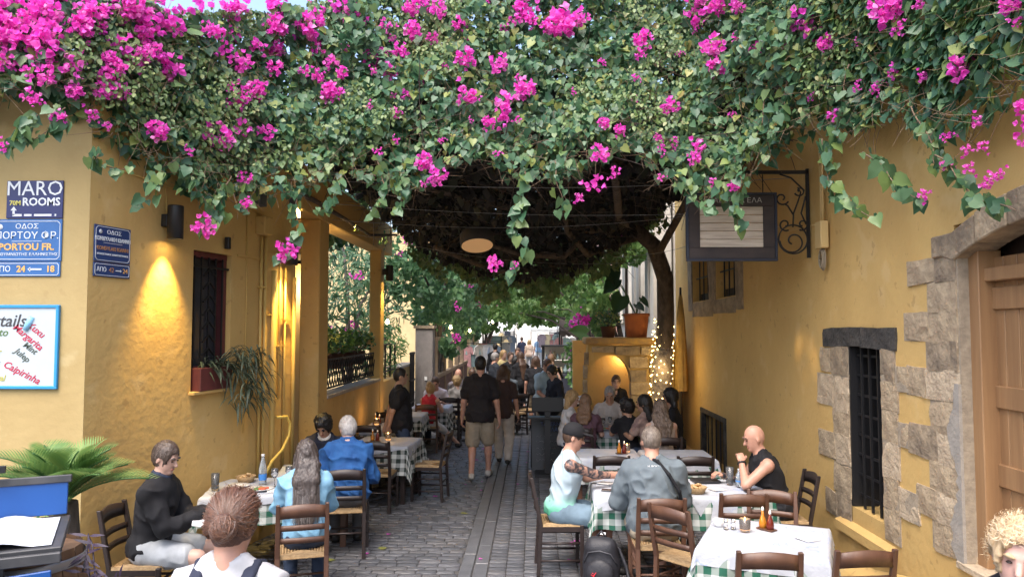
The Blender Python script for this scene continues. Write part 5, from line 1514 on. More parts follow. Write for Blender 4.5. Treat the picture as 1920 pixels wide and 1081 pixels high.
for i in range(70):     # flyaway hairs
    q = _n(rng.normal(size=3)); q[2] = abs(q[2]); d = _n(rng.normal(size=3))
    t = np.linspace(0, 1, 6)[:, None]
    cs.append(hc + (Hm @ (q * er * 1.0 + np.array([0, -0.01, 0.02]) + (q * 0.025 + d * 0.03) * t + d[::-1] * 0.02 * t * t).T).T)
strands(p, cs, 0.0009, hair_attr('auburn', [(0.05, 0.024, 0.018), (0.20, 0.085, 0.045), (0.10, 0.05, 0.035), (0.22, 0.10, 0.055), (0.13, 0.07, 0.05), (0.24, 0.19, 0.165)]))
for sg in (1, -1):
    st_ = [p['shC'] + p['x'] * (sg * q[0]) + p['f'] * q[1] + p['u'] * q[2] for q in ((0.10, 0.06, 0.055), (0.105, -0.02, 0.072), (0.10, -0.09, 0.02), (0.085, -0.125, -0.08), (0.06, -0.128, -0.20))]
    p['garment']('strap', [cone(st_[i] + p['x'] * o_, st_[i + 1] + p['x'] * o_, 0.015, 0.015, 0.008) for i in range(4) for o_ in (-0.012, 0.012)], cloth('navy_strap', (0.02, 0.025, 0.05)), 0.0, rs=0.008)
text('esigual', 0.020, M_BLK, p['body'], tuple(p['nb'] - p['f'] * 0.112 - p['u'] * 0.045), rot=(PI / 2 - R(6), 0, 0), name='neck_print')
p = person('curly blonde person in a navy leather jacket at the right edge', (1.87, 2.92), (-0.70, -0.71), 'stand', H=1.56, lean=6, head=(10, 4, -6), top=dict(m=mat('leather_navy', (0.018, 0.022, 0.04), 0.35, (0.012, 0.015, 0.03), 12, bump=0.3, bscale=60), sleeve='long', t=0.03, name='jacket', collar=MATS.get('leather_navy')), bottom=dict(m=M_JEAN), shoes=M_SHOE,
           hair=dict(style='short', m=hairm('pale_blond', (0.62, 0.47, 0.30), (0.40, 0.27, 0.14)), vol=0.022, amp=0.012, line=0.03), sk=('pink', (0.66, 0.40, 0.33)), res=0.0095)
cs = []
hc, Hm = p['hc'], p['Hm']; er = np.array([0.077, 0.098, 0.108]) + 0.026
for i in range(1900):
    q = _n(rng.normal(size=3))
    if q[2] < -0.35 or (q[1] > 0.35 and q[2] < 0.42): continue
    d = _n(np.cross(q, rng.normal(size=3)) + q * 0.5); d2 = np.cross(q, d)
    a = np.linspace(0, 3.2, 8)[:, None]; r_ = rng.uniform(0.008, 0.02)
    cs.append(hc + (Hm @ (q * er + np.array([0, -0.01, 0.022]) + d * r_ * a * 0.6 + d2 * r_ * np.sin(a * 1.4) + q * r_ * 0.6 * np.sin(a)).T).T)
strands(p, cs, 0.0011, hair_attr('blondcurl', [(0.45, 0.30, 0.15), (0.72, 0.58, 0.38), (0.58, 0.42, 0.25), (0.80, 0.68, 0.50)]))
# --- along the alley
person('balding man in a light blue shirt with a dark shoulder strap', (0.20, 14.35), (0.55, -0.83), 'stand', H=1.72, lean=10, head=(0, 22, 0), g=1.2, belly=0.02, hands=((0.12, 0.34, 0.95), (-0.16, 0.34, 0.95)), top=dict(m=cloth('sky_shirt', (0.40, 0.52, 0.60)), sleeve='tee', t=0.022), bottom=dict(m=M_KHAKI), shoes=M_SHOE, hair=dict(style='crop', m=H_BR, vol=0.004, line=0.05, amp=0.002), sk=SK_R, res=0.014)
person('dark haired woman in navy leaning over a black bag', (0.50, 14.05), (-0.8, -0.5), 'stand', H=1.62, lean=16, head=(0, 20, 0), hands=((0.05, 0.36, 0.88), (-0.2, 0.34, 0.9)), top=dict(m=cloth('navy_top', (0.014, 0.017, 0.03)), sleeve='roll'), bottom=dict(m=cloth('beige', (0.38, 0.32, 0.24))), shoes=M_SHOE, hair=dict(style='pony', m=H_BK), sk=SK_F, res=0.014)
person('woman in black seen from behind beyond the couple', (0.05, 17.2), (0.1, 1), 'stand', H=1.64, g=1.15, top=dict(m=M_BLK, sleeve='tee', loose=1), bottom=dict(m=M_KHAKI, len='shorts'), shoes=M_SHOE, hair=dict(style='bob', m=H_BR, L=0.12), sk=SK_R, facefx=False, res=0.018)
person('woman with fair hair and a yellow top by the display case', (0.42, 18.0), (0.3, 1), 'stand', H=1.66, top=dict(m=cloth('yellow_top', (0.55, 0.45, 0.22)), sleeve='tank'), bottom=dict(m=M_JEAN), shoes=M_SHOE, hair=dict(style='long', m=H_LB, L=0.2), sk=SK_F, facefx=False, res=0.018)
far = [
 ('grey haired man in a navy jumper standing in the group', (-1.02, 18.6), (0.9, 0.4), 1.68, cloth('navy_jumper', (0.015, 0.02, 0.03)), M_KHAKI, dict(style='short', m=H_GR), SK_R, 'long'),
 ('woman with blond hair in a yellow blouse in the group', (-0.86, 20.2), (0.7, -0.7), 1.70, cloth('yellow_top', (0.55, 0.45, 0.22)), M_JEAN, dict(style='long', m=H_BL, L=0.22), SK_F, 'tee'),
 ('dark haired woman in black beside the yellow blouse', (-0.62, 19.6), (0.3, -0.95), 1.66, M_BLK, M_BLK, dict(style='pony', m=H_BR), SK_F, 'long'),
 ('short woman in black at the centre of the group', (-0.50, 18.9), (0.6, -0.3), 1.58, M_BLK, M_BLK, dict(style='bob', m=H_BK, L=0.1), SK_F, 'long'),
 ('woman with long dark hair in a long black dress', (-0.30, 18.6), (-0.5, 0.85), 1.70, M_BLK, M_BLK, dict(style='long', m=H_BR, L=0.42), SK_F, 'long'),
 ('man in a beige shirt facing the group', (-0.44, 20.9), (0, -1), 1.74, cloth('pale_shirt', (0.45, 0.36, 0.28)), M_KHAKI, dict(style='short', m=H_BR), SK_R, 'tee'),
 ('person in dark clothes in front of the yellow shop front', (-1.30, 25.0), (0.2, 1), 1.78, M_BLK, M_JEAN, dict(style='short', m=H_BK), SK_T, 'long'),
 ('man in navy walking away at the far end of the alley', (-0.66, 42.0), (0, 1), 1.80, cloth('navy_far', (0.02, 0.025, 0.06)), cloth('navy_shorts', (0.03, 0.035, 0.08)), dict(style='short', m=H_BR), SK_R, 'tee'),
 ('woman in a beige top and grey trousers at the far end', (-0.22, 39.0), (0, 1), 1.68, cloth('beige_top', (0.62, 0.48, 0.40)), cloth('grey_far', (0.40, 0.41, 0.43)), dict(style='bob', m=H_BL, L=0.1), SK_F, 'tee'),
 ('man in a light blue shirt, the farthest walker', (0.30, 45.0), (0.1, 1), 1.78, cloth('sky_far', (0.25, 0.40, 0.60)), M_WHT, dict(style='short', m=H_BR), SK_R, 'tee'),
]
for i, (lb_, lc, fc, H_, tm, bm_, hr_, sk_, sl) in enumerate(far):
    person(lb_, lc, fc, 'stand', H=H_, top=dict(m=tm, sleeve=sl), bottom=dict(m=bm_, fr=0.95, len='shorts' if 'navy walking' in lb_ else 'pants'), shoes=M_SHOE, hair=hr_, sk=sk_, facefx=False, res=0.02 if lc[1] < 30 else 0.028,
           feet=((0.1, 0.12, 0), (-0.1, -0.12, 0.02)) if i > 6 else None, hands=((0.12, 0.30, 1.05), (-0.12, 0.30, 1.02)) if i in (1, 2, 3, 5) else None)
person('bald bearded man in a plaid shirt seated by the wooden fence', (-1.74, 17.2), (0.1, -1), H=1.74, lean=12, head=(0, 10, 0), top=dict(m=cloth('plaid', (0.16, 0.14, 0.15), (0.05, 0.05, 0.06)), sleeve='roll'), bottom=dict(m=M_JEAN), shoes=M_SHOE, hair=None, sk=SK_R, facefx=True, res=0.017)
person('man in a grey shirt looking down at the cafe table', (-0.62, 17.8), (0, -1), H=1.76, lean=14, head=(0, 28, 0), top=dict(m=cloth('slate_shirt', (0.09, 0.11, 0.13)), sleeve='roll'), bottom=dict(m=M_JEAN), shoes=M_SHOE, hair=dict(style='crop', m=H_BK, vol=0.006), sk=SK_D, res=0.017)
person('dark haired diner beside the bald bearded man', (-1.42, 17.5), (-0.4, 0.9), H=1.68, lean=8, top=dict(m=M_BLK, sleeve='tee'), bottom=dict(m=M_JEAN), shoes=M_SHOE, hair=dict(style='short', m=H_BR), sk=SK_T, facefx=False, res=0.018)
person('fair haired diner low behind the black chairs', (-1.62, 15.9), (-0.3, 1), H=1.50, lean=10, top=dict(m=cloth('mottled', (0.20, 0.18, 0.16), (0.4, 0.38, 0.35)), sleeve='tee'), bottom=dict(m=M_JEAN), shoes=M_SHOE, hair=dict(style='curly', m=H_BL), sk=SK_F, facefx=False, res=0.017)
# chairs and tables of the cafe further up
for (lb_, lc, fc) in (('black cafe chair below the fair haired diner, left one', (-1.72, 15.35), (0, 1)), ('black cafe chair below the fair haired diner, right one', (-1.32, 15.30), (0, 1)), ('black cafe chair by the cafe table nearest the walking man', (-0.42, 16.2), (-0.6, 0.8)),
                      ('black cafe chair facing the man in grey', (-0.72, 16.3), (0, 1)), ('black cafe chair at the alley end of the cafe table', (-0.15, 16.9), (-1, 0.1)), ('black cafe chair of the man in grey', (-0.62, 17.85), (0, -1)), ('black cafe chair of the bald bearded man', (-1.74, 17.25), (0, -1))):
    chair(lb_, lc, fc, group='black cafe chairs further up the alley')
for i, (lc) in enumerate(((-1.58, 16.5), (-0.62, 17.05))):
    t = empty('cafe_table', (*lc, 0), 0, ('small dark cafe table before the bald bearded man', 'small dark cafe table before the man in grey')[i], 'table')
    MB().box((0, 0, 0.73), (0.7, 0.7, 0.03)).build('tabletop', M_WOODD, t, bevel=0.004)
    for sx in (-1, 1):
        for sy in (-1, 1): MB().box((sx * 0.29, sy * 0.29, 0.36), (0.045, 0.045, 0.71)).build('leg', M_WOODD, t)
    plate((lc[0], lc[1] - 0.1, 0.746), 'white plate on the cafe table %s' % ('by the fence', 'of the man in grey')[i], 0.12)

# ================================================================== foliage tools
T_HEART = (np.array([(0, 0, 0), (.30, -.13, .02), (.50, .12, .07), (.40, .48, .05), (.18, .80, .0), (0, 1.08, -.07), (-.18, .80, .0), (-.40, .48, .05), (-.50, .12, .07), (-.30, -.13, .02), (0, .45, -.02)], float),
           np.array([(0, 1, 10), (1, 2, 10), (2, 3, 10), (3, 4, 10), (4, 5, 10), (5, 6, 10), (6, 7, 10), (7, 8, 10), (8, 9, 10), (9, 0, 10)]))
T_OVAL = (np.array([(0, 0, 0), (.30, .22, .06), (.30, .60, .05), (0, 1, -.05), (-.30, .60, .05), (-.30, .22, .06), (0, .45, -.02)], float), np.array([(0, 1, 6), (1, 2, 6), (2, 3, 6), (3, 4, 6), (4, 5, 6), (5, 0, 6)]))
T_LANCE = (np.array([(0, 0, 0), (.085, .35, .02), (.06, .7, 0), (0, 1, -.06), (-.06, .7, 0), (-.085, .35, .02)], float), np.array([(0, 1, 5), (1, 2, 4), (1, 4, 5), (2, 3, 4)]))
T_BRACT = (np.array([(0, 0, 0), (.34, .30, .16), (.36, .62, .20), (0, 1.0, .12), (-.36, .62, .20), (-.34, .30, .16), (0, .5, .02)], float), np.array([(0, 1, 6), (1, 2, 6), (2, 3, 6), (3, 4, 6), (4, 5, 6), (5, 0, 6)]))
def nrmz(A_): return A_ / (np.linalg.norm(A_, axis=1)[:, None] + 1e-9)
def leaf_mesh(tmpl, P, D, N, size, rnd):
    """P base points, D tip directions, N face normals -> V, F, per-vertex random value"""
    P = np.asarray(P, float); D = nrmz(np.asarray(D, float)); N = np.asarray(N, float)
    N = nrmz(N - D * (N * D).sum(1)[:, None]); X = np.cross(D, N)
    T, Fc = tmpl
    size = np.broadcast_to(np.asarray(size, float), (len(P),))
    V = P[:, None, :] + (T[None, :, 0, None] * X[:, None, :] + T[None, :, 1, None] * D[:, None, :] + T[None, :, 2, None] * N[:, None, :]) * size[:, None, None]
    F = (Fc[None] + (np.arange(len(P)) * len(T))[:, None, None]).reshape(-1, 3)
    return V.reshape(-1, 3), F, np.repeat(rnd, len(T))
def foliage(name, tmpl, P, D, N, size, rnd, m, parent, kind='stuff'):
    V, F, r_ = leaf_mesh(tmpl, P, D, N, size, rnd)
    o = np_mesh(name, V, F, m, parent, smooth=False, attr={'rnd': r_})
    if kind: o['kind'] = kind
    return o
def leafmat(name, cols, rough=0.45, translu=0.25): return mat(name, cols[0], rough, cols, attr='rnd', translu=translu)
M_LEAF = leafmat('leaf_green', [(0.025, 0.078, 0.042), (0.048, 0.13, 0.066), (0.080, 0.18, 0.090), (0.12, 0.225, 0.10), (0.19, 0.28, 0.085), (0.34, 0.36, 0.09), (0.32, 0.20, 0.10)], 0.42, 0.35)
M_LEAFS = leafmat('leaf_small', [(0.05, 0.11, 0.04), (0.10, 0.17, 0.06), (0.15, 0.23, 0.075), (0.21, 0.28, 0.095), (0.28, 0.27, 0.11)])
M_LEAFDK = leafmat('leaf_shade_coloured', [(0.018, 0.018, 0.019), (0.028, 0.026, 0.026), (0.024, 0.032, 0.022)], 0.8, 0.0)  # near-black leaf copy: canopy shade painted into the colour
M_BRACT = leafmat('bract_magenta', [(0.82, 0.06, 0.54), (0.92, 0.10, 0.64), (0.88, 0.11, 0.70), (0.95, 0.16, 0.67), (0.96, 0.35, 0.76)], 0.6, 0.42)
M_BRANCH = mat('bark_vine', (0.12, 0.095, 0.08), 0.9, (0.055, 0.044, 0.038), 12, stretch=(1, 1, 0.4), bump=0.8, bscale=30, bdist=0.02)
M_TWIG = mat('twig_tan', (0.22, 0.15, 0.09), 0.85, (0.12, 0.08, 0.055), 20)
M_WIRE = mat('wire_grey', (0.22, 0.22, 0.23), 0.5)
def tubes_np(paths, r0, r1, name, m, parent, kind=None, n=3):
    V = []; F = []; c0 = 0
    for c in paths:
        c = np.asarray(c, float); k = len(c)
        t = nrmz(np.gradient(c, axis=0)); a = nrmz(np.cross(t, np.array([0.3, 0.5, 0.81]) + 0 * t)); b = np.cross(t, a)
        rr_ = np.linspace(r0, r1, k)[:, None]
        for j in range(n):
            V.append(c + (a * math.cos(2 * PI * j / n) + b * math.sin(2 * PI * j / n)) * rr_)
        i = np.arange(k - 1)
        for j in range(n):
            j2 = (j + 1) % n
            F.append(np.stack([c0 + j * k + i, c0 + j2 * k + i, c0 + j2 * k + i + 1, c0 + j * k + i + 1], 1))
        c0 += n * k
    o = np_mesh(name, np.concatenate(V), np.concatenate(F), m, parent, smooth=True)
    if kind: o['kind'] = kind
    return o

# ================================================================== the bougainvillea over the alley
PLAN = np.array([(-5.2, 5.05), (-4.3, 5.15), (-3.62, 5.35), (-3.1, 6.0), (-2.6, 6.8), (-1.5, 7.3), (0.9, 7.3), (1.7, 7.1), (2.3, 6.7), (2.62, 6.0), (2.68, 5.0), (2.68, 4.2), (2.6, 3.5)])
WGT = [.25, .3, .35, .42, .45, .45, .45, .4, .25, .08, .0, .0, .0]
SEG = np.concatenate([[0], np.cumsum(np.hypot(*np.diff(PLAN, axis=0).T))])
LOWS = [1.1, 1.3, 1.65, 1.89, 2.32, 2.7, 2.95, 3.34, 3.78, 4.08, 4.49, 4.82, 5.2, 5.57, 5.89, 6.1, 6.42, 6.63, 7.06, 7.41, 7.66, 8.07, 8.27, 8.71, 9.06, 9.59, 10.02, 10.39, 10.91, 11.28, 11.65]
LOWZ = [3.76, 3.79, 3.86, 3.6, 3.52, 3.4, 3.31, 3.51, 3.5, 3.75, 3.81, 3.6, 3.92, 4.03, 3.81, 3.81, 3.81, 3.97, 4.1, 3.78, 3.59, 3.48, 3.71, 3.95, 3.71, 3.59, 3.53, 3.27, 3.23, 3.33, 3.23]
FLOW = [(-3.37, 5.87, 4.6, 0.25), (-3.25, 6.14, 4.84, 0.27), (-3.11, 6.25, 4.55, 0.23), (-3.37, 5.74, 4.29, 0.19), (-3.38, 5.68, 4.16, 0.16), (-3.52, 5.57, 4.61, 0.2), (-3.66, 5.41, 4.38, 0.27), (-3.82, 5.42, 4.55, 0.27), (-3.94, 5.41, 4.63, 0.23), (-3.89, 5.3, 4.26, 0.19), (-3.67, 5.29, 4.03, 0.15), (-3.5, 5.35, 3.85, 0.13), (-3.41, 5.56, 3.95, 0.14), (-3.33, 5.64, 3.87, 0.08), (-3.36, 5.75, 4.22, 0.19), (-3.1, 5.99, 3.92, 0.17), (-2.95, 6.24, 3.82, 0.11), (-2.82, 6.59, 4.03, 0.28), (-2.74, 6.75, 4.12, 0.24), (-2.55, 7.01, 4.18, 0.2), (-2.63, 6.68, 3.67, 0.13), (-2.81, 6.29, 3.18, 0.2), (-2.59, 6.65, 3.42, 0.14), (-2.29, 6.82, 3.02, 0.22), (-3.79, 5.18, 3.61, 0.11), (-3.61, 5.27, 3.95, 0.09), (-2.91, 6.77, 4.89, 0.2), (-2.72, 7.19, 5.07, 0.21), (-2.82, 6.8, 4.54, 0.12), (-2.58, 7.28, 4.89, 0.18), (-2.43, 7.63, 5.44, 0.33), (-2.1, 7.89, 5.78, 0.4), (-2.67, 7.48, 5.58, 0.38), (-2.89, 7.05, 5.42, 0.31), (-3.06, 6.63, 5.27, 0.33), (-3.21, 6.32, 5.08, 0.32), (-3.37, 6.02, 5.0, 0.26), (-2.3, 7.77, 5.61, 0.22), (-1.86, 7.87, 5.65, 0.17), (-1.28, 8.27, 6.0, 0.24), (-1.39, 8.2, 5.91, 0.15), (-3.67, 5.5, 4.67, 0.24), (-3.5, 5.7, 4.82, 0.23), (-3.85, 5.36, 4.41, 0.21), (-3.52, 5.43, 4.26, 0.2), (-3.28, 5.99, 4.53, 0.19), (-3.47, 5.48, 4.1, 0.14), (-3.59, 5.35, 4.15, 0.17), (-3.97, 5.35, 4.49, 0.23), (-4.04, 5.4, 4.72, 0.23), (-3.74, 5.33, 4.21, 0.17), (-3.13, 6.38, 4.94, 0.21), (-3.0, 6.67, 5.05, 0.19), (-3.28, 5.84, 4.19, 0.15), (-3.2, 6.14, 4.63, 0.16), (-3.48, 5.58, 4.4, 0.18), (-3.87, 5.48, 4.77, 0.2), (-1.69, 7.65, 5.01, 0.08), (-0.71, 7.72, 5.14, 0.25), (-0.34, 7.73, 5.08, 0.25), (-0.14, 7.7, 4.92, 0.08), (-0.72, 7.54, 4.73, 0.24), (-0.6, 7.49, 4.66, 0.16), (-0.27, 7.51, 4.55, 0.27), (-0.3, 7.44, 4.42, 0.24), (-0.08, 7.64, 4.79, 0.22), (-0.45, 7.36, 4.34, 0.16), (-0.17, 7.46, 4.4, 0.11), (-1.41, 7.57, 4.52, 0.14), (-1.47, 7.65, 4.75, 0.08), (-1.67, 7.46, 4.58, 0.08), (-1.39, 7.43, 4.21, 0.1), (-1.55, 7.29, 4.05, 0.11), (-1.09, 7.29, 3.95, 0.18), (-0.94, 7.2, 3.77, 0.23), (-1.05, 7.2, 3.72, 0.08), (-0.9, 7.31, 4.17, 0.09), (-0.34, 7.25, 4.02, 0.1), (0.33, 8.03, 5.66, 0.35), (0.24, 8.0, 5.59, 0.23), (1.17, 7.75, 5.33, 0.2), (1.13, 7.69, 5.19, 0.17), (1.06, 7.54, 4.85, 0.11), (0.73, 7.67, 5.07, 0.11), (1.38, 7.41, 4.51, 0.19), (1.03, 7.42, 4.59, 0.06), (0.7, 7.34, 4.33, 0.13), (0.85, 7.27, 4.23, 0.13), (0.66, 7.2, 4.0, 0.21), (0.79, 7.2, 3.79, 0.16), (0.58, 7.2, 3.68, 0.26), (0.42, 7.2, 3.55, 0.13), (1.25, 7.25, 4.14, 0.1), (1.25, 7.2, 4.02, 0.13), (1.24, 7.11, 3.74, 0.05), (-0.39, 7.2, 2.92, 0.16), (-0.18, 7.2, 2.9, 0.09), (1.72, 7.81, 5.7, 0.34), (1.89, 7.6, 5.66, 0.27), (2.03, 7.31, 5.48, 0.21), (1.83, 7.49, 5.14, 0.3), (1.84, 7.4, 4.91, 0.24), (2.11, 7.06, 4.97, 0.18), (1.99, 7.27, 5.16, 0.1), (2.39, 6.55, 5.04, 0.26), (2.41, 6.48, 4.91, 0.23), (2.47, 6.28, 4.72, 0.14), (2.48, 6.25, 4.66, 0.09), (2.6, 5.43, 4.6, 0.23), (2.6, 5.58, 4.71, 0.16), (2.61, 5.29, 4.44, 0.15), (2.61, 5.35, 4.63, 0.12), (2.62, 5.07, 4.52, 0.07), (2.58, 5.94, 4.23, 0.09), (2.59, 5.65, 4.09, 0.1), (2.6, 5.41, 4.16, 0.12), (2.62, 5.07, 4.01, 0.07), (2.63, 4.63, 3.92, 0.2), (2.48, 6.17, 4.08, 0.13), (2.62, 4.74, 3.51, 0.09), (1.57, 7.23, 4.08, 0.18), (1.56, 7.17, 3.93, 0.16), (1.39, 7.25, 4.11, 0.1), (1.24, 7.26, 4.17, 0.08), (1.7, 7.04, 3.67, 0.08), (1.86, 6.93, 3.62, 0.12), (2.62, 5.05, 3.17, 0.07), (2.62, 4.4, 3.34, 0.05), (2.62, 4.26, 3.18, 0.06), (2.62, 4.57, 3.36, 0.05), (2.63, 4.79, 3.33, 0.06), (2.62, 4.52, 3.24, 0.07), (2.62, 4.39, 3.16, 0.05), (2.62, 4.11, 4.07, 0.12), (2.61, 4.06, 3.95, 0.09), (2.6, 4.01, 3.46, 0.12), (2.6, 4.0, 3.34, 0.14), (2.61, 4.03, 3.28, 0.09), (2.59, 3.92, 3.52, 0.08), (2.62, 4.48, 3.54, 0.04)]
STRANDS = [[(-0.08, 7.22, 3.85), (-0.11, 7.2, 3.53), (-0.2, 7.2, 3.26), (-0.08, 7.2, 3.05), (-0.2, 7.2, 2.82)], [(-1.31, 7.31, 3.88), (-1.3, 7.2, 3.64), (-1.34, 7.2, 3.4)], [(1.9, 7.0, 3.94), (1.93, 6.86, 3.66), (1.87, 6.87, 3.46), (1.9, 6.85, 3.23)], [(2.19, 6.84, 4.51), (2.1, 6.83, 4.15), (1.88, 7.01, 3.89), (1.64, 7.01, 3.44)], [(2.44, 6.21, 3.89), (2.45, 6.19, 3.57), (2.5, 6.07, 3.34), (2.59, 5.65, 3.12)], [(2.58, 5.77, 3.67), (2.6, 5.41, 3.39), (2.62, 5.05, 3.16)], [(2.63, 4.85, 3.43), (2.62, 4.61, 3.24), (2.62, 4.42, 3.06), (2.61, 4.05, 2.93)], [(-3.06, 5.92, 3.59), (-3.08, 5.85, 3.44), (-3.14, 5.79, 3.31)], [(-2.74, 6.54, 3.67), (-2.75, 6.41, 3.41), (-2.83, 6.27, 3.15)], [(-2.24, 6.87, 3.53), (-2.21, 6.86, 3.23), (-2.33, 6.8, 2.97)], [(-3.63, 5.24, 3.86), (-3.7, 5.21, 3.71), (-3.8, 5.17, 3.6)], [(-3.34, 5.57, 3.68), (-3.36, 5.5, 3.56), (-3.18, 5.74, 3.56)], [(-1.85, 7.03, 3.77), (-1.92, 7.0, 3.5), (-2.03, 6.94, 3.42)], [(0.21, 7.27, 3.96), (0.24, 7.2, 3.71), (0.31, 7.2, 3.47)], [(1.34, 7.1, 3.76), (1.53, 7.04, 3.52), (1.71, 6.98, 3.43)], [(-0.79, 7.23, 4.01), (-1.05, 7.2, 3.74)], [(2.62, 5.11, 3.83), (2.63, 4.91, 3.48), (2.63, 4.79, 3.31)], [(-3.01, 6.08, 3.71), (-2.88, 6.21, 3.47), (-2.73, 6.42, 3.31)], [(-2.6, 6.8, 3.88), (-2.6, 6.68, 3.6), (-2.63, 6.59, 3.36)], [(-1.59, 7.24, 4.02), (-1.45, 7.2, 3.69), (-1.57, 7.16, 3.42)], [(2.32, 6.65, 4.69), (2.28, 6.68, 4.3), (2.18, 6.71, 4.02)], [(2.57, 6.0, 4.45), (2.53, 6.04, 4.11), (2.48, 6.14, 3.82)], [(-3.51, 5.36, 3.95), (-3.51, 5.3, 3.82), (-3.65, 5.22, 3.67)]]
LOWZ = [z + float(np.interp(s, [0, 1.9, 3.2, 4.5, 8.0, 8.8, 12], [0.24, 0.32, 0.16, 0.05, 0.05, 0.32, 0.36])) for s, z in zip(LOWS, LOWZ)]
vine = empty('bougainvillea_vine', (2.3, 13.6, 0), label='huge bougainvillea with magenta flowers arching over the alley between both buildings', cat='vine')
VP_ = Matrix.Translation((-2.3, -13.6, 0))
def loc_v(o):
    o.parent = vine; o.matrix_parent_inverse = VP_
    return o
def front(s, z, depth):
    """points on the hanging front of the vine: s along its plan curve, z height, depth behind the face"""
    X = np.interp(s, SEG, PLAN[:, 0]); Y = np.interp(s, SEG, PLAN[:, 1]); w = np.interp(s, SEG, WGT); zl = np.interp(s, LOWS, LOWZ)
    dx = np.gradient(PLAN[:, 0]); dy = np.gradient(PLAN[:, 1])
    tx, ty = np.interp(s, SEG, dx), np.interp(s, SEG, dy)
    L = np.hypot(tx, ty) + 1e-9
    nx, ny = -ty / L, tx / L            # inward (away from the viewer)
    sh = w * np.maximum(0, z - zl)
    return np.stack([X + nx * depth, Y + ny * depth + sh, z], 1), np.stack([-nx, -ny, 0.25 + 0 * nx], 1)
def top_z(s, q=0.0): 
    return np.interp(s, [0, 2.2, 3.4, 4.4, 12], [4.85, 5.15, 5.75, 6.5, 6.6])
def vine_leaves(n, tmpl, smin, smax, m, dmax, seed, name, ramp=0.0, zpow=1.0, mask=None, droop=0.9):
    s = rng.uniform(0.2, SEG[-1] - 0.1, n)
    zl = np.interp(s, LOWS, LOWZ)
    z = zl - 0.05 + (top_z(s) - zl + 0.05) * rng.random(n) ** zpow
    P0, N0 = front(s, z, np.zeros(n))
    bump = vnoise(P0 * 1.6 + 7, seed) * 0.55 + vnoise(P0 * 4.5, seed + 1) * 0.25
    keep = np.ones(n, bool)
    gap = vnoise(P0 * 2.2 + 31, 5)
    keep &= ~((gap < 0.22) & (rng.random(n) < 0.7))
    edge = (z - zl) < 0.35 * vnoise(P0 * 3.1 + 3, 8) + 0.02
    keep &= ~(edge & (rng.random(n) < 0.7))
    if mask is not None: keep &= mask(s, z, P0)
    s, z, bump = s[keep], z[keep], bump[keep]
    k = len(s)
    lim = np.interp(s, [0, 8.6, 9.4, 12], [1, 1, 0.18, 0.15])
    P, N = front(s, z, (0.35 - bump) * lim + rng.random(k) ** 1.5 * dmax * lim)
    N = nrmz(N + rng.normal(size=(k, 3)) * 0.45 + np.array([0, 0, 0.35]))
    D = nrmz(np.array([0, 0, -droop]) + rng.normal(size=(k, 3)) * 0.45 + N * 0.25)
    rn = np.clip(rng.beta(1.5, 2.6, k) + ramp * vnoise(P * 1.1 + 11, 9), 0, 1)
    return foliage(name, tmpl, P, D, N, rng.uniform(smin, smax, k), rn, m, None)
loc_v(vine_leaves(36000, T_HEART, 0.035, 0.105, M_LEAF, 0.5, 1, 'foliage', zpow=1.2))
loc_v(vine_leaves(34000, T_OVAL, 0.028, 0.062, M_LEAFS, 0.22, 2, 'small_foliage', 0.25, 0.75, mask=lambda s, z, P: (vnoise(P * 1.3 + 17, 3) + 0.12 * (z - 4.4) > 0.5) | (s < 3.2)))
# interior and underside: shade put into the colour of near-black leaves
def belly(X, Y):
    q = np.clip((X + 0.25) / 2.4, -1.25, 1.25)
    s_ = np.clip((Y - 7.6) / 5.2, 0, 1) ** 1.7
    return 4.10 - 0.92 * s_ * (1 - q * q) + 0.25 * q * q
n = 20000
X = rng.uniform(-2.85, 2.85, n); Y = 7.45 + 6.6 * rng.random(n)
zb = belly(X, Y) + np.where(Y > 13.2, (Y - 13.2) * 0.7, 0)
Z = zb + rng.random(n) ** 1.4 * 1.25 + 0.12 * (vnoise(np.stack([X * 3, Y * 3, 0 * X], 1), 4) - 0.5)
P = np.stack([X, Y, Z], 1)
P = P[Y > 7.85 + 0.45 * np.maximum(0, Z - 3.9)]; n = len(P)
loc_v(foliage('shade_coloured_foliage', T_OVAL, P, rng.normal(size=(n, 3)) * 0.6 + np.array([0, 0, -0.5]), rng.normal(size=(n, 3)) * 0.6 + np.array([0, 0, 1]), rng.uniform(0.09, 0.19, n), rng.random(n), M_LEAFDK, None))
# roof of leaves on top
n = 10500
X = rng.uniform(-4.6, 2.85, n); Y = rng.uniform(6.4, 14.2, n)
Z = np.interp(X, [-4.6, -3.2, -1.8, 3], [4.5, 4.9, 5.9, 6.2]) - 0.35 * np.clip((Y - 10) / 4, 0, 1) + 0.5 * vnoise(np.stack([X, Y, 0 * X], 1), 12) - 0.9 * rng.random(n)
ok = (Y > np.interp(X, PLAN[:9, 0], PLAN[:9, 1]) + np.where(X < -3, 0.3, 0.9))
P = np.stack([X, Y, Z], 1)[ok]; n = len(P)
loc_v(foliage('crown_foliage', T_HEART, P, rng.normal(size=(n, 3)) + np.array([0, 0, -0.3]), rng.normal(size=(n, 3)) * 0.5 + np.array([0, -0.3, 1]), rng.uniform(0.09, 0.17, n), rng.beta(1.6, 3, n), M_LEAF, None))
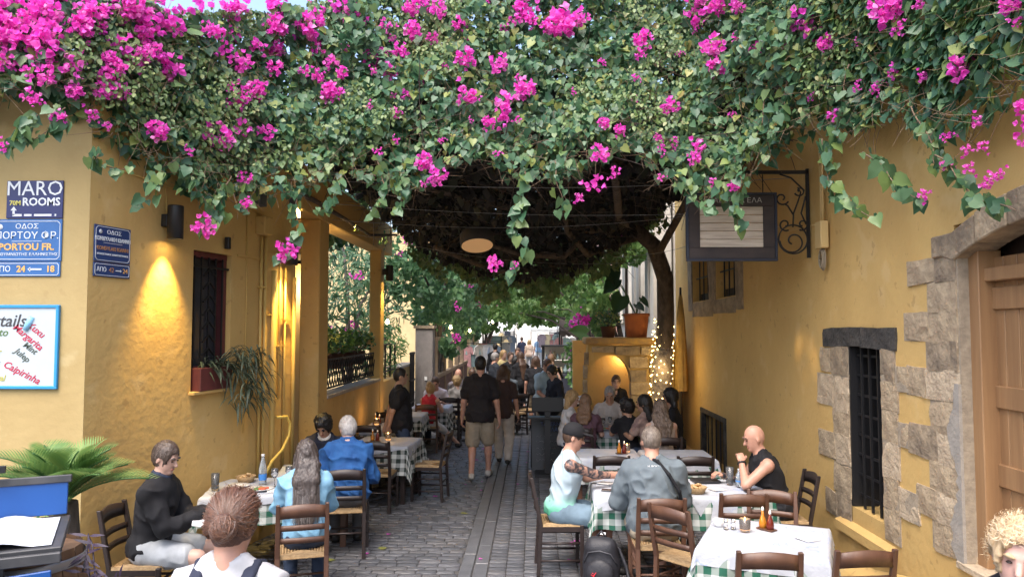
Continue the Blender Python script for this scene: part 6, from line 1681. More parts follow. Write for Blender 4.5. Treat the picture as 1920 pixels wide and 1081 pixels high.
# sprays hanging from the rear rim of the canopy
n = 2200
a = rng.uniform(0, 1, n); X = -2.5 + 4.9 * a; Y = 13.1 + 1.5 * rng.random(n)
sp_ = np.round(X * 3.3) * 1.7
Z = belly(X, np.full(n, 13.0)) + 0.10 - (0.15 + 0.42 * (np.sin(sp_) * 0.5 + 0.5)) * rng.random(n) ** 0.8
P = np.stack([X, Y, Z], 1)
loc_v(foliage('rear_sprays', T_HEART, P, rng.normal(size=(n, 3)) * 0.4 + np.array([0, 0, -1.0]), rng.normal(size=(n, 3)) * 0.6 + np.array([0, -1, 0.4]), rng.uniform(0.05, 0.11, n), rng.beta(2, 2, n), M_LEAFS, None))
# trunk and limbs
tr = MB().tube([(2.32, 13.6, -0.05), (2.28, 13.6, 0.8), (2.36, 13.55, 1.7), (2.40, 13.5, 2.5), (2.36, 13.3, 3.2), (2.12, 13.0, 3.75), (1.6, 12.4, 4.05)], [0.17, 0.15, 0.16, 0.155, 0.15, 0.14, 0.12], 12)
loc_v(tr.build('trunk', M_BRANCH))
limbs = [[(1.6, 12.4, 4.05), (0.9, 11.6, 3.85), (0.2, 10.6, 3.92), (-0.8, 9.6, 4.0), (-2.0, 8.6, 4.15)], [(1.9, 12.8, 3.9), (1.2, 12.9, 3.7), (0.3, 12.9, 3.35), (-0.6, 12.5, 3.25), (-1.6, 11.8, 3.6)], [(1.7, 12.5, 4.0), (1.3, 11.2, 3.95), (1.1, 9.6, 3.95), (0.9, 8.2, 4.1)],
         [(0.9, 11.6, 3.85), (0.5, 11.9, 3.45), (-0.2, 11.6, 3.45), (-1.0, 10.8, 3.65)], [(1.2, 12.9, 3.7), (0.9, 12.2, 3.5), (0.5, 11.0, 3.75), (0.35, 9.2, 3.95)], [(-2.9, 8.3, 3.95), (-2.66, 8.9, 3.85), (-2.56, 10.0, 3.78), (-2.5, 11.2, 3.72), (-2.35, 12.6, 3.9)], [(2.2, 13.1, 3.6), (2.3, 12.0, 4.0), (2.2, 10.2, 4.2), (2.3, 8.6, 4.2), (2.4, 7.6, 4.3)]]
for i, l in enumerate(limbs):
    r_ = [0.085, 0.07, 0.07, 0.05, 0.055, 0.035, 0.07][i]
    loc_v(MB().tube(l, [r_ * (1 - 0.12 * k) for k in range(len(l))], 8).build('limb', M_BRANCH))
tw = []
for i in range(1500):
    x0, y0 = rng.uniform(-2.8, 2.8), rng.uniform(7.5, 13.9)
    z0 = float(belly(np.array([x0]), np.array([y0]))[0]) + rng.uniform(-0.02, 0.25)
    d = _n(rng.normal(size=3) * np.array([1, 1, 0.35])); L = rng.uniform(0.25, 0.9)
    t = np.linspace(0, 1, 5)[:, None]
    tw.append(np.array([x0, y0, z0]) + d * L * t + rng.normal(size=3) * 0.12 * t * t)
loc_v(tubes_np(tw, 0.008, 0.003, 'twigs', M_BRANCH, None, 'stuff'))
tw = []
for i in range(2600):
    s = rng.uniform(0.3, SEG[-1] - 0.2, 1); zl = np.interp(s, LOWS, LOWZ); z = zl - 0.08 + rng.random(1) ** 1.6 * (top_z(s) - zl)
    P, N = front(s, z, np.array([-0.02 if s[0] < 8.6 else 0.02]))
    d = _n(rng.normal(size=3) * 0.8 + N[0] * 0.25 + np.array([0, 0, -0.3])); L = rng.uniform(0.08, 0.30); t = np.linspace(0, 1, 5)[:, None]
    tw.append(P[0] + d * L * t + _n(rng.normal(size=3)) * 0.08 * t * t)
loc_v(tubes_np(tw, 0.0032, 0.0014, 'fine_twigs', M_TWIG, None, 'stuff'))
# hanging strands: stems with large single leaves
LEAFME = []
for k in range(10):
    rn = [0.15, 0.3, 0.4, 0.5, 0.2, 0.55, 0.35, 0.6, 0.45, 0.66][k]
    V, F, r_ = leaf_mesh(T_HEART, [(0, 0, 0)], [(0, 0, -1)], [(0, -1, 0.1)], 1.0, np.array([rn]))
    V = V + np.stack([0.03 * np.sin(V[:, 2] * 9 + k), 0.05 * np.sin(V[:, 0] * 8 + k * 2), 0 * V[:, 0]], 1)
    o = np_mesh('leaf', V, F, M_LEAF, None, smooth=True, attr={'rnd': r_}); LEAFME.append(o.data); bpy.data.objects.remove(o)
nleaf = 0
for i, pts in enumerate(STRANDS):
    pts = np.array(pts); k = len(pts)
    t = np.linspace(0, k - 1, 6 * k)
    c = np.stack([np.interp(t, np.arange(k), pts[:, j]) for j in range(3)], 1)
    c += 0.012 * np.stack([np.sin(t * 5 + i), np.cos(t * 4), np.sin(t * 3)], 1)
    loc_v(MB().tube([tuple(p) for p in c], [0.006 - 0.003 * q / len(c) for q in range(len(c))], 5).build('stem', M_TWIG))
    big = 1.25 if i in (0, 4, 5) else 1.0
    for q in range(1, len(c)):
        for sgn in (-1, 1):
            if rng.random() < 0.30: continue
            o = bpy.data.objects.new('leaf', LEAFME[int(rng.integers(10))])
            link(o); loc_v(o)
            o.location = c[q] + np.array([sgn * 0.02 + rng.normal() * 0.022, -0.02 + rng.normal() * 0.03, rng.normal() * 0.02])
            o.rotation_euler = (rng.uniform(-0.7, 0.4), sgn * rng.uniform(-0.4, 1.2), rng.uniform(-1.0, 1.0))
            sc = rng.uniform(0.04, 0.11) * big
            o.scale = (sc, sc, sc); nleaf += 1
# flower clusters: a few shapes, shared
FLME = []
for k in range(7):
    nb_ = [30, 22, 34, 16, 26, 12, 38][k]
    c = rng.normal(size=(nb_, 3)) * np.array([0.34, 0.20, 0.26]); c = c / np.maximum(1, np.linalg.norm(c, axis=1)[:, None] / 0.44); c0_ = c.copy()
    c = np.repeat(c, 3, axis=0); m3 = len(c)
    az = np.tile([0, 2.1, 4.2], nb_) + np.repeat(rng.uniform(0, 6, nb_), 3)
    ax = np.repeat(nrmz(rng.normal(size=(nb_, 3)) * 0.8 + np.array([0, -0.9, 0.1])), 3, axis=0)
    e1 = nrmz(np.cross(ax, np.array([0.2, 0.3, 0.93]) + 0 * ax)); e2 = np.cross(ax, e1)
    rad = e1 * np.cos(az)[:, None] + e2 * np.sin(az)[:, None]
    V, F, r_ = leaf_mesh(T_BRACT, c, rad * 0.8 + ax * 0.75, ax - rad * 0.6, rng.uniform(0.17, 0.27, m3), np.clip(np.repeat(rng.random(nb_), 3) + rng.normal(size=m3) * 0.08, 0, 1))
    n0 = len(V); sv = []; sf = []      # thin stalks tie the bracts to the cluster's heart
    for q in c0_:
        b_ = n0 + len(sv); sv += [(0, 0.05, 0), (0.012, 0.05, 0.012), tuple(q)]; sf.append((b_, b_ + 1, b_ + 2))
    V = np.concatenate([V, np.array(sv)]); F = np.concatenate([F, np.array(sf)]); r_ = np.concatenate([r_, np.full(len(sv), 0.1)])
    o = np_mesh('flower_cluster', V, F, M_BRACT, None, smooth=False, attr={'rnd': r_}); FLME.append(o.data); bpy.data.objects.remove(o)
def flower(p, size, k=None):
    o = bpy.data.objects.new('flower_cluster', FLME[int(rng.integers(7)) if k is None else k]); link(o); loc_v(o)
    o.location = p; o.rotation_euler = (rng.uniform(-0.5, 0.5), rng.uniform(0, 6.28), rng.uniform(-0.6, 0.6))
    s_ = size * rng.uniform(0.9, 1.1); o.scale = (s_, s_, s_)
for (x, y, z, s_) in FLOW:
    k = 3 if s_ < 0.09 else (5 if s_ < 0.12 else None)
    flower((x, y - 0.06, z), max(s_ * 0.95, 0.09), k)
for i in range(80):      # the mass of bloom at upper left
    s = rng.uniform(0.6, 5.0, 1); zl = np.interp(s, LOWS, LOWZ); tz = top_z(s)
    z = zl + (tz - zl) * (0.36 + 0.66 * rng.random(1))
    P, N = front(s, z, np.array([-0.08 + rng.uniform(-0.08, 0.1)]))
    flower(P[0], rng.uniform(0.10, 0.22))
for i in range(16):       # along the top of the crown
    s = rng.uniform(4.3, 8.4, 1); z = np.array([rng.uniform(5.5, 6.2)]); P, N = front(s, z, np.array([-0.12])); flower(P[0], rng.uniform(0.14, 0.26))
for i in range(28):       # sparse singles elsewhere
    s = rng.uniform(4.5, 11.0, 1); zl = np.interp(s, LOWS, LOWZ); z = zl + (top_z(s) - zl) * rng.random(1)
    P, N = front(s, z, np.array([-0.05 if s[0] < 8.6 else 0.0]))
    flower(P[0], rng.uniform(0.06, 0.10), 5)
# stay wires through the crown
for i, (a, b, sag) in enumerate((((-2.9, 7.9, 3.95), (2.93, 8.4, 4.0), 0.12), ((-2.7, 9.8, 3.75), (2.93, 9.5, 3.85), 0.18), ((-2.7, 10.8, 3.7), (2.4, 13.2, 3.5), 0.22), ((-2.7, 9.0, 3.85), (2.93, 8.9, 3.7), 0.10), ((2.93, 9.0, 3.75), (1.3, 12.0, 3.45), 0.16))):
    a, b = np.array(a), np.array(b)
    t = np.linspace(0, 1, 16)[:, None]
    w_ = a * (1 - t) + b * t - np.array([0, 0, sag]) * np.sin(t * PI)
    tag(MB().tube([tuple(q) for q in w_], 0.0035, 5).build('stay_wire', M_WIRE), ['thin wire nearest the front of the vine', 'second thin wire under the vine above the lampshade', 'thin wire running back to the tree trunk', 'taut thin wire just under the vine front', 'short drooping wire near the hanging sign'][i], 'wire', 'wires under the vine')

# ================================================================== signs and lamps on the left building
M_NAVY = mat('enamel_navy', (0.012, 0.018, 0.10), 0.35, (0.018, 0.025, 0.13), 6)
M_BLUE = mat('enamel_blue', (0.025, 0.11, 0.33), 0.35, (0.035, 0.14, 0.38), 5)
M_BLUED = mat('enamel_blue_shaded', (0.018, 0.045, 0.15), 0.4, (0.025, 0.06, 0.18), 5)  # sign blue darkened to stand in for the side wall's shade
M_TXT = mat('lettering_white', (0.72, 0.76, 0.80), 0.5)
M_TXTO = mat('lettering_orange', (0.75, 0.42, 0.12), 0.5)
M_TXTY = mat('lettering_yellow', (0.65, 0.60, 0.15), 0.5)
FY = 5.7
def plate_sign(name, label, x0, x1, z0, z1, m, cat='sign', edge=None):
    t = empty(name, ((x0 + x1) / 2, FY - 0.002, (z0 + z1) / 2), 0, label, cat)
    MB().box((0, -0.006, 0), (x1 - x0, 0.010, z1 - z0)).build('plate', m, t, bevel=0.003)
    return t
def border(t, w, h, y, m, dz=0.0, th=0.004, cut=0.02):
    pts = [(-w / 2 + cut, -h / 2), (w / 2 - cut, -h / 2), (w / 2, -h / 2 + cut), (w / 2, h / 2 - cut), (w / 2 - cut, h / 2), (-w / 2 + cut, h / 2), (-w / 2, h / 2 - cut), (-w / 2, -h / 2 + cut)]
    mb = MB()
    for i in range(8):
        a, b = pts[i], pts[(i + 1) % 8]
        mb.bar((a[0], y, a[1] + dz), (b[0], y, b[1] + dz), th, 0.002, up=(0, 1, 0))
    return mb.build('border_line', m, t)
t = plate_sign('rooms_sign', 'navy MARO ROOMS sign with white arrow on the left corner wall', -4.165, -3.71, 3.165, 3.465, M_NAVY)
text('MARO', 0.165, M_TXT, t, (0, -0.012, 0.082), sx=0.97)
text('ROOMS', 0.088, M_TXT, t, (0.055, -0.012, -0.022), bold=0.002)
text('70M', 0.052, M_TXTY, t, (-0.155, -0.012, -0.03), bold=0.001)
ar = MB().bar((-0.165, -0.012, -0.125), (-0.165, -0.012, -0.085), 0.018, 0.002, up=(0, 1, 0))
ar.add([(-0.19, -0.013, -0.088), (-0.14, -0.013, -0.088), (-0.165, -0.013, -0.056)], [(0, 1, 2)])
ar.bar((-0.174, -0.012, -0.125), (-0.10, -0.012, -0.125), 0.018, 0.002, up=(0, 1, 0))
ar.build('arrow', M_TXT, t)
for a, b in ((-0.08, -0.02), (0.0, 0.14), (0.165, 0.178)):
    MB().bar((a, -0.012, -0.125), (b, -0.012, -0.125), 0.016, 0.002, up=(0, 1, 0)).build('dash', M_TXT, t)
t = plate_sign('street_sign', 'blue street sign reading PORTOU FR on the left corner wall', -4.27, -3.71, 2.825, 3.158, M_BLUE)
border(t, 0.53, 0.30, -0.0125, M_TXT)
MB().lathe([(0.001, 0), (0.022, 0), (0.022, 0.002), (0.001, 0.002)], n=14).build('emblem', M_TXT, t, loc=(-0.215, -0.012, 0.105), rot=(PI / 2, 0, 0))
text('ΟΔΟΣ', 0.055, M_TXT, t, (0.0, -0.012, 0.108), sx=1.2)
text('ΠΟΡΤΟΥ ΦΡ.', 0.078, M_TXT, t, (0.0, -0.012, 0.035), sx=1.06)
MB().box((0.0, -0.012, -0.008), (0.24, 0.002, 0.003)).build('rule', M_TXT, t)
text('PORTOU FR.', 0.075, M_TXTO, t, (0.0, -0.012, -0.055), bold=0.002, sx=1.06)
text('ΡΕΘΥΜΝΙΩΤΗΣ ΕΛΛΗΝΙΣΤΗΣ', 0.03, M_TXT, t, (0.0, -0.012, -0.112), sx=1.2)
t = plate_sign('house_number_sign', 'narrow blue plate with orange 24 and 18 below the street sign', -4.27, -3.715, 2.705, 2.82, M_BLUE)
border(t, 0.53, 0.092, -0.0125, M_TXT, cut=0.012)
text('ΑΠΟ', 0.062, M_TXT, t, (-0.185, -0.012, 0))
text('24', 0.07, M_TXTO, t, (-0.035, -0.012, 0), bold=0.002)
text('18', 0.07, M_TXTO, t, (0.20, -0.012, 0), bold=0.002)
a_ = MB().bar((0.03, -0.012, 0), (0.13, -0.012, 0), 0.012, 0.002, up=(0, 1, 0)); a_.add([(0.04, -0.013, 0.018), (0.04, -0.013, -0.018), (0.018, -0.013, 0)], [(0, 1, 2)]); a_.build('arrow', M_TXT, t)
# side wall street sign
t = empty('street_sign', onAB(0.235, 2.98, 0.006), angAB, 'blue street sign on the side wall, coloured darker for the shade there', 'sign')
MB().box((0, -0.004, 0), (0.39, 0.010, 0.295)).build('plate', M_BLUED, t, bevel=0.003)
border(t, 0.365, 0.27, -0.0105, M_TXT)
MB().lathe([(0.001, 0), (0.017, 0), (0.017, 0.002), (0.001, 0.002)], n=14).build('emblem', M_TXT, t, loc=(-0.135, -0.010, 0.095), rot=(PI / 2, 0, 0))
text('ΟΔΟΣ', 0.046, M_TXT, t, (0.01, -0.010, 0.095), sx=1.2)
text('ΚΟΝΔΥΛΑΚΗ ΙΩΑΝΝΗ', 0.042, M_TXT, t, (0.0, -0.010, 0.038), sx=0.86, bold=0.001)
MB().box((0.0, -0.010, 0.008), (0.2, 0.002, 0.003)).build('rule', M_TXT, t)
text('KONDYLAKI IOANNI', 0.042, mat('lettering_orange_shaded', (0.40, 0.20, 0.10), 0.5), t, (0.0, -0.010, -0.038), sx=0.86, bold=0.001)  # orange lettering darkened for the shade on this side
text('ΧΡΟΝΟΓΡΑΦΟΣ ΔΗΜΟΣΙΟΓΡΑΦΟΣ', 0.02, M_TXT, t, (0.0, -0.010, -0.085))
t = empty('house_number_sign', onAB(0.235, 2.77, 0.006), angAB, 'narrow blue plate with 42 and 24 on the side wall, darkened for shade', 'sign')
MB().box((0, -0.004, 0), (0.39, 0.010, 0.115)).build('plate', M_BLUED, t, bevel=0.003)
border(t, 0.365, 0.09, -0.0105, M_TXT, cut=0.01)
text('ΑΠΟ', 0.052, M_TXT, t, (-0.115, -0.010, 0), sx=0.9)
text('42', 0.056, MATS['lettering_orange_shaded'], t, (-0.01, -0.010, 0)); text('24', 0.056, M_TXTO, t, (0.14, -0.010, 0))
a_ = MB().bar((0.035, -0.010, 0), (0.09, -0.010, 0), 0.009, 0.002, up=(0, 1, 0)); a_.add([(0.085, -0.011, 0.014), (0.085, -0.011, -0.014), (0.10, -0.011, 0)], [(0, 1, 2)]); a_.build('arrow', M_TXT, t)
# cocktail board
t = empty('cocktail_board', (-4.16, FY - 0.004, 2.155), 0, 'white cocktail menu board with a light blue frame on the left corner wall', 'board')
MB().box((0, -0.008, 0), (0.86, 0.012, 0.61)).build('panel', mat('whiteboard', (0.50, 0.56, 0.60), 0.35, (0.46, 0.52, 0.57), 3), t)
M_LBL = mat('frame_lightblue', (0.03, 0.28, 0.62), 0.5)
for c, d in (((0, -0.012, 0.315), (0.91, 0.026, 0.024)), ((0, -0.012, -0.315), (0.91, 0.026, 0.024)), ((0.443, -0.012, 0), (0.024, 0.026, 0.606)), ((-0.443, -0.012, 0), (0.024, 0.026, 0.606))):
    MB().box(c, d).build('frame', M_LBL, t, bevel=0.003)
MK = {k: mat('marker_' + k, c, 0.6) for k, c in dict(black=(0.05, 0.05, 0.055), green=(0.10, 0.17, 0.06), red=(0.45, 0.03, 0.07), olive=(0.45, 0.42, 0.08), dark=(0.08, 0.10, 0.08), brown=(0.22, 0.12, 0.10)).items()}
def hand(body, size, k, x, z, rot=0.0, al='RIGHT'): return text(body, size, MK[k], t, (x, -0.0155, z), rot=(PI / 2, rot, 0), name='handwriting', ext=0.001, align=al, shear=0.25, bold=0.0012)
hand('Cocktails', 0.135, 'black', 0.19, 0.20)
hand('Mojito', 0.085, 'green', 0.05, 0.11)
hand('Cucumber', 0.065, 'olive', 0.0, -0.04); hand('Daiquiri', 0.07, 'brown', -0.01, -0.14); hand('Kir Royal', 0.065, 'olive', 0.04, -0.245)
hand('Xuxu', 0.075, 'red', 0.27, 0.135, R(38), 'CENTER'); hand('Margarita', 0.075, 'red', 0.21, 0.075, R(38), 'CENTER')
hand('Mint', 0.065, 'dark', 0.23, -0.01, R(35), 'CENTER'); hand('Julep', 0.07, 'dark', 0.17, -0.065, R(38), 'CENTER'); hand('Caipirinha', 0.078, 'red', 0.17, -0.20, R(26), 'CENTER')
MB().tube([(0.19, -0.016, 0.13), (0.215, -0.016, 0.18), (0.24, -0.016, 0.235)], [0.02, 0.026, 0.02], 8).build('drawn_bottle', mat('marker_sky', (0.28, 0.58, 0.80), 0.6), t)
# wall lamps
M_LAMPG = mat('lamp_lens', (1, 0.8, 0.4), 0.4, emit=(1.0, 0.72, 0.28), es=14)
def wall_lamp(label, p, rz, e=16, h=0.30, ang=64):
    t = empty('wall_lamp', p, rz, label, 'wall lamp', 'black downlight wall lamps')
    MB().box((0, -0.03, 0.02), (0.07, 0.06, 0.11)).build('bracket', M_BLACK, t, bevel=0.004)
    MB().lathe([(0.001, h / 2), (0.066, h / 2), (0.068, h / 2 - 0.01), (0.068, -h / 2), (0.060, -h / 2), (0.060, -h / 2 + 0.03), (0.001, -h / 2 + 0.03)], (0, -0.125, 0), 20).build('housing', M_BLACK, t)
    MB().lathe([(0.001, 0), (0.055, 0)], (0, -0.125, -h / 2 + 0.018), 16).build('lens', M_LAMPG, t)
    ld = bpy.data.lights.new('lamp_light', 'SPOT'); ld.energy = e; ld.color = (1.0, 0.66, 0.18); ld.spot_size = R(ang); ld.spot_blend = 1.0; ld.shadow_soft_size = 0.03
    lo = bpy.data.objects.new('lamp_light', ld); link(lo, t); lo.location = (0, -0.15, -h / 2 + 0.005); lo.rotation_euler = (R(11), 0, 0)
    return t
wall_lamp('black wall lamp beside the side street sign, lighting the plaster below', onAB(0.84, 3.245, 0.0), angAB, 75)
wall_lamp('black wall lamp behind pink flowers, lighting the pipes', onAB(2.78, 3.17, 0.025), angAB, 70)
wall_lamp('small black wall lamp on the far porch column', (PX + 0.003, 13.35, 3.3), PI / 2, 30, 0.28)
fl0 = empty('added_flood_lamp', onAB(3.0, 3.66, 0.0), angAB, 'small black flood lamp added high on the left wall by the porch', 'lamp')  # assumed lamp, added to throw the warm patch on the right wall
MB().box((0, -0.06, 0), (0.11, 0.07, 0.14)).build('housing', M_BLACK, fl0, bevel=0.006)
MB().box((0, -0.099, 0), (0.08, 0.004, 0.10)).build('lens', M_LAMPG, fl0)
ld = bpy.data.lights.new('flood_light', 'SPOT'); ld.energy = 330; ld.color = (1.0, 0.68, 0.25); ld.spot_size = R(8.5); ld.spot_blend = 1.0; ld.shadow_soft_size = 0.03  # narrow beam of the added lamp
lo = bpy.data.objects.new('flood_light', ld); link(lo); p0 = Vector(onAB(3.0, 3.66, 0.11)); lo.location = p0; lo.rotation_euler = (Vector((2.95, 8.15, 1.92)) - p0).to_track_quat('-Z', 'Y').to_euler()
b_ = Vector((2.95, 8.15, 1.92)) - p0; b_.normalize(); s1 = b_.cross(Vector((0, 0, 1))).normalized(); s2 = s1.cross(b_)
for k in range(15):      # leaves added in its beam to break up the patch it throws
    c_ = p0 + b_ * rng.uniform(0.7, 1.15) + s1 * rng.normal() * 0.05 + s2 * rng.normal() * 0.06
    o = bpy.data.objects.new('leaf', LEAFME[k % 10]); link(o); loc_v(o); o.location = c_; o.rotation_euler = (rng.uniform(-0.6, 0.6), rng.uniform(-1, 1), PI / 2 + rng.uniform(-0.6, 0.6)); q_ = rng.uniform(0.035, 0.06); o.scale = (q_, q_, q_)
loc_v(MB().tube([tuple(p0 + b_ * 0.9 + Vector((0, 0, 0.45))), tuple(p0 + b_ * 0.93 + Vector((0.02, 0, 0.1))), tuple(p0 + b_ * 0.95 - Vector((0, 0, 0.12)))], 0.004, 5).build('stem', M_TWIG))  # stem added to carry the beam leaves
for i, pts in enumerate(([onAB(0.10, 3.62, 0.012), onAB(0.9, 3.58, 0.012), onAB(1.7, 3.60, 0.012), onAB(2.36, 3.55, 0.014)], [onAB(0.84, 3.57, 0.012), onAB(0.845, 3.44, 0.02), onAB(0.84, 3.30, 0.03)], [onAB(2.1, 3.58, 0.012), onAB(2.12, 2.6, 0.012), onAB(2.10, 1.2, 0.012)])):
    loc_lb(MB().tube(pts, 0.006, 5).build('cable', M_PIPE))
loc_rb(MB().tube([(RX - 0.008, 7.46, 3.36), (RX - 0.008, 8.6, 3.42), (RX - 0.008, 10.2, 3.9)], 0.006, 5).build('cable', M_YBOX))
# small dark sensor over the window
tag(boxAB('sensor_light', 1.72, 3.16, 0.05, (0.05, 0.05, 0.12), M_BLACK, None, 0.006), 'small black sensor hanging over the barred window', 'sensor')
# ---------------------------------------------------------------- window box plant
t = empty('window_box', onAB(1.56, 1.70, 0.0), angAB, 'maroon window box with a trailing spider plant', 'planter')
MB().box((0, 0.03, 0.11), (0.50, 0.20, 0.22)).build('box', M_MAROON, t, bevel=0.006)
M_SPID = leafmat('leaf_spider', [(0.05, 0.075, 0.045), (0.09, 0.12, 0.07), (0.14, 0.17, 0.11), (0.07, 0.06, 0.035)], 0.5, 0.1)
V_ = []; F_ = []; A_ = []; n0 = 0
for i in range(420):
    b0 = np.array([rng.uniform(-0.1, 0.26), rng.uniform(-0.08, 0.06), rng.uniform(0.2, 0.28)])
    cl_ = rng.random() < 0.75
    if cl_: b0 = np.array([rng.uniform(0.12, 0.62), rng.uniform(-0.30, -0.05), rng.uniform(-0.16, 0.42)])
    d = _n(np.array([rng.normal() + 0.3, rng.normal() * 0.6 - 0.5, rng.normal() * 0.6 + (0.4 if not cl_ else 0.1)])); L = rng.uniform(0.09, 0.21)
    t_ = np.linspace(0, 1, 6)[:, None]; c = b0 + d * L * t_ - np.array([0, 0, 1]) * L * 0.75 * t_ ** 2
    sd_ = _n(np.cross(d, [0, 0, 1])); w = 0.009 * np.sin(np.clip(t_ * 0.92 + 0.08, 0, 1) * PI) + 0.001
    V_.append(np.concatenate([c - sd_ * w, c + sd_ * w])); q = np.arange(5)
    F_.append(np.stack([q, q + 1, q + 7, q + 6], 1) + n0); n0 += 12; A_.append(np.full(12, rng.random()))
o = np_mesh('foliage', np.concatenate(V_), np.concatenate(F_), M_SPID, t, smooth=True, attr={'rnd': np.concatenate(A_)}); o['kind'] = 'stuff'
st = []
for i in range(16):
    e = np.array([rng.uniform(0.2, 0.58), rng.uniform(-0.28, -0.1), rng.uniform(-0.25, 0.35)]); t_ = np.linspace(0, 1, 7)[:, None]
    st.append(np.array([0.1, -0.02, 0.24]) * (1 - t_) + e * t_ + np.array([0, -0.05, 0.14]) * np.sin(t_ * PI))
tubes_np(st, 0.004, 0.002, 'stems', M_SPID, t, 'stuff')
# ---------------------------------------------------------------- menu stand with open book, barrel behind
ms = empty('menu_stand', (-2.40, 3.18, -0.02), R(27), 'black menu lectern with a blue panel and gooseneck lamp at lower left', 'menu stand')
Rt = Matrix.Rotation(R(9), 3, 'X')
M_STB = mat('stand_black', (0.03, 0.032, 0.036), 0.5, (0.06, 0.06, 0.065), 8); M_STBLUE = mat('stand_blue', (0.008, 0.07, 0.28), 0.4)
MB().box((0, 0, 0), (0.66, 0.36, 0.03), Rt).build('tray', M_STB, ms, bevel=0.004, loc=(0, 0, 1.40))
Rb = Matrix.Rotation(R(8), 3, 'X')
MB().box((0, 0, 0), (0.63, 0.02, 0.15)).build('blue_panel', M_STBLUE, ms, bevel=0.003, loc=(0, 0.175, 1.525), rot=(R(-6), 0, 0))
MB().box((0, 0, 0), (0.66, 0.03, 0.035)).build('top_rail', M_STB, ms, bevel=0.004, loc=(0, 0.18, 1.612), rot=(R(-6), 0, 0))
MB().box((0, -0.165, 0), (0.66, 0.03, 0.045)).build('lip', M_STB, ms, bevel=0.004, loc=(0, -0.02, 1.345))
MB().box((-0.10, -0.15, 1.22), (0.44, 0.02, 0.24)).build('panel', M_BLACK, ms)
for x_, z_, r_ in ((0.0, 1.18, 0.022), (-0.04, 1.12, 0.009), (0.035, 1.24, 0.009), (-0.12, 1.2, 0.014)):
    MB().lathe([(0.001, 0), (r_, 0), (r_, 0.002), (0.001, 0.002)], n=14).build('painted_flower', M_WHITE, ms, loc=(x_, -0.162, z_ + 0.10), rot=(PI / 2, 0, 0))
tb = empty('taberna_sign'); tb.parent = ms; tb.location = (-0.0, -0.19, 1.20); tb.rotation_euler = (0, R(-3), 0)
MB().box((0, 0, 0), (0.60, 0.018, 0.16)).build('plate', M_STBLUE, tb, bevel=0.003)
text('TABERNA', 0.095, M_TXT, tb, (-0.02, -0.011, 0.0), bold=0.002)
MB().box((0, 0.02, 0.65), (0.06, 0.06, 1.3)).build('post', M_STB, ms); MB().box((0, 0.02, 0.02), (0.5, 0.4, 0.04)).build('foot', M_STB, ms)
MB().tube([(-0.02, 0.15, 1.66), (-0.16, 0.15, 1.72), (-0.20, 0.12, 1.80), (-0.14, 0.06, 1.875), (-0.06, 0.03, 1.87), (-0.025, 0.02, 1.82)], 0.009, 8).build('gooseneck', M_BLACK, ms)
MB().lathe([(0.010, 0.0), (0.014, -0.05), (0.030, -0.09), (0.026, -0.09), (0.001, -0.06)], n=14).build('lamp_head', M_BLACK, ms, loc=(-0.022, 0.02, 1.82), rot=(0, R(-10), 0))
MB().box((0.04, 0.14, 1.68), (0.06, 0.03, 0.03)).build('clamp', M_BLACK, ms)
bk = empty('menu_book', (-2.40, 3.18, -0.02), R(27), 'open menu book with white pages on the lectern', 'book')
for sg in (-1, 1):
    n_ = 8; vs = []
    for i in range(n_ + 1):
        q = i / n_; x_ = sg * (0.005 + 0.285 * q); up_ = 0.03 * math.sin(min(q * 1.4, 1) * PI) ** 1.0 * (1 - 0.5 * q) + 0.018
        for v_ in (-0.155, 0.155):
            p_ = Rt @ Vector((x_, v_, up_)); vs.append((p_.x, p_.y, p_.z + 1.40))
    fs = [(2 * i, 2 * i + 2, 2 * i + 3, 2 * i + 1) for i in range(n_)]
    MB().add(vs, fs, True).build('page', mat('page_white', (0.55, 0.58, 0.64), 0.6), bk)
    mb = MB()
    mb.box((sg * 0.15, 0, 0.009), (0.29, 0.32, 0.012)); vs2 = [Rt @ Vector(v) for v in mb.v]; mb.v = [(v.x, v.y, v.z + 1.40) for v in vs2]
    mb.build('cover', M_BLACK, bk)
ba = empty('wine_barrel', (-2.42, 3.52, 0.36), 0, 'wooden barrel with iron hoops behind the menu stand', 'barrel')
for k in range(18):
    a0, a1 = 2 * PI * k / 18 + 0.008, 2 * PI * (k + 1) / 18 - 0.008
    prof = [(0.235, 0.0), (0.275, 0.22), (0.288, 0.44), (0.275, 0.66), (0.235, 0.90)]
    vs = []
    for r_, z_ in prof: vs += [(r_ * math.cos(a0), r_ * math.sin(a0), z_), (r_ * math.cos(a1), r_ * math.sin(a1), z_)]
    MB().add(vs, [(2 * i, 2 * i + 1, 2 * i + 3, 2 * i + 2) for i in range(4)]).build('stave', mat('barrel_oak', (0.16, 0.09, 0.05), 0.6, (0.10, 0.055, 0.03), 6, stretch=(4, 4, 0.5)), ba)
for z_, r_ in ((0.05, 0.247), (0.2, 0.276), (0.68, 0.276), (0.84, 0.25)):
    MB().lathe([(r_, -0.022), (r_ + 0.005, -0.02), (r_ + 0.005, 0.02), (r_, 0.022)], (0, 0, z_), 28).build('hoop', mat('hoop_steel', (0.30, 0.30, 0.31), 0.45, metal=0.6), ba)
MB().lathe([(0.001, 0.88), (0.23, 0.88)], n=24).build('head', MATS['barrel_oak'], ba)
tag(MB().box((-2.42, 3.52, 0.18), (0.5, 0.5, 0.36)).build('crate', M_WOODD, None, bevel=0.006), 'dark wooden crate carrying the barrel', 'crate')
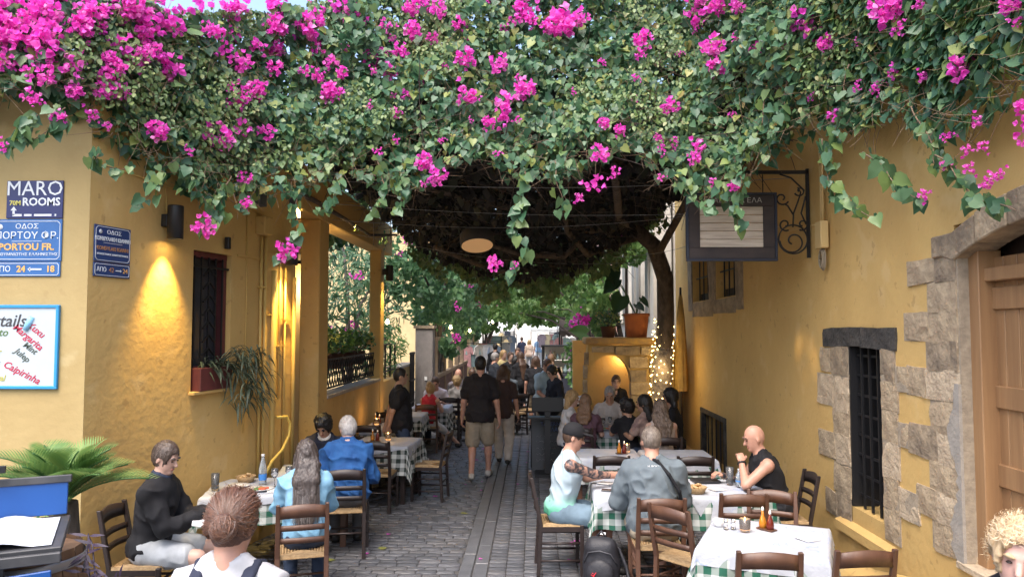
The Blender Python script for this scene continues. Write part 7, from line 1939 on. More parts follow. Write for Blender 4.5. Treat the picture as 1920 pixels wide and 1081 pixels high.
# ---------------------------------------------------------------- cycad in a pot
pt = empty('sago_palm', (-3.10, 4.85, 0.04), 0, 'feathery green sago palm behind the menu stand at lower left', 'palm')
MB().lathe([(0.001, 0), (0.20, 0), (0.26, 0.45), (0.28, 0.5), (0.25, 0.5), (0.001, 0.46)], n=20).build('pot', mat('terracotta', (0.36, 0.13, 0.06), 0.8, (0.28, 0.10, 0.05), 8), pt)
MB().tube([(0, 0, 0.4), (0, 0, 0.75), (0, 0, 1.12)], [0.13, 0.12, 0.09], 12).build('trunk', M_BRANCH, pt)
T_PALM = (T_LANCE[0] * np.array([0.55, 1, 1]), T_LANCE[1])
M_PALM = leafmat('leaf_palm', [(0.08, 0.19, 0.055), (0.13, 0.25, 0.075), (0.19, 0.31, 0.09), (0.26, 0.35, 0.10)], 0.45, 0.35)
for i in range(25):
    az = i * 2.399 + rng.uniform(-0.2, 0.2); el_ = rng.uniform(0.45, 1.3) if i % 3 else rng.uniform(1.15, 1.5); L = rng.uniform(0.40, 0.58)
    t_ = np.linspace(0, 1, 26); h_ = np.array([math.cos(az), math.sin(az), 0])
    r_ = L * (t_ * math.cos(el_) + 0.34 * t_ ** 2); z_ = L * (t_ * math.sin(el_) - (0.22 + 0.25 * math.cos(el_)) * t_ ** 2.2)
    c = np.array([0, 0, 1.10]) + h_ * r_[:, None] + np.array([0, 0, 1.0]) * z_[:, None]
    tg = nrmz(np.gradient(c, axis=0)); sd_ = nrmz(np.cross(tg, np.array([0, 0, 1.0]) + 0 * tg) + 1e-6); nm = np.cross(sd_, tg)
    P = []; D = []; N = []; Z_ = []
    for q in range(2, 26):
        for f_ in (0,):
            for sg in (-1, 1):
                P.append(c[q] + tg[q] * f_ * L / 26); D.append(sd_[q] * sg * 0.8 + tg[q] * 0.75 + nm[q] * 0.28); N.append(nm[q] - sd_[q] * sg * 0.4); Z_.append(0.19 * math.sin(PI * (0.12 + 0.82 * (q / 25))) + 0.02)
    V, F, rr_ = leaf_mesh(T_PALM, P, D, N, np.array(Z_), np.clip(rng.random(len(P)) * 0.5 + rng.random() * 0.5, 0, 1))
    fr_ = np_mesh('frond', V, F, M_PALM, pt, attr={'rnd': rr_})
    MB().tube([tuple(v) for v in c[::3]], 0.006, 5).build('rachis', M_PALM, fr_)
# purple trailing plant by the stand
tp = empty('purple_trailing_plant', (-2.06, 3.42, 1.32), 0, 'dark purple trailing plant hanging beside the menu stand', 'plant')
M_PURP = leafmat('leaf_purple', [(0.03, 0.02, 0.04), (0.05, 0.03, 0.06), (0.035, 0.035, 0.045)], 0.5, 0.1)
for i, pts in enumerate((((0, 0, 0.02), (0.05, -0.05, 0.0), (0.075, -0.07, -0.10), (0.13, -0.08, -0.16), (0.17, -0.08, -0.17)), ((0, 0, 0.0), (0.03, -0.06, -0.04), (0.055, -0.07, -0.14), (0.16, -0.09, -0.17), (0.20, -0.09, -0.14)), ((0, 0, 0.03), (0.02, -0.03, 0.03), (0.03, -0.06, -0.06), (0.02, -0.07, -0.12)))):
    MB().tube(pts, 0.004, 6).build('stem', M_PURP, tp)
    for k, p_ in enumerate(pts[1:]):
        for sg in (-1, 1, 0):
            V, F, rr_ = leaf_mesh(T_LANCE, [p_], [(sg * 0.8 + 0.2, -0.2, rng.uniform(-0.7, 0.5))], [(0, -1, 0.6)], 0.085, np.array([rng.random()]))
            V[:, :] = np.array(p_) + (V - np.array(p_)) * 1.0
            np_mesh('leaf', V, F, M_PURP, tp, attr={'rnd': rr_})
# ---------------------------------------------------------------- porch fittings
t = empty('iron_pendant', (-2.99, 9.55, 3.72), 0, 'black iron pendant lantern hanging in the porch doorway', 'lantern')
MB().tube([(0, 0, 0), (0, 0, -0.30)], 0.007, 6).build('chain', M_IRON, t); MB().lathe([(0.012, -0.24), (0.065, -0.30), (0.06, -0.305), (0.01, -0.29)], n=14).build('cap', M_IRON, t)
MB().tube([(0, 0, -0.3), (0, 0, -0.56)], 0.012, 6).build('rod', M_IRON, t); MB().box((0, 0, -0.56), (0.30, 0.03, 0.045)).build('arm', M_IRON, t)
MB().tube([(0.035 * math.cos(a), 0, -0.63 + 0.035 * math.sin(a)) for a in np.linspace(0, 2 * PI, 14)], 0.008, 6).build('ring', M_IRON, t)
tag(MB().box((-3.12, 9.98, 3.26), (0.18, 0.08, 0.12)).build('flood_light', mat('lamp_grey', (0.28, 0.28, 0.27), 0.4), None, bevel=0.01, rot=(0.0, 0.0, 0)), 'grey flood light on the wall inside the porch doorway', 'light')
ld = bpy.data.lights.new('porch_lamp_light', 'POINT'); ld.energy = 14; ld.color = (1, 0.68, 0.3); ld.shadow_soft_size = 0.05
sc_ = empty('porch_sconce', (-3.0, 9.97, 2.85), 0, 'small warm sconce just inside the porch doorway', 'lamp'); MB().box((0, -0.02, 0), (0.07, 0.05, 0.10)).build('housing', M_LAMPG, sc_, bevel=0.01)
lo = bpy.data.objects.new('porch_lamp_light', ld); link(lo, sc_); lo.location = (0, -0.15, 0)
def potted(label, loc, r, h, m, n, sp, ls, lm, tmpl=T_OVAL, cat='plant', up=0.5, group=None):
    t = empty('potted_plant', loc, 0, label, cat, group)
    MB().lathe([(0.001, 0), (r * 0.75, 0), (r, h), (r * 1.06, h), (r * 1.06, h * 1.05), (r * 0.9, h * 1.05), (0.001, h * 0.92)], n=18).build('pot', m, t)
    P = rng.normal(size=(n, 3)); P = nrmz(P) * (rng.random(n) ** 0.5)[:, None] * np.array(sp); P[:, 2] = P[:, 2] * 0.8 + h + sp[2] * 0.75
    o = foliage('foliage', tmpl, P, rng.normal(size=(n, 3)) + nrmz(P - np.array([0, 0, h])) * 0.8 + np.array([0, 0, -0.1]), rng.normal(size=(n, 3)) + np.array([0, -0.3, 1]), rng.uniform(ls * 0.6, ls * 1.3, n), rng.random(n), lm, t)
    tubes_np([np.array([0, 0, h * 0.9]) * (1 - tt_) + P[k] * tt_ for k in range(0, n, max(1, n // 14)) for tt_ in [np.linspace(0, 1, 4)[:, None]]], 0.006, 0.003, 'stems', M_BRANCH, t, 'stuff')
    return t
M_LEAFY = leafmat('leaf_bright', [(0.06, 0.16, 0.045), (0.09, 0.22, 0.06), (0.15, 0.28, 0.07), (0.04, 0.11, 0.04)], 0.45, 0.3)
M_POTB = mat('pot_brown', (0.08, 0.035, 0.025), 0.7)
for i, y_ in enumerate((10.6, 11.3, 12.05, 12.75)):
    potted('bushy potted plant on the parapet, %s from the near column' % ('first', 'second', 'third', 'fourth')[i], (PX - 0.30, y_, 1.68), 0.13, 0.22, M_POTB, 330, (0.30, 0.32, 0.24), 0.075, M_LEAFY if i in (1, 2) else M_LEAF, group='potted plants on the parapet')
# ---------------------------------------------------------------- lampshade under the vine
t = empty('hanging_lampshade', (-0.80, 10.5, 3.47), 0, 'dark drum lampshade with a tan underside hanging under the vine', 'lampshade')
t.rotation_euler = (R(-20), R(-5), 0)
MB().lathe([(0.235, 0.0), (0.245, 0.02), (0.245, 0.17), (0.20, 0.22), (0.001, 0.23)], n=28).build('shade', mat('shade_dark', (0.05, 0.045, 0.045), 0.8), t)
MB().lathe([(0.001, 0.012), (0.225, 0.004)], n=28).build('diffuser', mat('shade_tan', (0.50, 0.31, 0.16), 0.8, emit=(0.9, 0.5, 0.22), es=0.10), t)  # faint glow added to lift the dark tan underside
MB().tube([(0, 0, 0.22), (0, 0, 0.7)], 0.006, 6).build('cord', M_BLACK, t)
# ---------------------------------------------------------------- hanging taverna sign and bracket on the right wall
hs_ = empty('hanging_sign', (2.11, 7.9, 3.375), 0, 'dark framed wooden taverna sign with weathered planks hanging from an iron bracket', 'sign')
M_FR = mat('sign_frame', (0.055, 0.042, 0.042), 0.6, (0.028, 0.024, 0.028), 8, stretch=(0.4, 1, 1)); M_FRB = mat('sign_edge', (0.025, 0.035, 0.06), 0.5)
w_, h_ = 0.96, 0.73
for c, d in (((0, 0, h_ / 2 - 0.085), (w_ - 0.05, 0.04, 0.12)), ((0, 0, -h_ / 2 + 0.085), (w_ - 0.05, 0.04, 0.12)), ((-w_ / 2 + 0.085, 0, 0), (0.12, 0.036, h_ - 0.29)), ((w_ / 2 - 0.085, 0, 0), (0.12, 0.036, h_ - 0.29))):
    MB().box(c, d).build('frame_board', M_FR, hs_, bevel=0.004)
for c, d in (((0, 0, h_ / 2 - 0.012), (w_, 0.06, 0.024)), ((0, 0, -h_ / 2 + 0.012), (w_, 0.06, 0.024)), ((-w_ / 2 + 0.012, 0, 0), (0.024, 0.06, h_ - 0.05)), ((w_ / 2 - 0.012, 0, 0), (0.024, 0.06, h_ - 0.05))):
    MB().box(c, d).build('edge_moulding', M_FRB, hs_, bevel=0.004)
M_PLK = mat('weathered_plank', (0.72, 0.65, 0.57), 0.85, (0.50, 0.43, 0.36), 5, stretch=(0.5, 1, 9), bump=0.4, bscale=12, bstretch=(0.5, 1, 9))
for k in range(5):
    MB().box((0, 0.002 * (k % 2), 0.175 - k * 0.0875), (w_ - 0.29, 0.018, 0.082)).build('plank', M_PLK, hs_, bevel=0.003)
text('ΤΑΒΕΡΝΑ ΕΛΑ', 0.075, mat('sign_letters', (0.42, 0.42, 0.42), 0.6), hs_, (0.04, -0.022, h_ / 2 - 0.085), sx=1.1)
ib = empty('iron_bracket', (2.95, 7.9, 3.1), 0, 'black wrought iron scroll bracket beside the hanging sign', 'bracket')
MB().box((-0.03, 0, 0.42), (0.03, 0.03, 0.95)).build('upright', M_IRON, ib); MB().box((-0.62, 0, 0.86), (1.2, 0.03, 0.035)).build('arm', M_IRON, ib)
def spiral(cx, cz, r0, r1, a0, a1, n=30): return [(cx + (r0 + (r1 - r0) * q) * math.cos(a0 + (a1 - a0) * q), 0, cz + (r0 + (r1 - r0) * q) * math.sin(a0 + (a1 - a0) * q)) for q in np.linspace(0, 1, n)]
for pts in (spiral(-0.19, 0.14, 0.155, 0.15, 0.8, 7.0), spiral(-0.19, 0.12, 0.14, 0.03, 3.1, 10.5), spiral(-0.09, 0.30, 0.065, 0.015, 4.2, 11), spiral(-0.27, 0.30, 0.07, 0.015, 5.2, -1.5), spiral(-0.30, 0.58, 0.075, 0.018, 5.8, -1.0), spiral(-0.11, 0.66, 0.06, 0.012, 3.6, 10),
            [(-0.19, 0, 0.27), (-0.18, 0, 0.42), (-0.13, 0, 0.55), (-0.10, 0, 0.64), (-0.13, 0, 0.70)], [(-0.18, 0, 0.40), (-0.24, 0, 0.50), (-0.27, 0, 0.52)], [(-0.05, 0, 0.30), (-0.10, 0, 0.42), (-0.05, 0, 0.60)], [(-0.32, 0, 0.84), (-0.20, 0, 0.80), (-0.06, 0, 0.66)]):
    MB().tube(pts, 0.009, 6).build('scroll', M_IRON, ib)
for x_ in (-0.5, -1.15):
    MB().tube([(x_, 0, 0.85), (x_, 0, 0.64)], 0.006, 5).build('hook', M_IRON, ib)
# ---------------------------------------------------------------- backpack on the ground
bp = empty('backpack', (0.60, 6.72, 0), R(-14), 'black backpack with a small red emblem standing on the paving', 'backpack')
M_NYL = mat('nylon_black', (0.014, 0.014, 0.018), 0.55, (0.022, 0.022, 0.028), 14, bump=0.3, bscale=80)
def blob(prims, name, m, amp=0.004): 
    V, Q, NR = sdf_mesh(prims, 0.010); V = V + NR * ((vnoise(V * 14 + 9, 3) - 0.5) * amp * 2)[:, None]
    return np_mesh(name, V, Q, m, bp, smooth=True)
I3 = np.eye(3)
blob([ell((0, 0, 0.20), I3, (0.17, 0.11, 0.22), 0.03), cone((-0.07, 0, 0.06), (0.07, 0, 0.06), 0.09, 0.09, 0.05), cone((-0.06, 0, 0.36), (0.06, 0, 0.36), 0.085, 0.085, 0.05)], 'body', M_NYL)
blob([ell((0, -0.09, 0.15), I3, (0.13, 0.06, 0.13), 0.03), cone((-0.06, -0.09, 0.07), (0.06, -0.09, 0.07), 0.05, 0.05, 0.03)], 'front_pocket', M_NYL)
MB().tube([(0.06, 0.06, 0.40), (0.15, 0.06, 0.34), (0.22, 0.02, 0.20), (0.26, -0.02, 0.05), (0.24, -0.06, 0.015)], 0.017, 6).build('strap', M_NYL, bp); MB().tube([(-0.05, 0.02, 0.43), (0, 0.02, 0.49), (0.05, 0.02, 0.43)], 0.012, 6).build('handle', M_NYL, bp)
MB().tube([(-0.15, -0.05, 0.22), (-0.10, -0.10, 0.33), (0.0, -0.115, 0.355), (0.10, -0.10, 0.33), (0.15, -0.05, 0.22)], 0.005, 5).build('zip', mat('zip_grey', (0.08, 0.08, 0.09), 0.4), bp)
MB().box((0.0, -0.088, 0.40), (0.055, 0.006, 0.022)).build('white_tag', M_WHITE, bp, rot=(R(-30), 0, 0), loc=(0, -0.03, 0.06))
em = MB()
for a, b, w in (((0.0, 0.0), (0.012, 0.03), 0.012), ((0.012, 0.03), (0.03, 0.05), 0.007), ((0.004, 0.012), (-0.03, -0.012), 0.010), ((0.004, 0.008), (0.03, -0.02), 0.010), ((0.010, 0.024), (-0.016, 0.028), 0.006)):
    em.bar((a[0], 0, a[1]), (b[0], 0, b[1]), w, 0.003, up=(0, 1, 0))
em.lathe([(0.001, -0.002), (0.007, -0.002), (0.007, 0.002), (0.001, 0.002)], (0.0, 0, 0.042), 8)
em.build('red_emblem', mat('emblem_red', (0.60, 0.03, 0.05), 0.5), bp, loc=(-0.05, -0.158, 0.13))
# ---------------------------------------------------------------- blackboard and menu terminal
bb = empty('chalk_board', (0.24, 12.2, 0), R(3), 'black chalk A-board standing at the edge of the right tables', 'board')
for sg in (-1, 1):
    MB().box((0, 0, 0), (0.56, 0.03, 0.86)).build('panel', M_BLACK, bb, bevel=0.004, loc=(0, sg * 0.10, 0.43), rot=(R(-sg * 10) * -1, 0, 0))
M_CHK = mat('chalk', (0.25, 0.24, 0.24), 0.9); M_CHB = mat('chalk_blue', (0.10, 0.14, 0.30), 0.9)
text('TAVERNA', 0.085, M_CHB, bb, (0.05, -0.185, 0.76), rot=(R(80), 0, 0)); text('ΕΛΑ', 0.085, M_CHB, bb, (0.06, -0.17, 0.67), rot=(R(80), 0, 0))
r_ = random.Random(4)
for k in range(5):
    z_ = 0.56 - k * 0.095; x_ = -0.20; pts = []
    for q in range(int(r_.uniform(14, 24))):
        pts.append((x_, -0.104 - z_ * 0.085 - 0.0155 - (0.43 - z_) * 0.26, z_ + r_.uniform(-0.018, 0.022))); x_ += 0.017
    MB().tube([(p_[0], -0.118 - (0.43 - p_[2]) * 0.176, p_[2]) for p_ in pts], 0.003, 4).build('chalk_line', M_CHK, bb)
mt = empty('menu_terminal', (0.22, 11.75, 0), 0, 'black screen and shelf on a pole above the chalk board', 'terminal')
MB().box((0, 0, 1.10), (0.50, 0.05, 0.22)).build('screen', M_BLACK, mt, bevel=0.006); MB().box((0, 0.02, 0.55), (0.09, 0.06, 1.1)).build('pole', M_BLACK, mt); MB().box((0, -0.02, 0.90), (0.62, 0.22, 0.03)).build('shelf', M_BLACK, mt, bevel=0.004); MB().box((0, 0.02, 0.02), (0.4, 0.4, 0.04)).build('foot', M_BLACK, mt)
mc = empty('menu_card', (0.62, 12.1, 1.12), R(-20), 'white menu card tilted on a black stand by the niche', 'menu card'); MB().box((0, 0, 0), (0.34, 0.26, 0.012)).build('card', M_WHITE, mc, rot=(R(25), R(-12), 0)); MB().box((0, 0, -0.57), (0.05, 0.05, 1.1)).build('post', M_BLACK, mc); MB().box((0, 0, -0.03), (0.36, 0.28, 0.02)).build('rest', M_BLACK, mc, rot=(R(25), R(-12), 0))
# ---------------------------------------------------------------- fallen petals and leaves
for i, (x, y_) in enumerate(((-1.72, 7.62), (0.42, 8.05), (-1.35, 10.2), (-1.0, 13.0), (-1.45, 12.4), (-0.95, 14.2), (0.46, 8.12), *[(rng.uniform(-1.7, 0.5), rng.uniform(7.2, 15)) for _ in range(11)])):
    V, F, rr_ = leaf_mesh(T_BRACT, [(x, y_, 0.008)] * 3, [(1, 0, 0), (-0.5, 0.8, 0), (-0.5, -0.8, 0.1)], [(0, 0, 1)] * 3, 0.045 if i < 7 else rng.uniform(0.018, 0.034), np.array([0.2, 0.5, 0.8]))
    o = np_mesh('fallen_bract', V, F, M_BRACT, street, attr={'rnd': rr_}); o['kind'] = 'stuff'
for i, (x, y_) in enumerate(((-1.60, 7.80), (-2.05, 7.4), (-0.9, 9.3), (0.1, 9.0))):
    V, F, rr_ = leaf_mesh(T_HEART, [(x, y_, 0.008)], [(0.7, 0.6 - i * 0.3, 0)], [(0.1, 0, 1)], 0.085, np.array([0.85]))
    o = np_mesh('fallen_leaf', V, F, M_LEAF, street, attr={'rnd': rr_})

# ================================================================== niche with ledge, pots, lit trunk
nc = empty('arched_niche', (1.7, 14.2, 0), 0, 'ochre masonry niche with an arched opening and a stone ledge carrying pots', 'niche')
def npart(mb, name, m, bevel=0.0): 
    o = mb.build(name, m, nc, bevel=bevel); o.matrix_parent_inverse = Matrix.Translation((-1.7, -14.2, 0)); return o
# front wall with arch: prism with arch cut
arc = [(1.02, -0.05)] + [(1.42 - 0.40 * math.cos(a), 1.30 + 0.50 * math.sin(a)) for a in np.linspace(0, PI, 14)] + [(1.82, -0.05)]
out = [(2.62, -0.05), (2.62, 1.98), (1.02, 1.98), (0.95, 1.2), (0.88, -0.05)]
npart(MB().prism(arc + out, lambda u, v: (u, 13.9, v), lambda u, v: (u, 14.25, v)), 'wall', M_YEL)
npart(MB().box((1.75, 15.2, 1.0), (1.9, 0.2, 2.1)), 'back_wall', M_YEL)
npart(MB().box((2.7, 14.7, 1.0), (0.15, 0.8, 2.1)), 'side_wall', M_YEL)
npart(MB().box((1.8, 14.30, 2.06), (1.66, 0.95, 0.13)), 'ledge', mat('ledge_ochre', (0.55, 0.34, 0.10), 0.8, (0.34, 0.22, 0.12), 6, bump=0.5), 0.02)
for i, (x, z, w, h) in enumerate(((1.30, 1.90, 0.42, 0.12), (1.75, 1.88, 0.46, 0.15), (2.2, 1.88, 0.40, 0.16), (1.95, 1.66, 0.34, 0.22), (1.95, 1.42, 0.30, 0.22), (1.97, 1.18, 0.34, 0.22), (1.95, 0.95, 0.30, 0.2), (1.97, 0.70, 0.34, 0.26), (2.3, 1.6, 0.3, 0.26), (2.3, 1.3, 0.28, 0.26), (0.99, 1.74, 0.09, 0.24), (0.97, 1.48, 0.08, 0.24), (0.96, 1.22, 0.08, 0.24), (0.95, 0.94, 0.09, 0.26))):
    npart(MB(), 'x', None) if False else None
    o = stone(nc, (x - 1.7, -0.32, z), (w, 0.14, h - 0.01), [M_STONE, M_STONE2, M_STONE][i % 3], 300 + i)
sc_ = empty('niche_lamp', (1.78, 15.08, 1.72), 0, 'warm wall lamp glowing inside the arched niche', 'lamp'); MB().box((0, 0, 0), (0.10, 0.06, 0.05)).build('housing', M_LAMPG, sc_, bevel=0.01)
ld = bpy.data.lights.new('niche_light', 'POINT'); ld.energy = 2.8; ld.color = (1, 0.66, 0.28); ld.shadow_soft_size = 0.04
lo = bpy.data.objects.new('niche_light', ld); link(lo, sc_); lo.location = (0, -0.14, 0)
MB().tube([(0, 0, 0), (0, -0.0, 0)], 0.001, 3) 
# terracotta pot with elephant ears, small planter
M_TER = mat('terracotta_pot', (0.40, 0.13, 0.055), 0.75, (0.30, 0.095, 0.045), 7)
def big_leaf(parent, base, tip, w, rnd, name='leaf', stem=None, m=None):
    base, tip = np.array(base, float), np.array(tip, float); D = tip - base; L = np.linalg.norm(D); D = D / L
    N = _n(np.array([0.15, -0.9, 0.5]) - D * (np.array([0.15, -0.9, 0.5]) @ D)); X_ = np.cross(D, N)
    V = []; F = []; nu, nv = 9, 9
    for i in range(nv):
        v = i / (nv - 1); wd = w * (math.sin(PI * min(1, v * 0.92 + 0.12)) ** 0.7) * (1.0 - 0.35 * v) if v < 1 else 0.002
        for j in range(nu):
            u = j / (nu - 1) * 2 - 1
            back = -0.16 * abs(u) * (1 - v) * L
            V.append(base + D * (v * L + back) + X_ * u * wd + N * (0.18 * w * abs(u) + 0.02 * w * math.cos(v * 26) * abs(u)) - np.array([0, 0, 1]) * 0.12 * L * v * v)
    for i in range(nv - 1):
        for j in range(nu - 1):
            F.append((i * nu + j, i * nu + j + 1, (i + 1) * nu + j + 1, (i + 1) * nu + j))
    o = np_mesh(name, V, F, m or M_LEAF, parent, smooth=True, attr={'rnd': np.full(len(V), rnd)})
    if stem is not None: MB().tube([stem, tuple((np.array(stem) + base) / 2 + np.array([0, 0, 0.05])), tuple(base)], 0.009, 6).build('stem', M_LEAFY, parent)
    return o
t = empty('potted_elephant_ear', (1.96, 14.15, 2.125), 0, 'large terracotta pot with elephant ear leaves on the niche ledge', 'plant')
MB().lathe([(0.001, 0), (0.19, 0), (0.235, 0.40), (0.25, 0.40), (0.255, 0.455), (0.22, 0.455), (0.001, 0.40)], n=24).build('pot', M_TER, t)
M_EAR = leafmat('leaf_ear', [(0.02, 0.05, 0.025), (0.035, 0.09, 0.04), (0.05, 0.12, 0.05)], 0.4, 0.15)
for b, e, w, rn in (((-0.28, -0.1, 0.78), (-0.46, -0.25, 0.46), 0.20, 0.6), ((-0.02, -0.2, 0.62), (0.10, -0.35, 0.50), 0.10, 0.3), ((-0.5, -0.1, 1.35), (-0.42, -0.2, 0.98), 0.20, 0.2), ((-0.38, -0.05, 1.10), (-0.64, -0.15, 0.85), 0.17, 0.3), ((0.1, 0.0, 0.75), (0.22, -0.1, 0.58), 0.08, 0.4)):
    big_leaf(t, b, e, w, rn, stem=(0, 0, 0.42), m=M_EAR)
potted('small leafy planter with a spotlight left of the terracotta pot', (1.42, 14.1, 2.125), 0.15, 0.2, M_POTB, 320, (0.28, 0.2, 0.22), 0.06, M_LEAF)
sp_ = empty('spot_lamp', (1.60, 13.92, 2.30), 0, 'small bright spot lamp among the ledge plants', 'lamp'); MB().lathe([(0.001, 0), (0.03, 0), (0.035, 0.06), (0.001, 0.06)], n=12).build('housing', M_BLACK, sp_, rot=(R(80), 0, 0)); MB().lathe([(0.001, 0), (0.022, 0), (0.001, -0.012)], n=12).build('bulb', mat('bulb_hot', (1, 0.9, 0.7), 0.3, emit=(1, 0.85, 0.6), es=25), sp_, rot=(R(80), 0, 0), loc=(0, -0.003, 0))
# fairy lights round the trunk
fl_ = empty('fairy_lights', (2.3, 13.6, 0.6), 0, 'string of warm fairy lights wound round the tree trunk', 'fairy lights')
M_FB = mat('fairy_bulb', (1, 0.8, 0.4), 0.4, emit=(1.0, 0.70, 0.26), es=8)
cord = []
bm_ = MB().lathe([(0.0005, -0.011), (0.008, -0.005), (0.009, 0.004), (0.0005, 0.011)], n=6).build('bulb', M_FB, fl_); bme = bm_.data; first = True
for k in range(160):
    q = k / 159; a = q * 2 * PI * 12.5; rr_ = 0.205 - 0.035 * q + rng.uniform(0, 0.02)
    p_ = (rr_ * math.cos(a) - 0.02 + 0.10 * q, rr_ * math.sin(a) - 0.03 * q, 0.05 + 1.78 * q + rng.uniform(-0.05, 0.05))
    cord.append(p_)
    o = bm_ if first else bpy.data.objects.new('bulb', bme)
    if not first: link(o, fl_)
    first = False; o.location = p_
MB().tube(cord, 0.003, 4).build('cord', mat('cord_dark', (0.04, 0.03, 0.02), 0.7), fl_)
ld = bpy.data.lights.new('fairy_glow', 'POINT'); ld.energy = 4; ld.color = (1, 0.68, 0.28); ld.shadow_soft_size = 0.25
lo = bpy.data.objects.new('fairy_glow', ld); link(lo, fl_); lo.location = (-0.05, -0.38, 1.0)
# the trunk is wrapped in a pale rough plaster collar low down
tc_ = empty('tree_collar', (2.3, 13.6, 0), 0, 'rough stone collar round the foot of the tree trunk', 'collar'); MB().tube([(-0.02, 0, -0.04), (0.0, 0, 0.7), (0.04, -0.03, 1.3), (0.07, -0.06, 1.95)], [0.21, 0.19, 0.18, 0.165], 14).build('rubble', mat('collar_stone', (0.36, 0.31, 0.27), 0.95, (0.2, 0.17, 0.15), 7, bump=1.0, bscale=16, bdist=0.04), tc_)
# folded yellow parasol by the wall
um = empty('closed_parasol', (2.72, 13.75, 0), 0, 'closed yellow parasol standing against the end of the right wall', 'parasol')
n_ = 20; V = []
for z, r_ in ((1.15, 0.10), (1.5, 0.092), (2.0, 0.08), (2.5, 0.058), (2.85, 0.03), (2.98, 0.008)):
    for k in range(n_):
        a = 2 * PI * k / n_; q = r_ * (1 + 0.28 * math.cos(8 * a)); V.append((q * math.cos(a), q * math.sin(a), z))
F = [(i * n_ + k, i * n_ + (k + 1) % n_, (i + 1) * n_ + (k + 1) % n_, (i + 1) * n_ + k) for i in range(5) for k in range(n_)]
MB().add(V, F, True).build('canopy', cloth('parasol_yellow', (0.50, 0.32, 0.10)), um); MB().tube([(0, 0, 0), (0, 0, 3.05)], 0.02, 8).build('pole', M_WOODD, um); MB().lathe([(0.001, 0.0), (0.22, 0.0), (0.22, 0.05), (0.03, 0.1), (0.001, 0.1)], n=16).build('base', M_STONE2, um)

# ================================================================== houses and shops further up
M_PINK = mat('plaster_pink', (0.66, 0.44, 0.38), 0.85, (0.60, 0.38, 0.33), 3, bump=0.2); M_PALE = mat('plaster_pale', (0.72, 0.69, 0.62), 0.85, (0.64, 0.60, 0.54), 3, bump=0.2)
M_SHUT = mat('shutter_grey', (0.28, 0.27, 0.25), 0.6)
def house(name, label, P0, du, L, z1, ops, m, nside, thick=0.4, deep=5.0):
    t = empty(name, (P0[0], P0[1], 0), 0, label, 'building')
    inv = Matrix.Translation((-P0[0], -P0[1], 0))
    o = wall_panel('wall', (P0[0], P0[1], 0), du, L, -0.05, z1, ops, thick, m, None, nside=nside); o.parent = t; o.matrix_parent_inverse = inv
    dv = Vector(du).normalized(); nv = dv.cross(Vector((0, 0, 1))) * nside
    ang = math.atan2(dv.y, dv.x)
    for (a, b, c, d) in ops:
        mid = Vector((P0[0], P0[1], 0)) + dv * ((a + b) / 2)
        def bx(nm, off, z, sz, mm, du_=0.0):
            p_ = mid + nv * off + dv * du_
            o = MB().box((0, 0, 0), sz).build(nm, mm); o.parent = t; o.matrix_parent_inverse = inv; o.location = (p_.x, p_.y, z); o.rotation_euler = (0, 0, ang); return o
        w = bx('window' if c > 0.3 else 'door', -0.16, (c + d) / 2, (b - a, 0.05, d - c), M_SHUT)
        for q in ((-0.25, 0.25) if c > 0.3 else (0,)):
            g_ = MB().box((0, -0.03 * (1 if nside > 0 else -1), 0), ((b - a) * 0.38, 0.03, (d - c) * 0.84)).build('pane', M_PANE, w); g_.location = ((b - a) * q, 0, 0)
        if c > 0.3:
            bx('sill', 0.04, c - 0.03, (b - a + 0.14, 0.14, 0.05), M_PALE)
            for sg in (-1, 1): bx('shutter', 0.03, (c + d) / 2, ((b - a) * 0.42, 0.04, d - c), M_SHUT, sg * ((b - a) * 0.72))
    bk_ = Vector((P0[0], P0[1], 0)) + dv * (L / 2) - nv * (thick + 0.05 + deep / 2)
    o = MB().box((0, 0, 0), (L, deep, z1 - 0.1)).build('body', m); o.parent = t; o.matrix_parent_inverse = inv; o.location = (bk_.x, bk_.y, (z1 - 0.1) / 2); o.rotation_euler = (0, 0, ang)
    return t
house('pink_house', 'pale pink house with tall grey shuttered windows beyond the niche', (2.62, 16.2), (0, 1, 0), 7.0, 7.5, [(0.9, 1.9, 2.5, 4.6), (3.2, 4.2, 2.5, 4.6), (5.2, 6.2, 2.5, 4.6), (1.2, 2.3, 0.0, 2.1)], M_PALE, -1)
house('pink_house', 'salmon pink house behind hanging creepers on the right', (2.35, 23.4), (0, 1, 0), 9.0, 7.0, [(1.0, 2.0, 2.6, 4.4), (4.0, 5.0, 2.6, 4.4), (6.6, 7.6, 2.6, 4.4), (2.4, 3.6, 0.0, 2.2)], M_PINK, -1)
house('shop_house', 'yellow lit shop house behind the climbing vines on the left', (-2.9, 27.5), (0, 1, 0), 12.0, 6.0, [(0.8, 2.6, 0.0, 2.4), (4.0, 6.0, 0.0, 2.4), (7.2, 9.4, 0.0, 2.4), (1.2, 2.2, 3.2, 4.6), (4.6, 5.6, 3.2, 4.6)], mat('plaster_shop', (0.66, 0.50, 0.26), 0.8, (0.58, 0.43, 0.22), 3), 1)
house('end_house', 'pale house closing the far end of the alley', (-14, 66), (1, 0, 0), 28.0, 8.0, [(9.0, 10.2, 3.4, 5.2), (13.4, 14.6, 3.4, 5.2), (17.5, 18.7, 3.4, 5.2), (11, 12.4, 0.0, 2.4), (15.4, 16.8, 0.0, 2.4)], M_PALE, 1)
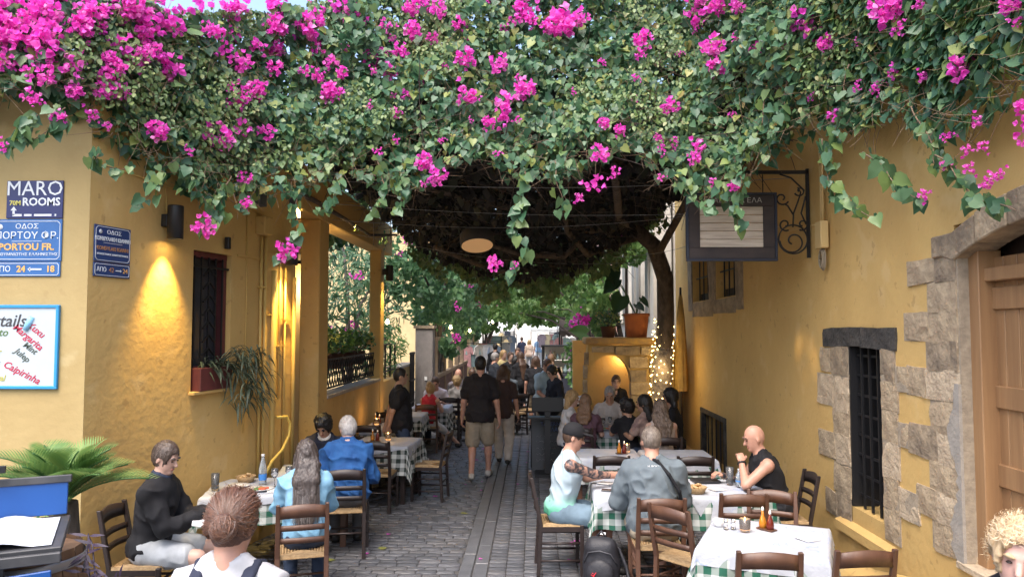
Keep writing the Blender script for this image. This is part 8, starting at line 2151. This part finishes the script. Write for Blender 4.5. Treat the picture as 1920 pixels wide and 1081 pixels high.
# gate pillar, iron gate and panelled fence on the left
gp = empty('gate_pillar', (-2.62, 17.9, 0), 0, 'grey plaster gate pillar with a small white box beyond the garden wall', 'pillar'); MB().box((0, 0, 1.15), (0.42, 0.4, 2.3)).build('shaft', mat('pillar_grey', (0.26, 0.235, 0.22), 0.85, (0.2, 0.18, 0.17), 5, bump=0.3), gp, bevel=0.01); MB().box((0, 0, 2.33), (0.5, 0.48, 0.07)).build('cap', M_STONE2, gp); MB().box((0.05, -0.21, 1.1), (0.06, 0.02, 0.09)).build('switch_box', M_WHITE, gp)
ig = empty('iron_gate', (-2.85, 17.2, 0), 0, 'narrow black barred gate beside the grey pillar', 'gate')
for k in range(6): MB().box((0.04 + k * 0.0, 0.0 + k * 0.10 - 0.3, 0.9), (0.03, 0.025, 1.7)).build('bar', M_IRON, ig)
for z in (0.1, 0.6, 1.1, 1.72): MB().box((0.04, -0.05, z), (0.04, 0.6, 0.035)).build('rail', M_IRON, ig)
wf = empty('panel_fence', (-2.42, 18.2, 0), 0, 'reddish brown wooden fence with framed openings above it on the left', 'fence')
M_RW = mat('wood_red', (0.17, 0.075, 0.05), 0.7, (0.11, 0.048, 0.035), 5, stretch=(1, 0.3, 4)); M_TAN = mat('wood_tan', (0.36, 0.26, 0.17), 0.7, (0.28, 0.19, 0.12), 5)
for k in range(5):
    MB().box((0, 0.9 + k * 1.7, 0.52), (0.06, 1.66, 1.04)).build('panel', M_RW, wf); MB().box((0.0, 0.05 + k * 1.7, 1.0), (0.13, 0.12, 2.0)).build('post', M_TAN, wf, bevel=0.008)
    MB().box((0.005, 0.9 + k * 1.7, 1.10), (0.12, 1.58, 0.10)).build('rail', M_TAN, wf, bevel=0.006); MB().box((0.005, 0.9 + k * 1.7, 2.03), (0.12, 1.58, 0.08)).build('rail', M_TAN, wf)
# market: awnings, racks of clothes, display case, hats
M_AWN = cloth('awning_white', (0.78, 0.78, 0.76)); M_AWD = cloth('awning_brown', (0.09, 0.07, 0.06))
def awning(label, x0, x1, y0, y1, z0, z1, m):
    t = empty('shop_awning', ((x0 + x1) / 2, (y0 + y1) / 2, 0), 0, label, 'awning', 'shop awnings at the far end')
    w, d = x1 - x0, y1 - y0; vs = []; n_ = 12
    for i in range(n_ + 1):
        x_ = -w / 2 + w * i / n_; vs += [(x_, d / 2, z1), (x_, -d / 2, z0), (x_, -d / 2 - 0.01, z0 - 0.16 - 0.05 * (i % 2))]
    fs = []
    for i in range(n_): fs += [(3 * i, 3 * i + 3, 3 * i + 4, 3 * i + 1), (3 * i + 1, 3 * i + 4, 3 * i + 5, 3 * i + 2)]
    MB().add(vs, fs).build('canvas', m, t)
    for sx in (-1, 1):
        for yy, zz in ((-d / 2 + 0.05, z0), (d / 2 - 0.05, z1)): MB().tube([(sx * (w / 2 - 0.05), yy, 0), (sx * (w / 2 - 0.05), yy, zz)], 0.025, 6).build('pole', M_IRON, t)
awning('white awning over the far shop at the end of the alley', -0.2, 3.4, 46, 49, 2.25, 2.7, M_AWN); awning('white awning left of the far walkers', -4.5, -1.2, 47, 50, 2.3, 2.8, M_AWN); awning('dark brown awning right of the display case', 1.0, 2.3, 27.5, 29.5, 2.2, 2.75, M_AWD); awning('pale awning behind the clothes racks', 1.2, 4.2, 36, 39, 2.3, 2.8, M_AWN)
CC = [(0.50, 0.26, 0.26), (0.62, 0.58, 0.54), (0.25, 0.32, 0.44), (0.60, 0.42, 0.42), (0.55, 0.46, 0.30), (0.26, 0.36, 0.36), (0.45, 0.45, 0.47), (0.66, 0.63, 0.60), (0.30, 0.24, 0.28)]
CM = [cloth('garment_%d' % i, c) for i, c in enumerate(CC)]
def garment_mesh():
    vs = []
    prof = [(-0.10, 0), (0.10, 0), (0.24, -0.10), (0.30, -0.34), (0.22, -0.36), (0.18, -0.22), (0.20, -0.80), (-0.20, -0.80), (-0.18, -0.22), (-0.22, -0.36), (-0.30, -0.34), (-0.24, -0.10)]
    return MB().prism(prof, lambda u, v: (u, -0.03 - 0.02 * math.sin(v * 9), v), lambda u, v: (u, 0.03, v))
GME = garment_mesh().build('x'); gme = GME.data; bpy.data.objects.remove(GME)
GMS = []
for c in CM:
    q = gme.copy(); q.materials.append(c); GMS.append(q)
def rack(label, loc, rz, n_, w=1.6, h=1.75):
    t = empty('clothes_rack', (*loc, 0), rz, label, 'clothes rack', 'racks of clothes outside the shops')
    MB().tube([(-w / 2, 0, 0), (-w / 2, 0, h), (w / 2, 0, h), (w / 2, 0, 0)], 0.02, 6).build('frame', M_IRON, t)
    for k in range(n_):
        o = bpy.data.objects.new('garment', GMS[(k * 5 + int(loc[1])) % 9]); link(o, t); o.location = (-w / 2 + 0.25 + (w - 0.5) * k / max(1, n_ - 1), 0, h - 0.06); o.rotation_euler = (0, 0, rng.uniform(-0.5, 0.5))
rack('clothes rack under the vines left of the standing group', (-1.95, 27.2), R(20), 5); rack('clothes rack with bright garments behind the group', (-1.75, 31.0), R(25), 5); rack('tall clothes rack left of the navy walker', (-1.55, 36.0), R(15), 5, 1.5, 2.0); rack('clothes rack at the far right under the white awning', (1.1, 44.5), R(-10), 5, 1.7, 2.0); rack('clothes rack below the pale awning', (1.9, 36.0), R(-20), 5, 1.8, 1.9)
ht = empty('hat_stand', (-1.25, 29.0, 0), 0, 'stand with straw hats behind the standing group', 'hat stand'); MB().tube([(0, 0, 0), (0, 0, 2.05)], 0.02, 6).build('pole', M_IRON, ht)
for k, (x, z) in enumerate(((-0.15, 1.6), (0.18, 1.75), (0.0, 2.0))):
    MB().lathe([(0.19, 0.0), (0.10, 0.02), (0.09, 0.10), (0.001, 0.12)], (x, -0.05, z), 16).build('hat', mat('straw', (0.62, 0.50, 0.30), 0.8), ht)
dc = empty('display_case', (1.05, 24.6, 0), R(-6), 'dark framed glass display case full of trinkets on the right', 'display case')
MB().box((0, 0, 0.40), (1.5, 0.6, 0.8)).build('base', mat('case_blue', (0.02, 0.022, 0.035), 0.5), dc, bevel=0.01); MB().box((0, 0.28, 1.25), (1.5, 0.04, 0.9)).build('back_panel', M_PALE, dc)
for sx in (-1, 1):
    for sy in (-1, 1): MB().box((sx * 0.73, sy * 0.28, 1.25), (0.05, 0.05, 0.9)).build('post', M_IRON, dc)
MB().box((0, 0, 1.72), (1.54, 0.64, 0.05)).build('top', M_IRON, dc); MB().box((0, 0.02, 1.25), (1.4, 0.5, 0.02)).build('shelf', M_PALE, dc)
for k in range(22):
    b_ = MB().lathe([(0.001, 0), (0.04, 0), (0.05, 0.08), (0.02, 0.16), (0.03, 0.2), (0.001, 0.2)], n=8).build('trinket', CM[k % 9], dc); b_.location = (-0.62 + (k % 11) * 0.125, rng.uniform(-0.1, 0.15), 0.81 if k < 11 else 1.265); s_ = rng.uniform(0.8, 1.6); b_.scale = (s_, s_, s_)
tag(blob([ell((0, 0, 0), I3, (0.22, 0.14, 0.16), 0.03)], 'black_bag', M_NYL), 'black shoulder bag held between the couple in the alley', 'bag'); bpy.data.objects['black_bag'].parent = None; bpy.data.objects['black_bag'].location = (0.28, 13.85, 0.80)

# ================================================================== vegetation further up
def mass(o_name, label, cat, blobs, n, tmpl, s0, s1, m, droop=0.6, trunk=None, group=None, flowers=0, base=None):
    c0 = base or (blobs[0][0][0], blobs[0][0][1], 0)
    t = empty(o_name, c0, 0, label, cat, group)
    P = []
    for (c, r_) in blobs:
        k = int(n * (r_[0] * r_[1] * r_[2]) ** 0.66 / sum((b[1][0] * b[1][1] * b[1][2]) ** 0.66 for b in blobs))
        q = nrmz(rng.normal(size=(k, 3))); rad = rng.random(k) ** 0.33
        p_ = np.array(c) + q * rad[:, None] * np.array(r_)
        P.append(p_)
    P = np.concatenate(P); P = P[vnoise(P * 2.3, 6) > 0.45]; k = len(P)
    loc = P - np.array(c0)
    foliage('crown', tmpl, loc, rng.normal(size=(k, 3)) * 0.6 + np.array([0, -0.1, -droop]), rng.normal(size=(k, 3)) * 0.6 + np.array([0, -0.7, 0.6]), rng.uniform(s0, s1, k), rng.beta(1.6, 2.4, k), m, t)
    st = []
    for b in blobs:
        e = np.array(b[0]) - np.array(c0); t_ = np.linspace(0, 1, 6)[:, None]
        st.append(np.array([0, 0, -0.05]) * (1 - t_) ** 2 + 2 * t_ * (1 - t_) * np.array([0, 0, e[2] * 1.1]) + e * t_ ** 2)
    for q, s_ in enumerate(st): MB().tube([tuple(v) for v in s_], [0.05 * (1 - 0.12 * i) for i in range(6)], 6).build('trunk', M_BRANCH, t)
    for i in range(flowers):
        p_ = loc[int(rng.integers(k))] + np.array([0, -0.35, 0]); o = bpy.data.objects.new('flower_cluster', FLME[int(rng.integers(7))]); link(o, t); o.location = p_; s_ = rng.uniform(0.2, 0.4); o.scale = (s_, s_, s_); o.rotation_euler = (0, rng.uniform(0, 6), 0)
    return t
M_OLE = leafmat('leaf_oleander', [(0.05, 0.12, 0.06), (0.08, 0.17, 0.08), (0.12, 0.22, 0.10), (0.17, 0.27, 0.12)], 0.45, 0.25)
M_IVY = leafmat('leaf_ivy', [(0.06, 0.145, 0.065), (0.10, 0.21, 0.09), (0.15, 0.28, 0.115), (0.22, 0.34, 0.14)], 0.42, 0.45)
M_LIT = leafmat('leaf_brightened', [(0.08, 0.18, 0.055), (0.13, 0.25, 0.075), (0.20, 0.33, 0.10), (0.28, 0.38, 0.12)], 0.42, 0.5)  # greens raised to stand in for bright daylight on far foliage
mass('oleander_bush', 'tall oleander filling the view through the porch', 'bush', [((-3.9, 15.6, 2.2), (0.9, 1.2, 1.3)), ((-4.3, 16.6, 3.6), (1.1, 1.2, 1.2)), ((-5.6, 16.5, 2.8), (1.2, 1.5, 1.7)), ((-3.6, 17.2, 3.2), (0.7, 1.0, 1.3)), ((-4.9, 18.2, 4.4), (1.4, 1.3, 1.3))], 7500, T_LANCE, 0.16, 0.32, M_OLE, 0.3, flowers=9)
mass('garden_shrub', 'light green shrub behind the garden railing', 'shrub', [((-3.15, 15.2, 1.75), (0.45, 0.8, 0.45)), ((-3.3, 16.6, 2.1), (0.5, 0.8, 0.6))], 1900, T_LANCE, 0.10, 0.20, M_LEAFY, 0.3)
mass('climbing_vine', 'dark green climber hanging over the panelled fence', 'vine', [((-2.5, 19.5, 2.9), (0.75, 1.3, 0.95)), ((-2.6, 22.0, 3.2), (0.9, 1.5, 1.1)), ((-2.2, 20.6, 3.9), (1.0, 1.4, 0.9)), ((-2.3, 24.5, 3.3), (0.9, 1.5, 1.2)), ((-3.0, 18.0, 3.8), (0.9, 1.0, 0.9)), ((-2.1, 18.8, 2.0), (0.35, 0.6, 0.45)), ((-2.0, 22.5, 2.2), (0.4, 0.8, 0.5))], 12500, T_HEART, 0.08, 0.15, M_IVY, 0.9, flowers=6)
mass('overhead_vine', 'lighter green vine bridging the alley beyond the first canopy', 'vine', [((-1.2, 26.0, 4.0), (1.3, 1.8, 1.0)), ((0.4, 26.8, 4.3), (1.4, 1.8, 1.0)), ((1.7, 25.5, 4.1), (0.9, 1.6, 1.0)), ((-0.6, 29.5, 2.95), (1.4, 1.4, 0.65)), ((0.9, 30.0, 3.05), (1.3, 1.4, 0.65)), ((-1.9, 30.0, 2.9), (0.9, 1.4, 0.8))], 10500, T_HEART, 0.09, 0.17, M_LIT, 0.9, flowers=8, base=(2.2, 26.2, 0))
mass('overhead_vine', 'sunlit vine bridging the alley at the far shops', 'vine', [((-1.6, 35.0, 3.2), (1.6, 1.5, 0.95)), ((0.4, 36.0, 3.35), (1.6, 1.5, 0.95)), ((2.2, 35.0, 4.0), (1.3, 1.6, 1.3)), ((-3.0, 40.0, 4.8), (2.0, 2.0, 1.8)), ((3.0, 42.0, 4.8), (2.0, 2.0, 1.8)), ((0.2, 43.0, 4.6), (2.2, 1.8, 1.1))], 11000, T_HEART, 0.13, 0.24, M_LIT, 0.9, base=(-2.4, 35.5, 0))
mass('canopy_fringe', 'bright green creeper hanging at the right rear edge of the big canopy', 'vine', [((1.25, 17.2, 3.3), (0.55, 0.9, 0.7)), ((1.7, 18.6, 3.0), (0.45, 0.9, 0.9)), ((0.6, 17.8, 3.9), (0.8, 0.9, 0.5)), ((1.9, 20.4, 2.9), (0.4, 0.9, 0.9)), ((-0.6, 18.2, 4.2), (1.2, 0.9, 0.5)), ((2.1, 16.6, 4.2), (0.5, 0.7, 0.6))], 6500, T_HEART, 0.07, 0.14, M_LIT, 1.0, flowers=4, base=(2.3, 18.4, 0))
mass('flower_bush', 'pink flowering bush beside the big leaf plant on the right', 'bush', [((1.15, 19.2, 2.35), (0.35, 0.5, 0.35)), ((1.2, 19.0, 1.5), (0.45, 0.6, 0.6))], 1300, T_OVAL, 0.07, 0.13, M_LIT, 0.4, flowers=9)
mass('street_shrub', 'low leafy shrubs in planters along the right of the alley', 'shrub', [((1.05, 17.6, 0.95), (0.35, 0.8, 0.4)), ((1.15, 15.6, 0.8), (0.25, 0.5, 0.35))], 1500, T_OVAL, 0.07, 0.13, M_LEAFY, 0.4)
t = empty('elephant_ear_plant', (0.98, 15.4, 0), 0, 'giant bright green elephant ear plant left of the niche', 'plant')
MB().lathe([(0.001, 0), (0.16, 0), (0.2, 0.4), (0.18, 0.4), (0.001, 0.36)], n=18).build('pot', M_TER, t)
for b, e, w, rn in (((0.12, 0, 2.18), (-0.28, -0.25, 2.30), 0.20, 0.9), ((0.05, 0, 1.86), (-0.22, -0.25, 1.62), 0.17, 0.8), ((0.15, -0.05, 1.62), (0.02, -0.3, 1.36), 0.14, 0.5), ((0.2, 0, 2.0), (0.34, -0.25, 1.84), 0.13, 0.4)):
    big_leaf(t, b, e, w, rn, stem=(0, 0, 0.38), m=M_LEAFY)
# warm bulbs in the foliage along the left
for i, (x, y_, z) in enumerate(((-2.95, 14.9, 2.45), (-2.15, 19.2, 2.35), (-1.85, 21.5, 2.25), (-1.5, 27.0, 2.55), (-2.0, 24.6, 2.3))):
    t = empty('hanging_bulb', (x, y_, z), 0, 'bare warm bulb hanging %s' % ('over the garden railing', 'in the climber above the fence', 'further along the climber', 'at the clothes racks', 'between climber and shop house')[i], 'bulb', 'warm bulbs in the foliage')
    MB().lathe([(0.001, -0.07), (0.03, -0.05), (0.035, -0.02), (0.015, 0.02), (0.001, 0.03)], n=10).build('bulb', mat('bulb_warm', (1, 0.85, 0.55), 0.4, emit=(1, 0.75, 0.4), es=30), t); MB().tube([(0, 0, 0.02), (0, 0, 0.8)], 0.005, 5).build('cord', M_BLACK, t)
